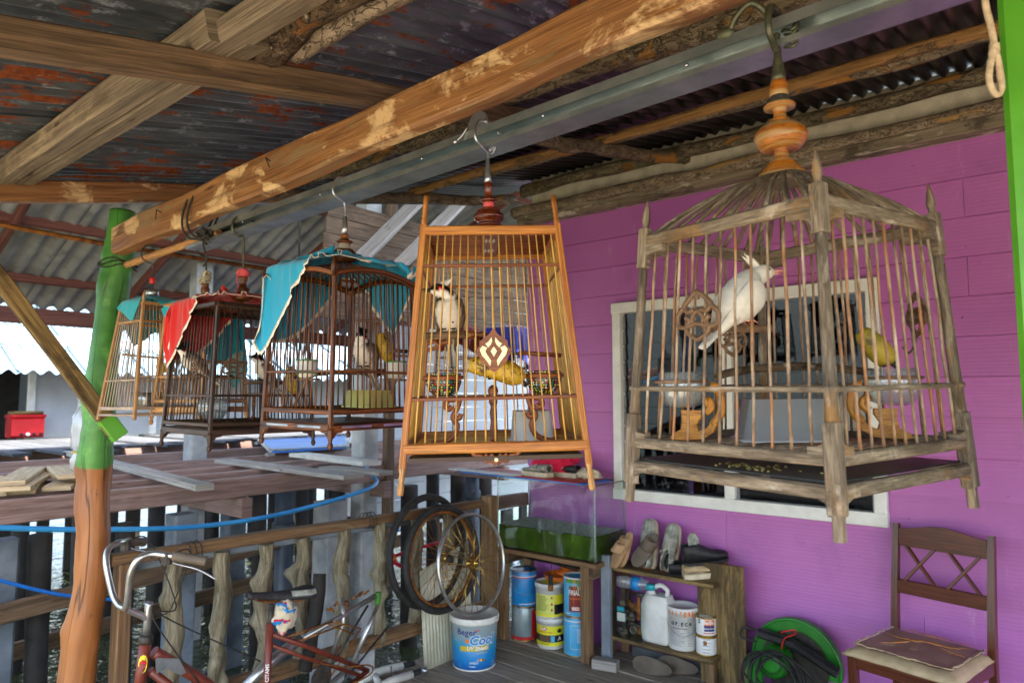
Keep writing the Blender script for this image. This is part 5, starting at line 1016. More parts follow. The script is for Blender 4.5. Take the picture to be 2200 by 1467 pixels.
# ---------------------------------------------------------------- cage 6: hidden behind the red cloth, with a turned finial
c6 = Cage('c6', 'brown birdcage under a teal cloth between the black cage and the bamboo cage', (1.30, 2.62, 1.50), 20, 0, 0, .12, .5)
c = c6; darkcage(c, 'bamboo_light', 'bamboo_light', .09, .18, .455, 9, False, foot=False, br=.0017)
c.b(MB().beam(c.side(0, .5, .46), c.side(2, .5, .46), .02, .01, (0, 0, 1)), 'roof_bar', 'bamboo_light'); c.finial(.462, [(.03, 0), (.033, .004), (.018, .012), (.012, .02), (.024, .026), (.022, .03), (.012, .036), (.016, .052), (.0175, .065), (.012, .08), (.015, .085)], 'turned_brown', n=20)
mb = MB()
for q in range(6): mb.tube(spline([V((random.uniform(-.018, .018), random.uniform(-.018, .018), .55 + .012 * k + random.uniform(-.005, .005))) for k in range(5)], 4), .005, 6)
c.b(mb, 'rag_wrap', 'string_pale'); c.hook(.6, 2.19, 'dark_iron', .0035)
# ---------------------------------------------------------------- far cages on the thin bar
for (u, vtop, y, a, lab) in ((820, 690, 4.3, .17, 'far brown birdcage under a maroon cloth on the thin bar'), (1095, 705, 4.3, .19, 'far pale birdcage under a navy cloth beside the purple wall'), (985, 705, 4.42, .15, 'far reddish birdcage with bare top between the maroon and navy cloths')):
    top = ony(u, vtop, y); c = Cage('far', lab, (top.x, y, top.z - .45), 12, 0, 0, a, .2, 'far cages on the thin bar'); m_ = 'bamboo_grey' if 'pale' in lab else 'teak_dark'
    for i in range(4): c.b(MB().beam(c.cn(i, 0), c.cn(i, .45), .014, .014, (1, 0, 0)), 'post', m_)
    for z in (.05, .17, .45): c.rails(z, .012, .012, m_)
    c.bars(.05, .45, 9, .0025, m_, wob=.001); q = c.h(.04); mb = MB(); mb.box((0, 0, .045), (2 * q, 2 * q, .006)); c.b(mb, 'tray', m_)
    c.b(MB().beam(c.side(0, .5, .455), c.side(2, .5, .455), .03, .01, (0, 0, 1)), 'roof_bar', m_)
    zz = ony(u, 634, 4.3).z - (top.z - .45); c.finial(.455, [(.02, 0), (.035, .01), (.03, .03), (.012, .045), (.016, .06), (.01, .08)], 'turned_brown', n=16); c.b(MB().tube([(0, 0, .53), (0, 4.3 - y, zz)], .005, 6), 'hook', 'dark_iron')
    globals()['far_' + ('m' if 'maroon' in lab else 'n' if 'navy' in lab else 'r')] = c
# ================================================================ cloths draped over the cages (small position-based cloth solver)
def drape(c, label, cat, mat, size, ctr, ang, zt, zd, rfin, n=40, steps=110, seed=1, lace=True, bunch=.0, group=None, frict=.6, wind=(0, 0), e=.006, pins=()):
    rng = np.random.RandomState(seed); nu, nv = n, int(n * size[1] / size[0]); nu1, nv1 = nu + 1, nv + 1
    U, W = np.meshgrid(np.linspace(-.5, .5, nu1) * size[0], np.linspace(-.5, .5, nv1) * size[1], indexing='ij')
    ca, sa = math.cos(ang), math.sin(ang); X = np.zeros((nu1, nv1, 3))
    U2 = U * (1 - bunch); W2 = W * (1 - bunch * .5); X[..., 0] = ctr[0] + ca * U2 - sa * W2; X[..., 1] = ctr[1] + sa * U2 + ca * W2
    X[..., 2] = zd + .05 + bunch * .07 * np.sin(U * 70 + 1.6 * np.sin(W * 14 + seed)) + bunch * .03 * np.sin(W * 52 + 2 * np.sin(U * 11)) + .006 * rng.randn(nu1, nv1)
    lu, lw = size[0] / nu, size[1] / nv; Vv = np.zeros_like(X); dt = 1 / 60.
    def con(A, B, L, k=1.0):
        d = B - A; l = np.sqrt((d ** 2).sum(-1, keepdims=True)) + 1e-9; return d * ((l - L) / l * .5 * k)
    def apply(sA, sB, L, k):
        m = con(X[sA], X[sB], L, k); X[sA] += m; X[sB] -= m
    sl = slice; full = sl(None)
    cons = []
    for o in (0, 1):
        a = np.arange(o, nu1 - 1, 2); cons.append(((a, full), (a + 1, full), lu, 1.0)); b = np.arange(o, nv1 - 1, 2); cons.append(((full, b), (full, b + 1), lw, 1.0))
        for q in (0, 1):
            A = np.ix_(np.arange(o, nu1 - 1, 2), np.arange(q, nv1 - 1, 2)); cons.append(((A[0], A[1]), (A[0] + 1, A[1] + 1), math.hypot(lu, lw), .5)); cons.append(((A[0] + 1, A[1]), (A[0], A[1] + 1), math.hypot(lu, lw), .5))
    for o in range(4):
        a = np.arange(o, nu1 - 2, 4);  cons.append(((a, full), (a + 2, full), 2 * lu, .06)); b = np.arange(o, nv1 - 2, 4); cons.append(((full, b), (full, b + 2), 2 * lw, .06))
    def collide():
        x, y, z = X[..., 0], X[..., 1], X[..., 2]
        if rfin > 0:
            r = np.sqrt(x * x + y * y) + 1e-9; rr = rfin * np.clip((zd + .12 - z) / .1, .35, 1); m = (r < rr) & (z > zt); f = np.where(m, rr / r, 1); x *= f; y *= f
        hh = c.a * (1 - c.k * np.clip(z, 0, zt)) + e; mx = np.maximum(np.abs(x), np.abs(y)); ht = c.a * (1 - c.k * zt) + e
        top = zt + (zd - zt) * np.clip(1 - mx / ht, 0, 1) + e
        ins = (mx < hh) & (z < top)
        dtp = top - z; dsd = hh - mx
        up = ins & (dtp < dsd + .012); side = ins & ~up
        z[up] = top[up]
        bx = side & (np.abs(x) >= np.abs(y)); by = side & ~bx
        x[bx] = np.sign(x[bx]) * hh[bx]; y[by] = np.sign(y[by]) * hh[by]
        return ins, up
    pin = [(int(round((pu / size[0] + .5) * nu)), int(round((pw / size[1] + .5) * nv)), np.array(pt)) for (pu, pw, pt) in pins]; pst = [X[i, j].copy() for i, j, _ in pin]
    for st in range(steps):
        f_ = min(1.0, (st + 1) / 35.); f_ = f_ * f_ * (3 - 2 * f_)
        P0 = X.copy(); Vv[..., 2] -= 9.8 * dt; Vv[..., 0] += wind[0] * dt; Vv[..., 1] += wind[1] * dt; Vv *= .97; X += Vv * dt
        for it in range(9):
            for (a, b, L, k) in cons: apply(a, b, L, k)
            ins, up = collide()
            for q_, (i, j, pt) in enumerate(pin):
                tgt = pst[q_] * (1 - f_) + pt * f_; X[i, j] = tgt
            X[up, 0:2] = P0[up, 0:2] * .93 + X[up, 0:2] * .07
            sd_ = ins & ~up; X[sd_] = P0[sd_] * .55 + X[sd_] * .45
        Vv = (X - P0) / dt; Vv[ins] *= (1 - frict)
        sp = np.sqrt((Vv ** 2).sum(-1, keepdims=True)); Vv *= np.minimum(1, 2.5 / (sp + 1e-9))
    mb = MB(); G_ = [[mb.P(X[i, j]) for j in range(nv1)] for i in range(nu1)]
    for i in range(nu):
        for j in range(nv): mb.F((G_[i][j], G_[i + 1][j], G_[i + 1][j + 1], G_[i][j + 1]), [(i * lu, j * lw), ((i + 1) * lu, j * lw), ((i + 1) * lu, (j + 1) * lw), (i * lu, (j + 1) * lw)], True)
    o = mb.build('draped_cloth', G[mat]); o.matrix_world = c.M; MW[o] = c.M; tag(o, label, cat, group)
    so = o.modifiers.new('thick', 'SOLIDIFY'); so.thickness = .0016; so.offset = 1
    ss = o.modifiers.new('sub', 'SUBSURF'); ss.levels = 1; ss.render_levels = 1
    if lace:
        mb = MB()
        for edge in (0, 1, 2, 3):
            if edge == 0: E = [(X[i, 0], X[i, 1]) for i in range(nu1)]
            elif edge == 1: E = [(X[i, nv], X[i, nv - 1]) for i in range(nu1)]
            elif edge == 2: E = [(X[0, j], X[1, j]) for j in range(nv1)]
            else: E = [(X[nu, j], X[nu - 1, j]) for j in range(nv1)]
            A, B_ = [], []
            for i, (p, q) in enumerate(E):
                p, q = V(p), V(q); d = (p - q).normalized(); nrm = V((p.x, p.y, .06)).normalized() * .0012; A.append(mb.P(p - d * .003 + nrm)); B_.append(mb.P(p + d * (.0068 + .0016 * math.cos(i * 2.1)) + nrm))
            for i in range(len(A) - 1): mb.F((A[i], A[i + 1], B_[i + 1], B_[i]), [(i * lu, 0), ((i + 1) * lu, 0), ((i + 1) * lu, .015), (i * lu, .015)], True)
        l = mb.build('lace_hem', G['lace'], o); s2 = l.modifiers.new('thick', 'SOLIDIFY'); s2.thickness = .0012
    return o
drape(c3, 'bright blue cloth with lace hem draped over the dark palm wood cage', 'cloth', 'cloth_blue', (.74, .39), (-.02, .06), R(-45), .500, .54, .045, 62, 130, 3, True, .3, e=.017, pins=((-.34, .02, (-.155, .15, .555)), (.0, -.06, (-.055, -.035, .585)), (.33, -.17, (.13, -.10, .545)), (.05, .09, (.05, .07, .56))))
drape(c4, 'red cloth with lace hem draped over the black birdcage', 'cloth', 'cloth_red', (.74, .37), (-.03, .05), R(-45), .484, .505, .032, 62, 130, 5, True, .3, e=.015, pins=((-.34, .02, (-.165, .16, .505)), (.02, -.04, (-.12, -.09, .555)), (.33, -.16, (.13, -.10, .51)), (.05, .09, (.05, .06, .53))))
drape(c5, 'small teal cloth draped over the bamboo birdcage', 'cloth', 'cloth_teal', (.34, .22), (-.0, .05), R(60), .45, .47, .022, 28, 90, 7, False, .3)
drape(c6, 'teal cloth hanging over the brown cage behind the red cloth', 'cloth', 'cloth_teal', (.5, .42), (.05, -.04), R(25), .465, .478, .03, 34, 90, 9, False, .2)
drape(globals()['far_m'], 'maroon cloth draped over a far birdcage', 'cloth', 'cloth_maroon', (.62, .5), (0, 0), R(20), .455, .47, .03, 26, 80, 13, False, .15)
drape(globals()['far_n'], 'navy blue cloth draped over the far birdcage beside the purple wall', 'cloth', 'cloth_navy', (.85, .75), (-.05, -.05), R(40), .455, .47, .03, 28, 80, 15, False, .15)
# ================================================================ fence of twisted poles
FY = 3.15
fence = thing('pole_fence', 'low fence of twisted grey driftwood poles between sawn rails at the deck edge', 'fence', (2.4, FY, 0))
a, b = V((1.20, FY, .925)), V((3.62, FY, .885))
MB().beam(a, b, .06, .05, (0, 0, 1), .005, 30, .005).build('top_rail', G['rail_wood'], fence, world=True)
MB().tube([V((1.3, FY + .05, .87)), V((3.5, FY + .05, .835))], .017, 10).build('pipe', G['concrete_blue'], fence, world=True)
MB().beam((1.22, FY, .255), (3.6, FY, .20), .05, .075, (0, 0, 1), .005, 24, .005).build('bottom_rail', G['rail_wood'], fence, world=True)
MB().box((1.255, FY - .0, .44), (.055, .075, .93), 0, .005).build('end_post', G['rail_wood'], fence, world=True)
MB().box((3.56, 3.10, .47), (.085, .085, .94), 0, .006).build('corner_post', G['rail_wood'], fence, world=True)
MB().beam((3.6, FY + .02, .87), (4.05, FY + .02, .86), .05, .09, (0, 0, 1), .005).build('wall_rail', G['rail_wood'], fence, world=True)
for u in (375, 473, 566, 648, 735, 815, 893, 962):
    X = ony(u, 1300, FY).x; sd = u * .37; N = 46; pts = []; rad = []
    for i in range(N + 1):
        t = i / N; z = .22 + .68 * t - .02; pts.append(V((X + .035 * noise.noise((t * 3.4 + sd, 0, 0)), FY + .02 * noise.noise((t * 4 + sd, 5, 0)), z))); rad.append(.035 * (1 + .16 * noise.noise((t * 6 + sd, 9, 0))))
    tw = random.choice((-1, 1)) * random.uniform(7, 12); kn = [(random.uniform(6, N - 6), random.random() * 6.28) for _ in range(5)]
    def rf(i, an, tw=tw, sd=sd, kn=kn):
        t = i / N; q = 1 + .10 * math.sin(2 * an + tw * t) + .11 * math.sin(3 * an + tw * t * 1.3) + .10 * math.sin(6 * an + tw * t * 1.8 + 3 * noise.noise((t * 5, sd, 0))) + .12 * noise.noise((t * 14, math.cos(an) * 2 + sd, math.sin(an) * 2))
        for ki, ka in kn: q += .75 * math.exp(-((i - ki) / 1.9) ** 2) * max(0, math.cos(an - ka)) ** 5
        return q
    MB().tube(pts, rad, 20, True, rf).build('baluster', G['driftwood'], fence, world=True)
for u in (395, 960 - 180): p = ony(u, 1180, FY); MB().tube([V((p.x + .002 * k, FY + .045 * math.cos(q), .905 + .045 * math.sin(q))) for k, q in enumerate([i * .5 for i in range(40)])], .003, 5).build('wire_tie', G['dark_iron'], fence, world=True)
stick = MB().tube(spline([ony(655, 1440, 3.02), ony(668, 1380, 3.02), ony(680, 1310, 3.03), ony(688, 1232, 3.05)], 6), .033, 14, True, lambda i, an: 1 + .25 * noise.noise((i * .4, math.cos(an), math.sin(an)))).build('charred_stake', G['pile_dark']); tag(stick, 'blackened wooden stake leaning on the fence behind the saddle', 'stake')
# water bottle hanging behind the crooked post
bo = thing('plastic_bottle', 'large clear plastic bottle hanging behind the crooked green post', 'bottle', (1.2, 3.40, 1.27))
MB().lathe([(.05, 0), (.07, .01), (.082, .03), (.083, .06), (.074, .085), (.072, .1), (.082, .115), (.084, .2), (.08, .25), (.055, .295), (.022, .315), (.018, .335)], (0, 0, 0), 28).build('shell', G['plastic_cloudy'], bo); MB().lathe([(.0755, 0), (.0785, .004), (.0755, .008)], (0, 0, .09), 24).build('rubber_band', G['gold_print'], bo); MB().lathe([(.02, 0), (.021, .02), (.0, .021)], (0, 0, .33), 14).build('cap', G['blue_plastic'], bo)
MB().tube([(0, 0, .35), (-.02, -.12, .55)], .002, 5).build('string', G['string_pale'], bo)
# ================================================================ bicycles
BY = 2.78
W = lambda u, v, y=BY: ony(u, v, y)
bk = thing('bicycle', 'rust red bicycle with chrome riser handlebar and black grey saddle beside the fence', 'bicycle', (1.5, BY, 0))
def bt_(mb, pts, r, n=12, **k): return mb.tube(pts, r, n, True, **k)
hd0, hd1 = W(313, 1378), W(296, 1500)
fr = MB(); bt_(fr, [hd0, hd1], .021); 
dn0 = W(330, 1400); bt_(fr, spline([dn0, W(400, 1440), W(470, 1490), W(560, 1590)], 5), .022); bt_(fr, [W(322, 1440), W(400, 1500), W(500, 1580)], .016)
st0, st1 = W(580, 1337), W(566, 1590); bt_(fr, [st0, st1], .0165); 
ax = W(790, 1440); bt_(fr, [W(584, 1362), W(660, 1388), ax], .0115); bt_(fr, [W(584, 1385), W(650, 1410), W(780, 1452)], .009); bt_(fr, [W(570, 1585), W(690, 1520), ax], .012)
frame_ = fr.build('frame', G['rust_red'], bk, world=True)
MB().prism([(0, 0), (.09, -.03), (.12, -.09), (.1, -.095), (.04, -.05), (.005, -.06)], W(334, 1412, BY - .024), (1, 0, 0), (0, 0, 1), .004).build('gusset_plate', G['galvanised'], frame_, world=True)
MB().lathe([(.024, 0), (.026, .01), (.026, .022), (.022, .03)], hd0 + V((0, 0, -.005)), 16).build('headset', G['dark_iron'], bk, world=True)
st = MB(); bt_(st, [hd0, W(319, 1300), W(322, 1292)], .0135); bt_(st, spline([W(318, 1330), W(300, 1320), W(280, 1312), W(268, 1305)], 4), .012); st.build('stem', G['chrome_old'], bk, world=True)
cl = W(268, 1306); hb = MB(); yd = .27
def hbp(sg): return [cl + V((0, sg * .0, 0)), cl + V((-.01, sg * .035, .01)), cl + V((-.02, sg * .07, .05)), cl + V((-.03, sg * .11, .15)), cl + V((-.015, sg * .135, .20)), cl + V((.025, sg * .15, .215)), cl + V((.07, sg * .19, .207)), cl + V((.12, sg * .23, .195))]
for sg in (-1, 1): bt_(hb, spline(hbp(sg), 6), .0115)
hbar = hb.build('handlebar', G['chrome_old'], bk, world=True)
for sg in (-1, 1):
    p, q = cl + V((.078, sg * .196, .206)), cl + V((.17, sg * .27, .18)); MB().tube([p, p.lerp(q, .05), p.lerp(q, .95), q], [.015, .017, .017, .0185], 12, True, lambda i, an: 1 + .05 * math.cos(6 * an)).build('grip', G['leather_brown'], hbar, world=True)
    m_ = cl + V((.06, sg * .18, .206)); MB().tube(spline([m_, m_ + V((.03, sg * .0, -.03)), m_ + V((.1, sg * .05, -.06)), m_ + V((.15, sg * .09, -.1))], 5), .0045, 7).build('brake_lever', G['steel'], hbar, world=True); MB().box(m_ + V((.005, 0, -.01)), (.03, .035, .04), .5, .008).build('lever_clamp', G['dark_iron'], hbar, world=True)
sp = MB(); bt_(sp, [st0 - V((0, 0, .05)), W(583, 1300)], .0125); sp.build('seat_post', G['dark_iron'], bk, world=True)
# saddle: shaped shell
s0 = W(535, 1283); s1 = W(645, 1275); L_ = (s1 - s0).length; dx = (s1 - s0).normalized()
mb = MB()
def sad(a, b_):
    t = a; w = .016 + .058 * max(0, (t - .35) / .65) ** 1.2 * (1 - .35 * max(0, t - .9) / .1); an = (b_ - .5) * math.pi * 1.15; h_ = .022 + .018 * t
    return s0 + dx * (t * L_ * 1.25 - .01) + V((0, math.sin(an) * w * 1.0, math.cos(an) * h_ - .01 + .012 * (2 * t - 1) ** 2))
mb.grid(18, 14, sad); sadl = mb.build('saddle', G['shoe_black'], bk, world=True); so = sadl.modifiers.new('t', 'SOLIDIFY'); so.thickness = .006
mb = MB(); mb.grid(8, 4, lambda a, b_: (lambda p: p + V((0, -.004, .004)))(sad(.62 + .36 * a, .1 + .22 * b_ * (1 - .3 * a)))); mb.build('saddle_panel', G['shoe_grey'], sadl, world=True)
rl = MB(); bt_(rl, spline([s0 + V((.02, -.012, .0)), s0 + V((.05, -.015, -.025)), s1 + V((-.02, -.02, -.025)), s1 + V((.02, -.02, .0))], 4), .004, 7); bt_(rl, spline([s0 + V((.02, .012, .0)), s0 + V((.05, .015, -.025)), s1 + V((-.02, .02, -.025)), s1 + V((.02, .02, .0))], 4), .004, 7); rl.build('saddle_rail', G['rust'], sadl, world=True)
fk = MB(); 
for sg in (-1, 1): bt_(fk, spline([hd1, hd1 + V((-.01, sg * .05, -.05)), V((hd1.x - .05, BY + sg * .055, .15)), V((hd1.x - .09, BY + sg * .055, .008))], 5), .011)
fk.build('fork', G['rust_red'], bk, world=True)
MB().tube([W(563, 1590), V((W(563, 1590).x, BY, .008))], .018, 10).build('stand', G['dark_iron'], bk, world=True)
ck = MB(); cc = W(690, 1455, BY - .03); ck.lathe([(.055, 0), (.056, .002), (.055, .004)], cc, 30, (0, -1, 0)); ck.build('chainring', G['dark_iron'], bk, world=True)
for k_, (u0, v0, u1, v1) in enumerate(((790, 1300, 700, 1450), (830, 1350, 735, 1467))): MB().tube([W(u0, v0, BY + .04), W(u1, v1, BY + .02)], .006, 7).build('stay', G['dark_iron'], bk, world=True)
rk = MB()
for (p, q) in (((610, 1370), (715, 1335)), ((715, 1335), (775, 1350)), ((640, 1378), (740, 1340)), ((705, 1340), (760, 1362)), ((775, 1350), (700, 1470))): bt_(rk, [W(*p), W(*q)], .0042, 6)
rk.build('carrier', G['rust'], bk, world=True)
# head badge and lettering (flat print)
bd = V((hd0.x - .012, BY - .0, hd0.z - .07)); mb = MB(); hx = hd0.lerp(hd1, .36); nrm = (V((0, 0, CAMH)) - hx); nrm.z = 0; nrm.normalize(); tx = V((-nrm.y, nrm.x, 0)) * -1
fcyl = lambda x, y, r=.0216, c0=hx: c0 + nrm * (r * math.cos(x / r)) + tx * (-r * math.sin(x / r)) + V((0, 0, y))
def disc(rx, ry, r_): 
    m2 = MB(); ids = [m2.P(fcyl(rx * math.cos(k * .5236), ry * math.sin(k * .5236), r_)) for k in range(12)]; m2.F(ids); return m2
disc(.017, .033, .0218).build('badge', G['label_yellow'], frame_, world=True); disc(.014, .014, .0222).build('badge_center', G['red_print'], frame_, world=True)
sc0 = st0.lerp(st1, .42); n2 = (V((0, 0, CAMH)) - sc0); n2.z = 0; n2.normalize(); t2 = V((n2.y, -n2.x, 0)); mb = MB(); text_on(mb, 'CITAMS', .022, lambda x, y: sc0 + n2 * .0172 + V((0, 0, x)) + t2 * (y), .0004); mb.build('lettering', G['white_print'], frame_, world=True)
bag = MB(); cb_ = W(612, 1322, BY - .02); bag.ell((0, 0, 0), (.05, .032, .06), 30, 22)
def crumple(p, k): q = p.normalized(); return p * (1 + .35 * noise.noise(q * 2.2 + V((k, 0, 0))) + .22 * (1 - 2 * abs(noise.noise(q * 4 + V((0, k, 0))))))
bag.v = [crumple(p, 3.0) for p in bag.v]; bag.mi = [(1 if noise.noise(V((f_[0] * .0, bag.v[f_[0]].z * 55, bag.v[f_[0]].x * 30))) > .22 else 2 if noise.noise(V((4.0, bag.v[f_[0]].z * 50, bag.v[f_[0]].x * 30))) > .3 else 0) for f_ in bag.f]
o = bag.build('rag_bundle', [G['cloth_print'], G['paint_blue'], G['cloth_pink']]); o.location = cb_; tag(o, 'crumpled striped rag stuffed under the bicycle saddle', 'rag')
for k_, (p_, q_, r_) in enumerate(((cl + V((.06, -.18, .2)), W(330, 1330, BY - .05), W(430, 1470, BY - .02)), (cl + V((.06, .18, .2)), W(345, 1320, BY + .03), W(560, 1420, BY + .01)))): MB().tube(spline([p_, p_ + V((.1, .02, .0)), q_ + V((.06, 0, .02)), q_, r_], 6), .0028, 6).build('brake_cable', G['rubber'], bk, world=True)
MB().tube(spline([W(690, 1425, BY - .03), W(740, 1432, BY - .03), W(792, 1428, BY - .03), W(800, 1442, BY - .03), W(770, 1462, BY - .03), W(700, 1487, BY - .03)], 5), .004, 6).build('chain', G['rust'], bk, world=True)
# silver frame leaning at the fence
S = lambda u, v, y=2.96: ony(u, v, y)
sf = thing('bicycle_frame', 'bare silver bicycle frame leaning against the fence behind the red bicycle', 'bicycle frame', (2.0, 2.96, 0))
m_ = MB(); bt_(m_, [S(505, 1500), S(575, 1425), S(645, 1372)], .025); bt_(m_, [S(640, 1378), S(720, 1330), S(806, 1280)], .014); bt_(m_, [S(814, 1290), S(790, 1350), S(757, 1428)], .0135); bt_(m_, [S(735, 1285), S(738, 1340), S(700, 1440)], .012); bt_(m_, [S(505, 1500), S(600, 1560), S(757, 1428)], .013)
m_.build('tubes', G['chrome_old'], sf, world=True); MB().box(S(812, 1284), (.03, .03, .06), 0, .008).build('dropout', G['paint_green'], sf, world=True)
br_ = MB()
for k in range(10): p = S(700 + k * 9, 1308 - k * 3.5); bt_(br_, [p, p + V((random.uniform(-.03, .03), -.02, random.uniform(-.03, .04)))], .006, 6)
br_.build('brake_parts', G['rust'], sf, world=True); MB().tube([V((S(600, 1560).x, 2.96, .005)), S(600, 1560)], .012, 8).build('leg', G['chrome_old'], sf, world=True)
# pink frame outside the fence
pk = thing('pink_bicycle_frame', 'pink and orange bicycle frame hanging outside the fence', 'bicycle frame', ony(845, 1200, 3.3)); q = lambda u, v: ony(u, v, 3.3)
m_ = MB(); bt_(m_, [q(832, 1200), q(880, 1182)], .01); bt_(m_, [q(832, 1200), q(885, 1228)], .012); bt_(m_, [q(880, 1182), q(960, 1160), q(960, 1260), q(885, 1228)], .012); m_.build('tubes', G['cloth_pink'], pk, world=True); bt_(MB(), [q(846, 1190), q(852, 1212)], .01).build('brace', G['orange_print'], pk, world=True)
MB().tube([q(955, 1160), ony(955, 1100, 3.2)], .004, 6).build('tie', G['rope_dark'], pk, world=True)
# white suspension fork lying on the deck
sk2 = thing('suspension_fork', 'dirty white bicycle suspension fork lying on the deck edge', 'fork', onz(840, 1450)); m_ = MB()
g0 = lambda u, v, z=.03: onz(u, v, z)
bt_(m_, [g0(775, 1462), g0(820, 1440), g0(865, 1430)], .022); bt_(m_, [g0(790, 1490), g0(840, 1462), g0(885, 1448)], .022); bt_(m_, [g0(800, 1444), g0(818, 1474)], .018); m_.build('lowers', G['dirty_white'], sk2, world=True)
m_ = MB(); bt_(m_, [g0(865, 1430), g0(890, 1424)], .016); bt_(m_, [g0(885, 1448), g0(905, 1440)], .016); m_.build('stanchions', G['rubber'], sk2, world=True); m_ = MB()
for u, v in ((812, 1442), (840, 1460)): p = g0(u, v); bt_(m_, [p, p + V((0, 0, .075))], .004, 6)
m_.build('brake_studs', G['dark_iron'], sk2, world=True); MB().lathe([(.02, 0), (.021, .03), (.012, .035)], g0(905, 1440), 14, (.6, -.5, 0)).build('cap', G['steel'], sk2, world=True)
# ================================================================ wheels, pail and panel in the corner
def wheel(name, label, ctr, nrm, R0, tyre, rimmat, spmat):
    t = thing(name, label, 'wheel' if 'tyre' not in name else 'tyre', ctr); nrm = V(nrm).normalized(); a_, b2 = frame_of(nrm); N = 72
    circ = lambda r, off=0: [a_ * (math.cos(k * 6.28319 / N) * r) + b2 * (math.sin(k * 6.28319 / N) * r) + nrm * off for k in range(N)]
    if tyre: MB().tube(circ(R0), .021, 12, closed=True, rf=lambda i, an: 1 + (.07 if (i % 2) and math.cos(an) ** 2 > .4 else 0)).build('tyre', G['rubber'], t)
    if rimmat:
        rr_ = R0 - (.028 if tyre else .0); mb = MB(); mb.tube(circ(rr_), .0125, 8, closed=True, el=.8); mb.build('rim', G[rimmat], t)
        MB().tube([nrm * -.05, nrm * -.035, nrm * -.034, nrm * -.028, nrm * -.027, nrm * .027, nrm * .028, nrm * .034, nrm * .035, nrm * .05], [.006, .007, .022, .022, .012, .012, .022, .022, .007, .006], 14).build('hub', G['gold_tin'], t)
        mb = MB()
        for k in range(32):
            an = k * 6.28319 / 32; sg = 1 if k % 2 else -1; ho = an + (.9 if (k // 2) % 2 else -.9); mb.tube([a_ * (math.cos(ho) * .02) + b2 * (math.sin(ho) * .02) + nrm * .031 * sg, a_ * (math.cos(an) * (rr_ - .006)) + b2 * (math.sin(an) * (rr_ - .006))], .0021, 4)
        mb.build('spokes', G[spmat], t, kind='stuff')
    return t
lean = V((-.0, -1, .16))
wheel('bicycle_rim', 'bare silver bicycle wheel with golden spokes standing on the paint pail', V((3.10, 2.835, .615)), lean, .285, False, 'chrome_old', 'gold_tin')
w2 = wheel('bicycle_wheel', 'rusty bicycle wheel with black tyre and sprocket behind the silver rim', V((3.00, 2.985, .64)), V((0, -1, .10)), .298, True, 'rust', 'rust'); MB().lathe([(.012, 0), (.03, .002), (.03, .008), (.024, .01), (.024, .018), (.012, .02)], (0, -.052, 0), 20, (0, -1, .1)).build('sprocket', G['dark_iron'], w2)
wheel('bicycle_tyre', 'bare knobbly black bicycle tyre hanging behind the rusty wheel', V((2.945, 3.06, .685)), V((.06, -1, .06)), .315, True, None, None)
pail = thing('paint_pail', 'blue and silver printed paint pail carrying the bare silver wheel', 'pail', (3.175, 2.885, 0))
pr_ = lambda z: .128 + .014 * z / .3
MB().lathe([(.122, 0), (.127, .004), (pr_(.02), .02), (pr_(.262), .262)], (0, 0, 0), 48).build('shell', G['pail_print'], pail); MB().lathe([(.118, -.001), (.1285, .0), (.1295, .006), (.126, .01)], (0, 0, 0), 48).build('foot_ring', G['pail_white'], pail)
lid_ = MB(); lid_.lathe([(pr_(.262) + .001, .262), (.149, .264), (.15, .276), (.1495, .285), (.15, .296), (.1475, .301), (.14, .3), (.137, .294), (.02, .294)], (0, 0, 0), 48); lid_.build('lid', G['pail_white'], pail)
aim = math.atan2(-2.885, -3.175)          # side of the pail that shows
def cyl(z0, r, th0=0.0, rr_=None): return lambda x, y: V(((r(z0 + y) if callable(r) else r) * math.cos(aim + th0 + x / .13), (r(z0 + y) if callable(r) else r) * math.sin(aim + th0 + x / .13), z0 + y))
def patch(name, mat, par, z0, z1, t0, t1, r, base=None, n=14):
    A_ = aim if base is None else base; mb = MB(); mb.grid(n, 2, lambda a, b_: V((r * math.cos(A_ + t0 + (t1 - t0) * a), r * math.sin(A_ + t0 + (t1 - t0) * a), z0 + (z1 - z0) * b_))); return mb.build(name, G[mat], par)
Lr = lambda z: pr_(z) + .0009
def put(txt, size, z0, th, mat, bold=0, shear=0, sx=1, off=0): mb = MB(); text_on(mb, txt, size, cyl(z0, lambda z: Lr(z) + off, th), bold, shear, sx); mb.build('lettering', G[mat], pail)
put('Beger', .05, .225, -.36, 'navy_print', .0006); put('Shield', .012, .238, .12, 'red_print', .0003); put('Cool', .074, .178, .34, 'white_print', .006, .2); put('Cool', .074, .178, .34, 'paint_blue', .0022, .2, 1, .0006)
mb = MB(); mb.grid(18, 2, lambda a, b_: cyl(.116, lambda z: Lr(z) + .0001)(-.085 + .175 * a, .03 * b_ + .004 * a)); mb.build('gold_strip', G['gold_print'], pail)
put('UV Shield', .031, .134, .12, 'white_print', .001, .25, 1, .0008); put('cool roof shield', .011, .107, .38, 'gold_print', .0002)
for k_, (m_, th) in enumerate((('sky_print', .12), ('orange_print', .2), ('label_yellow', .28), ('red_print', .36), ('paint_green', .44))): patch('icon', m_, pail, .06, .072, th, th + .07, pr_(.066) + .001, n=4)
put('SHIELD', .016, .05, -.02, 'white_print', .0002, .1); put('15 years', .012, .03, -.1, 'white_print', .0002)
mb = MB(); ids = [mb.P(cyl(.175, lambda z: Lr(z))(x, y)) for x, y in ((-.045, .012), (-.052, .006), (-.05, -.006), (-.04, -.014), (-.03, -.006), (-.028, .006), (-.035, .012))]; mb.F(list(reversed(ids))); mb.build('shield_mark', G['orange_print'], pail)
pv = thing('ribbed_panel', 'pale ribbed plastic panel leaning on the fence behind the wheels', 'panel', (3.0, 3.08, 0))
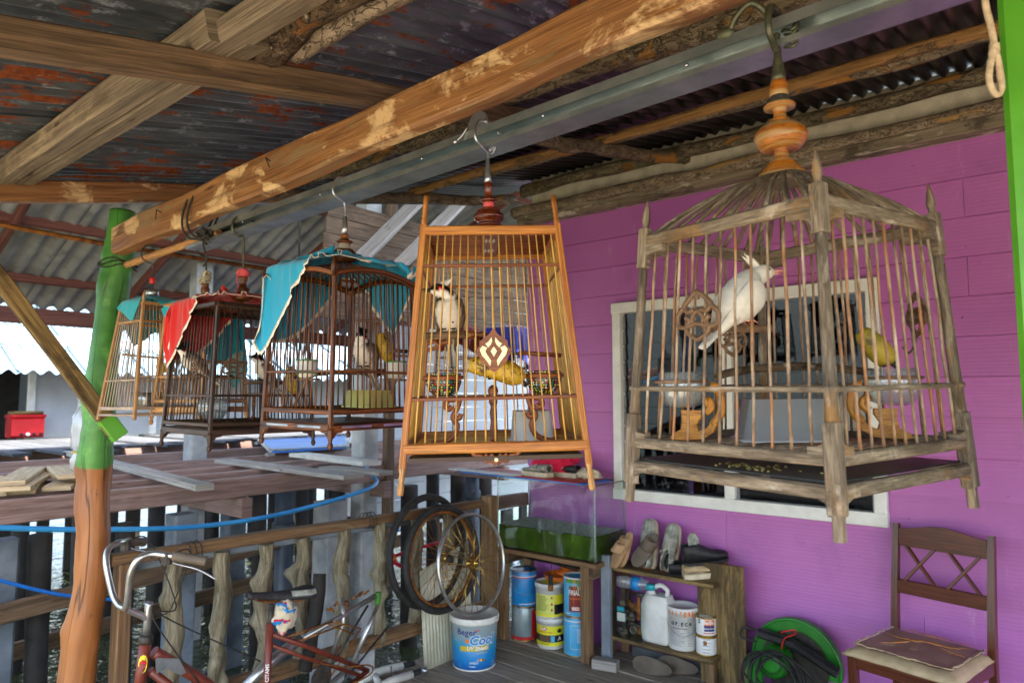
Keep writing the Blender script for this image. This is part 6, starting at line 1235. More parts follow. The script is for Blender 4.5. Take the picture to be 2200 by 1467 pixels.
mb = MB(); mb.grid(60, 3, lambda a, b_: V((2.9 + .42 * a, 3.075 - .05 * (1 - b_) + .004 * math.sin(a * 100), .004 + (.56 + .12 * a) * b_))); o = mb.build('sheet', G['corrugated_pvc'], pv, world=True); so = o.modifiers.new('t', 'SOLIDIFY'); so.thickness = .004
# ================================================================ bench, tank and cans by the wall
BT = .602
bench = thing('wooden_bench', 'rough wooden bench carrying the glass tank against the purple wall', 'bench', (3.79, 2.68, 0))
for i, x in enumerate((3.635, 3.755, 3.875)): MB().beam((x, 2.27, BT - .014), (x, 3.08, BT - .014), .115, .028, (0, 0, 1), .003, 6, .002).build('top_board', G['rail_wood'], bench, world=True)
for y in (2.365, 3.03):
    for x in (3.625, 3.905): MB().box((x, y, (BT - .03) / 2), (.055, .062, BT - .03), 0, .004).build('leg', G['rail_wood'], bench, world=True)
    MB().beam((3.6, y - .048, BT - .065), (3.93, y - .048, BT - .065), .03, .07, (0, 0, 1)).build('cleat', G['beam_brown'], bench, world=True)
tk = thing('glass_tank', 'glass fish tank with green water and duckweed on the rough bench', 'tank', (3.79, 2.66, BT))
X0, X1, Y0, Y1, Z0, Z1 = 3.6, 3.955, 2.285, 3.06, BT + .003, 1.065
g = .006
for (c_, s_, n_) in ((((X0 + X1) / 2, (Y0 + Y1) / 2, Z0 + .003), (X1 - X0, Y1 - Y0, .006), 'bottom_pane'), ((X0, (Y0 + Y1) / 2, (Z0 + Z1) / 2 + .004), (g, Y1 - Y0, Z1 - Z0 - .008), 'front_pane'), ((X1, (Y0 + Y1) / 2, (Z0 + Z1) / 2 + .004), (g, Y1 - Y0, Z1 - Z0 - .008), 'rear_pane'), (((X0 + X1) / 2, Y0, (Z0 + Z1) / 2 + .004), (X1 - X0 - .014, g, Z1 - Z0 - .008), 'side_pane'), (((X0 + X1) / 2, Y1, (Z0 + Z1) / 2 + .004), (X1 - X0 - .014, g, Z1 - Z0 - .008), 'side_pane')): MB().box(c_, s_, 0, .0004).build(n_, G['glass_clear'], tk, world=True)
for (x, y) in ((X0 + .001, Y0 - .001), (X1, Y0), (X0, Y1), (X1, Y1)): MB().box((x, y, (Z0 + Z1) / 2 + .003), (.009, .009, Z1 - Z0 - .002), 0, .001).build('seam', G['glass_edge'], tk, world=True)
for (p, q) in (((X0, Y0, Z1), (X0, Y1, Z1)), ((X1, Y0, Z1), (X1, Y1, Z1)), ((X0, Y0, Z1), (X1, Y0, Z1))): MB().beam(p, q, .008, .008, (0, 0, 1)).build('top_edge', G['glass_edge'], tk, world=True)
WL = .752
wt = MB(); wt.box(((X0 + X1) / 2, (Y0 + Y1) / 2, (Z0 + .007 + WL) / 2), (X1 - X0 - .012, Y1 - Y0 - .012, WL - Z0 - .007), 0, .0005); o = wt.build('tank_water', G['tank_water'], tk, world=True)
mb = MB(); mb.grid(70, 36, lambda a, b_: V((X0 + .008 + (X1 - X0 - .016) * b_, Y0 + .008 + (Y1 - Y0 - .016) * a, WL + .004 + .006 * noise.noise((a * 40, b_ * 20, 0)) + .006 * noise.noise((a * 14, b_ * 7, 3))))); o = mb.build('duckweed', G['duckweed'], tk, world=True, kind='stuff')
# boards and shoes lying on the tank
zt_ = Z1 + .006
p0 = thing('blue_board', 'thin blue board with red edge lying on the glass tank', 'board', (3.75, 2.9, zt_)); MB().box((3.72, 2.87, zt_ + .005), (.30, 1.1, .008), -.06, .001).build('panel', G['blue_plastic'], p0, world=True); MB().box((3.72, 2.87, zt_ + .0115), (.28, 1.0, .004), -.10, .0005).build('red_sheet', G['red_print'], p0, world=True)
o = MB().box((3.64, 3.22, zt_ + .0155), (.10, .66, .004), -.08, .0005).build('white_board', G['white_paint']); tag(o, 'narrow white board lying on the blue board over the tank', 'board')
def lump(name, label, cat, ctr, rad, mat, amp=.35, fr=9, seed=0, n=36, m=22, flat=True):
    mb = MB(); mb.ell((0, 0, rad[2] if flat else 0), rad, n, m); 
    for i, v in enumerate(mb.v):
        d = v - V((0, 0, rad[2] if flat else 0)); q = d.normalized(); rdg = 1 - abs(noise.noise(q * fr * .5 + V((seed, 0, 0)))) * 2; f = 1 + amp * (noise.noise(q * fr * .35 + V((seed, 3, 0))) + .5 * rdg - .2); nv = V((0, 0, rad[2] if flat else 0)) + d * f
        if flat: nv.z = max(nv.z, 0)
        mb.v[i] = nv
    o = mb.build(name, G[mat]); o.location = ctr; MW[o] = Matrix.Translation(V(ctr)); tag(o, label, cat); return o
def shoe(M, label, upper, sole, L=.27, open_=True, stripes=None, laces=True, name='shoe', soleh=.022, group=None, hgt=1.0):
    t = thing(name, label, 'shoe', M=M, group=group)
    wid = lambda u: .5 * L * (.30 + .10 * math.sin(math.pi * min(1, u * 1.15)) * u) * (1 if u > .08 else .72 + 3.5 * u) * (1 if u < .86 else math.sqrt(max(.03, 1 - ((u - .86) / .145) ** 2)))
    hi = lambda u: L * hgt * (.31 if u < .25 else .31 - .19 * min(1, (u - .25) / .45) ** .8 if u < .7 else .12 - .05 * ((u - .7) / .3) ** 2)
    mb = MB(); N = 22; K = 18
    def up_(a, b_):
        u = a; A = math.pi * (1.0 if u > .46 else .70 + .30 * (u / .46) ** 3) * .999
        an = -A + 2 * A * b_; w = wid(u) * (.96 - .12 * max(0, -math.cos(an))); 
        y = math.sin(an) * w * (1 - .25 * max(0, -math.cos(an)) * (u < .5)); z = soleh + (1 - math.cos(an)) / 2 * hi(u) * (1 if abs(an) > .4 else .6); return V((u * L, y, z))
    mb.grid(N, K, up_); o = mb.build('upper', G[upper], t); so = o.modifiers.new('t', 'SOLIDIFY'); so.thickness = .004; so.offset = 1
    s_ = MB(); out = [(u * L * 1.02 - .003, wid(u) * 1.06) for u in [i / 20 for i in range(21)]]; poly = [(x, y) for x, y in out] + [(x, -y) for x, y in reversed(out)]; s_.prism(list(reversed(poly)) if 0 else [(p[0], p[1]) for p in reversed(poly)], (0, 0, soleh / 2), (1, 0, 0), (0, 1, 0), soleh); s_.build('sole', G[sole], t)
    if open_: mb = MB(); mb.ell((.2 * L, 0, hi(.1) * .45), (.16 * L, .09 * L, .02), 14, 8); mb.build('insole', G['shoe_black'], t)
    if laces:
        mb = MB()
        for k in range(5):
            u = .46 + .045 * k; z = soleh + hi(u) + .003; y = wid(u) * .42; mb.tube(spline([(u * L, -y, z - .008), (u * L + .004, 0, z + .002), (u * L + .012, y, z - .008)], 4), .0028, 6); mb.tube(spline([(u * L, y, z - .008), (u * L + .006, 0, z + .004), (u * L + .012, -y, z - .008)], 4), .0028, 6)
        mb.tube(spline([(.46 * L, 0, soleh + hi(.46) + .006), (.40 * L, .03, soleh + hi(.44)), (.36 * L, .05, soleh + hi(.5) * .8), (.42 * L, .045, soleh + hi(.5) * .8)], 5), .0026, 6); mb.build('laces', G['lace_grey'], t)
    if stripes:
        for k in range(2): mb = MB(); u0 = .34 + .09 * k; mb.grid(3, 6, lambda a, b_: (lambda p: p + V((0, math.copysign(.0035, p.y), .001)))(up_(u0 + .045 * a + .05 * b_, .62 + .16 * b_))); mb.build('stripe', G[stripes], t); mb = MB(); mb.grid(3, 6, lambda a, b_: (lambda p: p + V((0, math.copysign(.0035, p.y), .001)))(up_(u0 + .045 * a + .05 * b_, .38 - .16 * b_))); mb.build('stripe', G[stripes], t)
        mb = MB(); mb.grid(4, 8, lambda a, b_: (lambda p: p + V((-.004, 0, 0)))(up_(.0 + .05 * a, .3 + .4 * b_))); mb.build('heel_patch', G[stripes], t)
    return t
def MX(pos, fwd, up):
    f = V(fwd).normalized(); s = V(up).cross(f).normalized(); u = f.cross(s); return Matrix(((f.x, s.x, u.x, pos[0]), (f.y, s.y, u.y, pos[1]), (f.z, s.z, u.z, pos[2]), (0, 0, 0, 1)))
zz = zt_ + .0145
shoe(MX((3.655, 2.66, zz), (.18, .98, 0), (0, 0, 1)), 'worn cream soled canvas shoe with lettering on the tank beside the pink cloth', 'shoe_grey', 'shoe_sole', .26, soleh=.03, hgt=.75)
shoe(MX((3.75, 2.50, zz), (.1, .98, 0), (0, 0, 1)), 'second cream soled canvas shoe half under the pink cloth', 'shoe_black', 'shoe_sole', .26, soleh=.03, hgt=.75)
lump('pink_cloth', 'crumpled pink red cloth heaped on the shoes over the tank', 'cloth', (3.775, 2.70, zz + .004), (.075, .16, .085), 'cloth_pink', .55, 7, 4)
lump('printed_cloth', 'crumpled cream patterned cloth at the end of the tank top', 'cloth', (3.76, 2.43, zz), (.06, .08, .03), 'cloth_print', .55, 8, 9)
# ---- cans under the bench
def can(name, label, x, y, z, r, h, body, lidmat='steel', group=None, rim=True, plastic=False, cat='paint can'):
    t = thing(name, label, cat, (x, y, z), group=group)
    if plastic: MB().lathe([(r * .93, 0), (r * .95, .004), (r, h - .03), (r + .004, h - .03), (r + .005, h - .004), (r + .002, h), (r - .004, h + .001), (r - .006, h - .005), (.001, h - .005)], (0, 0, 0), 36).build('tub', G[body], t)
    else:
        MB().lathe([(r - .001, .004), (r, .006), (r, h - .008), (r - .001, h - .006)], (0, 0, 0), 40).build('shell', G[body], t); MB().lathe([(r - .004, 0), (r + .0025, .001), (r + .0025, .006), (r, .008)], (0, 0, 0), 40).build('bottom_rim', G['gold_tin'], t)
        MB().lathe([(r, h - .01), (r + .003, h - .008), (r + .003, h), (r - .004, h), (r - .006, h - .006), (r * .8, h - .007), (r * .76, h - .003), (r * .7, h - .008), (.001, h - .008)], (0, 0, 0), 40).build('lid', G[lidmat], t)
    t['_b'] = math.atan2(-y, -x); return t
def cpatch(t, name, mat, r, z0, z1, t0, t1, off=.0008, n=12): return patch(name, mat, t, z0, z1, t0, t1, r + off, t['_b'], n)
def ctext(t, txt, size, r, z, th, mat, bold=.0004, shear=0, sx=1, off=.0016):
    b0 = t['_b']; mb = MB(); text_on(mb, txt, size, lambda x, y: V(((r + off) * math.cos(b0 + th + x / r), (r + off) * math.sin(b0 + th + x / r), z + y)), bold, shear, sx); return mb.build('lettering', G[mat], t)
def clines(t, r, z0, z1, t0, t1, mat, k, off=.0014):
    for i in range(k): z = z0 + (z1 - z0) * i / max(1, k - 1); cpatch(t, 'print_line', mat, r, z, z + .0022, t0, t0 + (t1 - t0) * random.uniform(.7, 1), off, 4)
def bail(t, r, h): 
    b0 = t['_b']; MB().tube([V(((r + .006) * math.cos(b0 + a), (r + .006) * math.sin(b0 + a), h - .05 - .10 * math.sin((a + 1.45) / 2.9 * math.pi))) for a in [-1.45 + 2.9 * i / 24 for i in range(25)]], .0016, 5).build('bail', G['steel'], t)
H1 = .24; r1 = .083
t = can('paint_can', 'blue paint can with thin white frame, below the can lettered FINALIT', 3.715, 2.50, 0, r1, H1, 'sky_print'); cpatch(t, 'white_stripe', 'white_print', r1, .212, .217, -1.2, 1.2); cpatch(t, 'red_stripe', 'red_print', r1, .207, .2115, .05, 1.2); cpatch(t, 'white_stripe', 'white_print', r1, .03, .035, .2, 1.2); cpatch(t, 'red_stripe', 'red_print', r1, .025, .0295, .2, 1.2)
for (za, zb_, ta, tb) in ((.048, .05, -.5, .62), (.19, .192, -.5, .62)): cpatch(t, 'frame_line', 'white_print', r1, za, zb_, ta, tb)
for ta in (-.5, .605): cpatch(t, 'frame_line', 'white_print', r1, .05, .19, ta, ta + .02, n=2)
clines(t, r1, .09, .17, .0, .32, 'white_print', 12)
t = can('paint_can', 'blue paint can lettered FINALIT with green and orange paint drips', 3.71, 2.495, H1 + .001, r1, H1, 'sky_print', 'white_paint'); cpatch(t, 'red_label', 'label_red', r1, .035, .19, -.62, .5); cpatch(t, 'white_stripe', 'white_print', r1, .02, .025, -.9, -.5); cpatch(t, 'white_stripe', 'white_print', r1, .02, .025, .4, .9)
ctext(t, 'FINALIT', .042, r1, .150, -.06, 'white_print', .0012, 0, .66); ctext(t, 'HIGH GLOSS ENAMEL', .014, r1, .115, -.06, 'orange_print', .0004, 0, .62); ctext(t, 'สี', .014, r1, .095, -.1, 'white_print') if 0 else None; cpatch(t, 'white_label', 'white_print', r1, .045, .065, -.38, .2, .0014); ctext(t, '3.785', .016, r1, .055, -.06, 'orange_print', .0004, 0, 1, .0024); cpatch(t, 'price_sticker', 'dirty_white', r1, .168, .195, .05, .42, .0018)
for k_ in range(16):
    th = random.uniform(-.75, .35); L_ = random.uniform(.05, .2); m_ = random.choice(('paint_green', 'paint_green', 'orange_print')); wd = random.uniform(.015, .045)
    mb = MB(); b0 = t['_b']; mb.grid(2, 8, lambda a, b_: V(((r1 + .0032) * math.cos(b0 + th + wd * (a - .5) * (1 - .6 * b_) + .02 * math.sin(b_ * 5 + k_)), (r1 + .0032) * math.sin(b0 + th + wd * (a - .5) * (1 - .6 * b_) + .02 * math.sin(b_ * 5 + k_)), H1 - .006 - L_ * b_))); mb.build('paint_drip', G[m_], t)
patch('drip_rim', 'paint_green', t, H1 - .03, H1 - .008, -.9, .1, r1 + .0026, t['_b']); patch('drip_rim', 'orange_print', t, H1 - .034, H1 - .012, .15, .7, r1 + .0026, t['_b'])
r2 = .093
t = can('sealant_tub', 'white tub with yellow and black label lettered SoFa, below a second tub', 3.725, 2.71, 0, r2, .19, 'white_plastic', plastic=True, cat='tub'); cpatch(t, 'yellow_band', 'label_yellow', r2, .022, .046, -1.5, 1.5, .0003); cpatch(t, 'black_band', 'label_black', r2, .046, .09, -1.5, 1.5, .0003); cpatch(t, 'yellow_band', 'label_yellow', r2, .09, .145, -1.5, 1.5, .0006)
mb = MB(); b0 = t['_b']; ids = [mb.P(V(((r2 + .002) * math.cos(b0 - .5 + .26 * math.cos(q)), (r2 + .002) * math.sin(b0 - .5 + .26 * math.cos(q)), .128 + .012 * math.sin(q)))) for q in [k * .3927 for k in range(16)]]; mb.F(ids); mb.build('red_oval', G['red_print'], t); ctext(t, 'SoFa', .022, r2, .128, -.5, 'white_print', .0006, .15, 1, .0028); ctext(t, 'Roof Acrylic Sealer', .013, r2, .108, -.4, 'red_print', .0003, 0, .9); ctext(t, 'A', .036, r2, .068, .62, 'white_print', .001); cpatch(t, 'picture', 'beam_brown', r2, .05, .086, -.9, .0, .0014); cpatch(t, 'picture', 'sky_print', r2, .05, .086, .0, .26, .0014); clines(t, r2, .03, .038, -.9, .0, 'label_black', 2); mb = MB(); ids = [mb.P(V(((r2 + .002) * math.cos(b0 + x), (r2 + .002) * math.sin(b0 + x), z))) for x, z in ((.42, .125), (.5, .105), (.72, .105), (.8, .13), (.66, .122), (.6, .135), (.54, .122))]; mb.F(list(reversed(ids))); mb.build('crown_mark', G['label_black'], t)
t = can('sealant_tub', 'white tub with pale yellow printed label stacked on the SoFa tub', 3.72, 2.715, .191, r2, .215, 'white_plastic', plastic=True, cat='tub'); cpatch(t, 'yellow_band', 'label_yellow', r2, .012, .028, -1.5, 1.5, .0003); cpatch(t, 'pale_label', 'label_pale', r2, .028, .15, -1.2, .32, .0003); cpatch(t, 'yellow_band', 'label_yellow', r2, .09, .15, .32, 1.5, .0003); cpatch(t, 'black_band', 'label_black', r2, .028, .09, .32, 1.5, .0003); clines(t, r2, .05, .14, -.95, -.1, 'label_black', 14)
for z in (.05, .085, .125): cpatch(t, 'symbol', 'red_print', r2, z, z + .015, .08, .2, .0014, 4)
MB().lathe([(.03, 0), (.055, .0005)], (0, 0, .2118), 24).build('lid_label', G['label_yellow'], t)
t = can('paint_can', 'dented silver white can with red foot band under the plain blue can', 3.72, 2.93, 0, .083, .22, 'silver_label'); cpatch(t, 'red_band', 'red_print', .083, .01, .03, -1.5, 1.5); cpatch(t, 'red_side', 'red_print', .083, .03, .2, .65, 1.4); clines(t, .083, .06, .2, -.9, .3, 'grey_print', 16)
t = can('paint_can', 'plain blue paint can with wire bail stacked on the dented silver can', 3.715, 2.925, .221, .085, .235, 'paint_blue'); cpatch(t, 'white_stripe', 'white_print', .085, .195, .2, -1.4, 1.4); cpatch(t, 'red_stripe', 'red_print', .085, .189, .1945, -1.4, 1.4); cpatch(t, 'white_stripe', 'white_print', .085, .02, .025, -.4, 1.4); bail(t, .085, .235)
for k_ in range(5): cpatch(t, 'paint_drip', 'rust_red', .085, .235 - random.uniform(.06, .15), .232, -.9 + k_ * .11, -.9 + k_ * .11 + .03, .003, 2)
tbk = thing('orange_tub', 'orange pink plastic basin standing behind the paint cans under the bench', 'basin', (3.86, 2.72, .0)); MB().lathe([(.085, 0), (.1, .2), (.112, .42), (.118, .425), (.108, .424), (.09, .02), (.001, .01)], (0, 0, 0), 28).build('bowl', G['orange_print'], tbk)
net = lump('orange_net', 'crumpled orange plastic netting lying on the basin behind the cans', 'net', (3.85, 2.60, .425), (.06, .12, .03), 'orange_print', .7, 10, 3)
rods = MB()
for k in range(14): rods.tube([(3.83 + random.uniform(-.04, .04), 2.42, .46 + random.uniform(0, .05)), (3.83 + random.uniform(-.04, .04), 3.0, .49 + random.uniform(0, .04))], .004, 5)
o = rods.build('cable_bundle', G['rubber']); tag(o, 'bundle of black rods lying behind the cans under the bench', 'bundle')
brush = thing('paint_brush', 'dark paint brush hanging by a string in front of the cans', 'brush', (3.60, 2.66, .40)); q_ = onx(1183, 1258, 3.59); brush.location = q_; MW[brush] = Matrix.Translation(q_); MB().box((0, 0, .02), (.014, .03, .09), 0, .003).build('handle', G['rubber'], brush); MB().lathe([(.016, -.03), (.017, .0), (.014, .01)], (0, 0, 0), 10).build('ferrule', G['rust'], brush); MB().tube([(0, 0, .06), (.02, 0, BT - q_.z - .02)], .0022, 5).build('string', G['rope_dark'], brush)
# ================================================================ small shelf
shf = thing('shoe_shelf', 'small rough two-tier shelf with shoes against the purple wall', 'shelf', (3.84, 2.0, 0)); LZ, UZ = .15, .552
MB().beam((3.83, 1.58, 0.002), (3.83, 1.60, .66), .27, .03, (1, 0, 0), .004, 6, .004).build('side_board', G['brace_wood'], shf, world=True)
MB().box((3.95, 1.63, .33), (.03, .05, .64), 0, .003).build('upright', G['rail_wood'], shf, world=True); MB().box((3.70, 2.27, .33), (.035, .06, .62), 0, .003).build('painted_upright', G['concrete_blue'], shf, world=True); MB().box((3.93, 2.27, .28), (.035, .06, .55), 0, .003).build('upright', G['rail_wood'], shf, world=True)
MB().beam((3.83, 1.60, LZ), (3.83, 2.25, LZ), .25, .022, (0, 0, 1), .003).build('shelf_board', G['brace_wood'], shf, world=True); MB().beam((3.85, 1.60, UZ), (3.85, 2.28, UZ), .22, .024, (0, 0, 1), .003).build('shelf_board', G['brace_wood'], shf, world=True)
MB().box((3.76, 1.63, .08), (.04, .05, .13), 0, .003).build('foot_block', G['rail_wood'], shf, world=True)
o = MB().box((3.60, 2.22, .03), (.07, .15, .058), .25, .004).build('wood_block', G['grey_board']); tag(o, 'short pale wood offcut on the deck beside the bench leg', 'block')
lz = LZ + .0115
# glass box with odds and ends
gb = thing('junk_tank', 'small dirty glass box full of odds and ends on the shelf', 'glass box', (3.79, 2.13, lz)); gx, gy, gh = .17, .20, .27
for (c_, s_) in (((0, 0, .003), (gx, gy, .005)), ((-gx / 2, 0, gh / 2), (.004, gy, gh)), ((gx / 2, 0, gh / 2), (.004, gy, gh)), ((0, -gy / 2, gh / 2), (gx - .01, .004, gh)), ((0, gy / 2, gh / 2), (gx - .01, .004, gh))): MB().box(c_, s_, 0, .0004).build('pane', G['glass_clear'], gb)
for k in range(26):
    p = V((random.uniform(-.06, .06), random.uniform(-.075, .075), .02 + .19 * (k / 26) ** 1.2)); m_ = random.choice(('leather_brown', 'rust', 'dark_iron', 'gravel', 'gravel', 'rubber', 'bronze_old')); mb = MB(); mb.ell(p, (random.uniform(.015, .028), random.uniform(.02, .035), random.uniform(.014, .026)), 10, 7); mb.build('scrap', G[m_], gb)
MB().box((-.068, .05, .12), (.012, .05, .05), .1, .004).build('packet', G['white_plastic'], gb); MB().box((-.066, .055, .165), (.012, .045, .03), .1, .006).build('green_packet', G['teal_plastic'], gb); MB().tube([V((-.07, -.03 + .02 * math.cos(a), .06 + .02 * math.sin(a))) for a in [i * .4 for i in range(16)]], .002, 5, closed=True).build('key_ring', G['steel'], gb)
wb = thing('water_bottle', 'clear plastic bottle with blue label lying on the junk filled glass box', 'bottle', (3.80, 2.14, lz + gh)); MB().lathe([(.01, 0), (.035, .005), (.04, .03), (.038, .1), (.04, .16), (.025, .2), (.014, .21), (.014, .23)], (-.02, .1, .042), 20, (.15, -1, 0)).build('shell', G['plastic_clear'], wb); MB().lathe([(.0405, .0), (.0405, .05)], (-.02 + .013, .1 - .1, .042), 20, (.15, -1, 0)).build('label', G['paint_blue'], wb)
ham = thing('hammer', 'rusty hammer hung over the edge of the junk filled glass box', 'hammer', (3.685, 2.04, lz + .12)); MB().tube([(0, 0, .02), (0, 0, .15)], [.011, .009], 8).build('handle', G['rust'], ham); MB().tube([(.0, .04, .165), (.0, -.03, .165)], [.009, .013], 8).build('head', G['dark_iron'], ham)
# white jug
jg = thing('plastic_jug', 'white plastic jug with turquoise cap and blue striped label on the shelf', 'jug', (3.81, 1.975, lz)); mb = MB(); secj = [(0, .055, .075), (.012, .062, .085), (.06, .066, .09), (.21, .066, .09), (.27, .05, .07)]
def jug(a, b_): 
    k = a * (len(secj) - 1); i = min(int(k), len(secj) - 2); f = k - i; z, hx_, hy_ = [secj[i][q] * (1 - f) + secj[i + 1][q] * f for q in range(3)]; an = 2 * math.pi * b_; cx_, sy_ = math.cos(an), math.sin(an); ff = 1 / max(abs(cx_), abs(sy_)) ** .85; return V((hx_ * cx_ * ff, hy_ * sy_ * ff + (.0), z))
mb.grid(16, 40, jug); mb.F([mb.P(jug(1, k / 40)) for k in range(40)]); mb.build('body', G['white_plastic'], jg)
MB().tube(spline([(-.0, -.05, .262), (.0, -.06, .30), (.0, -.02, .325), (.0, .02, .31)], 5), .014, 10).build('handle', G['white_plastic'], jg); MB().lathe([(.03, .268), (.026, .285), (.024, .295)], (-.01, .045, 0), 18).build('neck', G['white_plastic'], jg); MB().lathe([(.029, .292), (.03, .32), (.026, .325), (.001, .325)], (-.01, .045, 0), 20).build('cap', G['teal_plastic'], jg)
MB().box((.0, -.0905, .13), (.10, .002, .14), 0, .0005).build('label', G['white_print'], jg); MB().box((-.038, -.092, .13), (.02, .002, .14), 0, .0005).build('blue_stripe', G['paint_blue'], jg)
mb = MB(); text_on(mb, 'FLEX', .032, lambda x, y: V((.012 + x, -.0925, .18 + y)), .001, 0, .8); mb.build('lettering', G['label_black'], jg)
t = can('primer_pail', 'white lidded primer pail with orange smears and small print on the shelf', 3.815, 1.825, lz, .088, .235, 'white_plastic', plastic=True, cat='pail'); clines(t, .088, .03, .18, -.9, .1, 'grey_print', 18); clines(t, .088, .03, .18, .3, .9, 'grey_print', 18); ctext(t, 'G F . E C R', .026, .088, .15, -.1, 'label_black', .0008); cpatch(t, 'black_line', 'label_black', .088, .125, .128, -.7, .3, .0014); bail(t, .09, .235)
for k_ in range(7): cpatch(t, 'smear', 'orange_print', .088, .205 + random.uniform(-.02, .012), .222, -.9 + k_ * .25, -.9 + k_ * .25 + random.uniform(.04, .12), .006, 3)
r3 = .056
t = can('epoxy_tin', 'small white label tin with rust spot, lower of the tin pair on the shelf', 3.80, 1.675, lz, r3, .105, 'white_print', 'gold_tin'); clines(t, r3, .02, .09, -.4, .6, 'label_black', 5); cpatch(t, 'rust_spot', 'rust', r3, .06, .085, -.3, .05, .0016, 4)
t = can('epoxy_tin', 'small open gold rimmed tin lettered Be/Be on the lower tin', 3.80, 1.675, lz + .106, r3, .105, 'white_print', 'gold_tin'); cpatch(t, 'orange_label', 'orange_print', r3, .062, .092, -.2, .9); cpatch(t, 'navy_label', 'navy_print', r3, .03, .062, -.2, .9); ctext(t, 'Be/Be', .028, r3, .077, .25, 'white_print', .0008, .1, .9); ctext(t, 'Epoxy Resin', .013, r3, .046, .3, 'white_print', .0003); cpatch(t, 'red_line', 'red_print', r3, .018, .023, -.3, .9); cpatch(t, 'black_square', 'label_black', r3, .07, .092, -.9, -.6); ctext(t, 'B', .018, r3, .081, -.75, 'white_print', .0005, 0, 1, .0024)
# shoes on the upper tier
uz = UZ + .013
shoe(MX((3.855, 2.05, uz + .0), (.22, .06, 1), (-1, .05, .22)), 'grey patterned sneaker with orange stripes standing toe up beside the tan slippers', 'shoe_grey', 'shoe_sole', .29, stripes='shoe_orange', group=None)
shoe(MX((3.855, 1.925, uz + .0), (.22, -.06, 1), (-1, -.1, .22)), 'grey patterned sneaker with orange stripes standing toe up beside the black boots', 'shoe_grey', 'shoe_sole', .28, stripes='shoe_orange')
shoe(MX((3.80, 1.90, uz), (.5, -.85, .05), (-.3, -.05, 1)), 'crumpled black leather shoe tipped against the grey sneaker', 'shoe_black', 'shoe_black', .24, laces=False, soleh=.012)
shoe(MX((3.77, 1.79, uz), (.62, -.78, .12), (-.1, -.1, 1)), 'tan canvas shoe with thick pale sole under the black boot', 'shoe_tan', 'shoe_sole', .27, laces=False, soleh=.03, hgt=.6); shoe(MX((3.87, 1.83, uz), (.62, -.78, .12), (-.1, -.1, 1)), 'tan canvas shoe half hidden behind its twin on the shelf', 'shoe_tan', 'shoe_sole', .25, laces=False, soleh=.03, hgt=.6)
sh_b = shoe(MX((3.79, 1.80, uz + .075), (.62, -.78, .12), (-.15, -.1, 1)), 'scuffed black high shoe with green lining on top of the tan shoes', 'shoe_black', 'shoe_black', .26, laces=False, soleh=.014, hgt=1.5); o = MB().prism([(-.03, 0), (.03, 0), (.034, .06), (.018, .09), (-.01, .09), (-.03, .06)], (3.83, 1.75, uz + .16), (.62, -.78, 0), (-.1, .1, 1), .01).build('tongue', G['shoe_grey'], sh_b, world=True)
def slide(M, label, mat, L=.25, strap=True, group=None):
    t = thing('slide_sandal', label, 'sandal', M=M, group=group); out = [(u * L, L * .5 * (.30 + .08 * math.sin(u * 4.5)) * math.sqrt(max(.02, 1 - (2 * u - 1) ** 6))) for u in [i / 20 for i in range(21)]]; poly = [(x, -y) for x, y in out] + [(x, y) for x, y in reversed(out)]; MB().prism(poly, (0, 0, .014), (1, 0, 0), (0, 1, 0), .026).build('sole', G[mat], t)
    if strap: mb = MB(); mb.grid(6, 14, lambda a, b_: V((L * (.52 + .3 * a + .03 * math.cos(b_ * 6.28)), -math.cos(math.pi * b_) * L * .185, .02 + math.sin(math.pi * b_) * (.06 - .012 * a)))); o = mb.build('strap', G[mat], t); so = o.modifiers.new('t', 'SOLIDIFY'); so.thickness = .006
    return t
slide(MX((3.755, 2.20, uz + .0), (.22, -.25, .9), (-.9, .45, .35)), 'tan rubber slide sandal tilted upright on the shelf end by the tank', 'tan_rubber', .22); slide(MX((3.715, 2.225, uz - .0), (.12, -.42, .8), (-.85, .35, .45)), 'tan rubber slide sandal leaning in front of its twin', 'tan_rubber', .2)
slide(MX((3.77, 2.11, uz + .02), (.25, -.5, .75), (-.9, -.2, .4)), 'brown flat sandal tucked behind the tan slides', 'leather_brown', .24)
a_ = onz(1395, 1425); 
slide(MX((3.705, 2.10, .044), (.04, -.98, .0), (.88, .05, -.5)), 'brown rubber sandal lying on its side on the deck below the shelf', 'leather_brown', .25, False); slide(MX((3.80, 1.99, .044), (.1, -.97, .0), (.85, .1, -.55)), 'brown rubber sandal behind the first on the deck', 'leather_brown', .25, False)
o = MB().beam((3.90, 2.2, .035), (3.90, 1.62, .035), .03, .06, (0, 0, 1), .002).build('metal_channel', G['galvanised']); tag(o, 'short galvanised channel lying at the foot of the wall below the shelf', 'channel')
# ================================================================ cut-off saw with its cable
sw = thing('cutoff_saw', 'green cut-off saw with black handle and round guard on the deck by the wall', 'saw', (3.80, 1.22, 0)); cz = .205; Rg = .225
gpts = [(Rg * math.cos(a), Rg * math.sin(a)) for a in [R(-12) + i * R(212) / 40 for i in range(41)]]
MB().prism(gpts, (3.87, 1.2, cz), (0, -1, 0), (0, 0, 1), .05).build('guard', G['saw_green'], sw, world=True); MB().tube([V((3.843, 1.2 - x * .99, cz + y * .99)) for x, y in gpts], .008, 8).build('guard_rim', G['saw_green'], sw, world=True)
MB().lathe([(.17, 0), (.17, .003)], (3.84, 1.2, cz), 40, (-1, 0, 0)).build('blade', G['dark_iron'], sw, world=True)
MB().lathe([(.075, 0), (.078, .02), (.078, .1), (.07, .115), (.066, .13), (.03, .135), (.001, .135)], (3.83, 1.28, cz + .02), 28, (-1, 0, -.05)).build('motor', G['saw_green'], sw, world=True)
mb = MB()
for k in range(22): a = k * 6.283 / 22; mb.box((3.694, 1.28 + .052 * math.cos(a), cz + .026 + .052 * math.sin(a)), (.006, .004, .014))
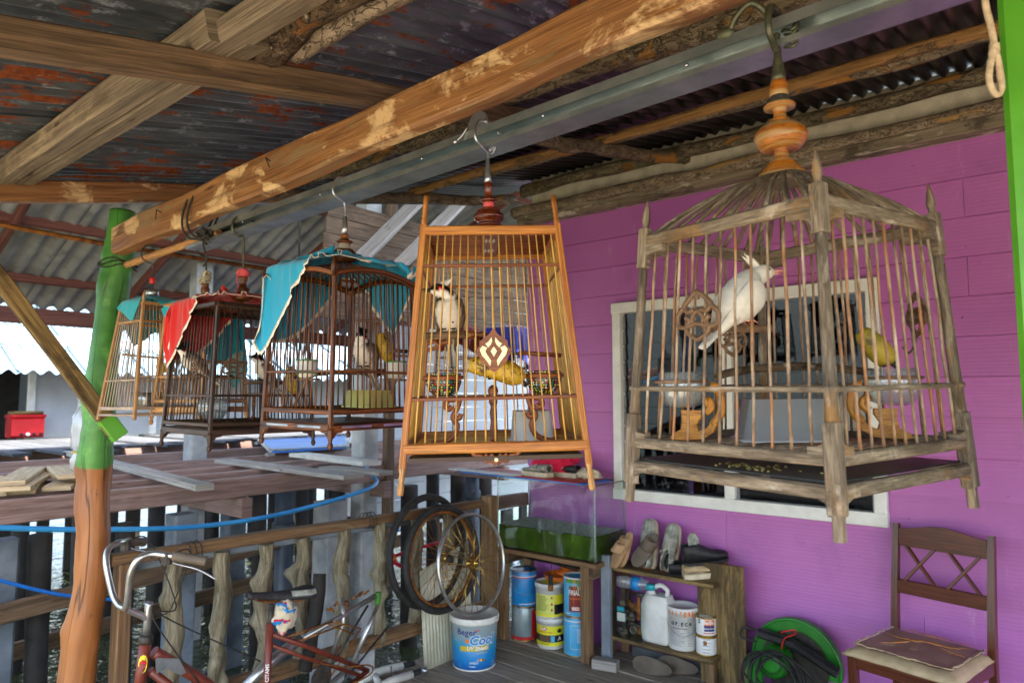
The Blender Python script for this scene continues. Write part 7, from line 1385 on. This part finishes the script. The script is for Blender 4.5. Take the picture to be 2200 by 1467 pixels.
mb.build('vents', G['rubber'], sw, world=True)
MB().beam((3.78, 1.37, cz + .14), (3.78, 1.18, cz + .12), .045, .05, (0, 0, 1), .012).build('handle_neck', G['black_plastic'], sw, world=True); MB().beam((3.78, 1.19, cz + .12), (3.76, .97, cz + .03), .042, .055, (0, 0, 1), .016).build('handle', G['black_plastic'], sw, world=True); MB().tube(spline([(3.78, 1.38, cz + .15), (3.77, 1.45, cz + .15), (3.77, 1.46, cz + .1), (3.78, 1.38, cz + .09)], 5), .006, 8).build('cord_guard', G['rubber'], sw, world=True)
MB().box((3.80, 1.22, .018), (.24, .46, .032), 0, .004).build('base_plate', G['saw_green'], sw, world=True); MB().box((3.80, 1.40, .12), (.06, .08, .18), 0, .008).build('hinge_post', G['saw_green'], sw, world=True); MB().box((3.78, 1.04, .07), (.08, .05, .08), .3, .004).build('vice_jaw', G['saw_green'], sw, world=True)
MB().tube(spline([(3.75, 1.24, cz + .17), (3.72, 1.22, cz + .19), (3.72, 1.16, cz + .21), (3.74, 1.17, cz + .18), (3.745, 1.22, cz + .15), (3.745, 1.24, cz + .09)], 5), .004, 6).build('red_tie', G['red_print'], sw, world=True)
cb2 = thing('power_cable', 'loops of black power cable heaped over and around the green saw', 'cable', (3.66, 1.3, 0))
for k in range(9):
    c_ = V((3.66 + random.uniform(-.03, .03), 1.24 + random.uniform(-.03, .05), .17 + random.uniform(-.02, .02))); a0, b0 = random.uniform(.11, .16), random.uniform(.10, .15); ph = random.random() * 6
    MB().tube([c_ + V((.03 * math.sin(2 * q + ph) - .01 * k * .2, a0 * math.cos(q), b0 * math.sin(q))) for q in [i * 6.283 / 36 for i in range(36)]], .0048, 7, closed=True).build('loop', G['rubber'], cb2, world=True)
for k in range(10):
    c_ = V((3.56 + random.uniform(-.04, .03), 1.28 + random.uniform(-.06, .06), .012 + .01 * k)); a0, b0 = random.uniform(.13, .21), random.uniform(.09, .14)
    MB().tube([c_ + V((b0 * math.sin(q), a0 * math.cos(q), .012 * math.sin(q * 3 + k))) for q in [i * 6.283 / 40 for i in range(40)]], .0052, 7, closed=True).build('loop', G['rubber'], cb2, world=True)
# ================================================================ chair
ch = thing('wooden_chair', 'dark brown wooden chair with crossed back slats and torn tan seat by the wall', 'chair', M=Matrix.Translation((3.585, .575, 0)) @ Matrix.Scale(1.05, 4) @ Matrix.Rotation(math.atan2(.24, -.97), 4, 'Z'))
bk_ = lambda z, y: V((-.205 - .07 * max(0, z - .45) ** 1.15 * 2, y, z))
for y in (-.195, .195): MB().tube([bk_(z, y) for z in (.0, .2, .43, .55, .7, .85, .935)], [.021, .021, .022, .021, .02, .019, .018], 4, True, sm=False, up=(1, 1, 0)).build('back_post', G['chair_wood'], ch); MB().beam((.19, y, 0), (.19, y, .43), .036, .036, (1, 0, 0), .004).build('front_leg', G['chair_wood'], ch); MB().beam((-.19, y, .405), (.18, y, .405), .022, .055, (0, 0, 1), .003).build('side_apron', G['chair_wood'], ch); MB().beam((-.19, y, .17), (.18, y, .19), .02, .028, (0, 0, 1), .003).build('stretcher', G['chair_wood'], ch)
MB().beam((.19, -.18, .405), (.19, .18, .405), .022, .055, (0, 0, 1), .003).build('front_apron', G['chair_wood'], ch); MB().beam((-.2, -.18, .405), (-.2, .18, .405), .022, .055, (0, 0, 1), .003).build('rear_apron', G['chair_wood'], ch)
ctop = [(-.18, .835), (.18, .835), (.18, .915)] + [(.18 - .36 * i / 14, .915 + .028 * math.sin(math.pi * i / 14) ** 2) for i in range(1, 14)] + [(-.18, .915)]
xb = bk_(.88, 0).x; MB().prism([(y, z) for y, z in ctop], (xb, 0, 0), (0, 1, 0), (-.12 * 0, 0, 1), .022).build('crest_rail', G['chair_wood'], ch); xb2 = bk_(.655, 0).x; MB().beam((xb2, -.18, .655), (xb2, .18, .655), .022, .062, (0, 0, 1), .003).build('lower_rail', G['chair_wood'], ch)
for yc_ in (-.09, .09):
    for sg in (-1, 1): MB().beam(V((bk_(.68, 0).x + .002 * sg, yc_ - .062 * sg, .682)), V((bk_(.84, 0).x + .002 * sg, yc_ + .062 * sg, .84)), .012, .022, (0, 1, 0) if 0 else (1, 0, 0), .002) .build('cross_slat', G['chair_wood'], ch)
mb = MB(); mb.grid(22, 22, lambda a, b_: (lambda x, y: V((x, y, .437 + .034 * (1 - max(abs(2 * a - 1), abs(2 * b_ - 1)) ** 8) + .004 * noise.noise((x * 14, y * 14, 0)))))(-.195 + .425 * a, (-.225 + .45 * b_) * (1 - .08 * (1 - a)))); pad = mb.build('seat_pad', G['seat_trim'], ch); so = pad.modifiers.new('t', 'SOLIDIFY'); so.thickness = .012; so.offset = -1
mb = MB(); mb.grid(26, 26, lambda a, b_: (lambda x, y: V((x + .006 * noise.noise((b_ * 9, a * 3, 2)), y, .4735 + .005 * noise.noise((x * 9, y * 9, 4)))))(-.165 + .36 * a, (-.185 + .37 * b_) * (1 + .02 * noise.noise((a * 12, 0, 0))))); mb.build('torn_vinyl', G['seat_vinyl'], ch)
def crack(pts, w):
    P = spline([V((x, y, .481)) for x, y in pts], 6); mb = MB(); 
    for i, p in enumerate(P): P[i] = p + V((random.uniform(-.005, .005), random.uniform(-.005, .005), 0))
    mb.tube(P, [max(.0015, w * math.sin(math.pi * (i + .5) / len(P)) * random.uniform(.6, 1.3)) for i in range(len(P))], 6, True, el=.4); mb.build('tear', G['foam'], ch)
crack([(-.12, .13), (-.07, .09), (-.06, .0), (-.03, -.08), (-.05, -.17)], .009); crack([(.0, .17), (-.02, .1), (-.05, .06)], .006); crack([(-.04, -.05), (.03, -.07), (.1, -.12)], .007); crack([(-.16, .14), (-.16, .0), (-.165, -.16)], .006)
tr = MB()
for sg in (0, 1):
    P = [V((-.165 + .36 * t + random.uniform(-.006, .006), (-.185 if sg else .185) + random.uniform(-.006, .006), .479 + random.uniform(0, .004))) for t in [i / 30 for i in range(31)]]; tr.tube(P, [random.uniform(.002, .007) for _ in P], 6, True, el=.5)
P = [V((.195 + random.uniform(-.006, .006), -.185 + .37 * t, .479 + random.uniform(0, .004))) for t in [i / 30 for i in range(31)]]; tr.tube(P, [random.uniform(.002, .008) for _ in P], 6, True, el=.5); tr.build('frayed_edge', G['seat_trim'], ch)
for o in bpy.data.objects:
    if '_b' in o: del o['_b']
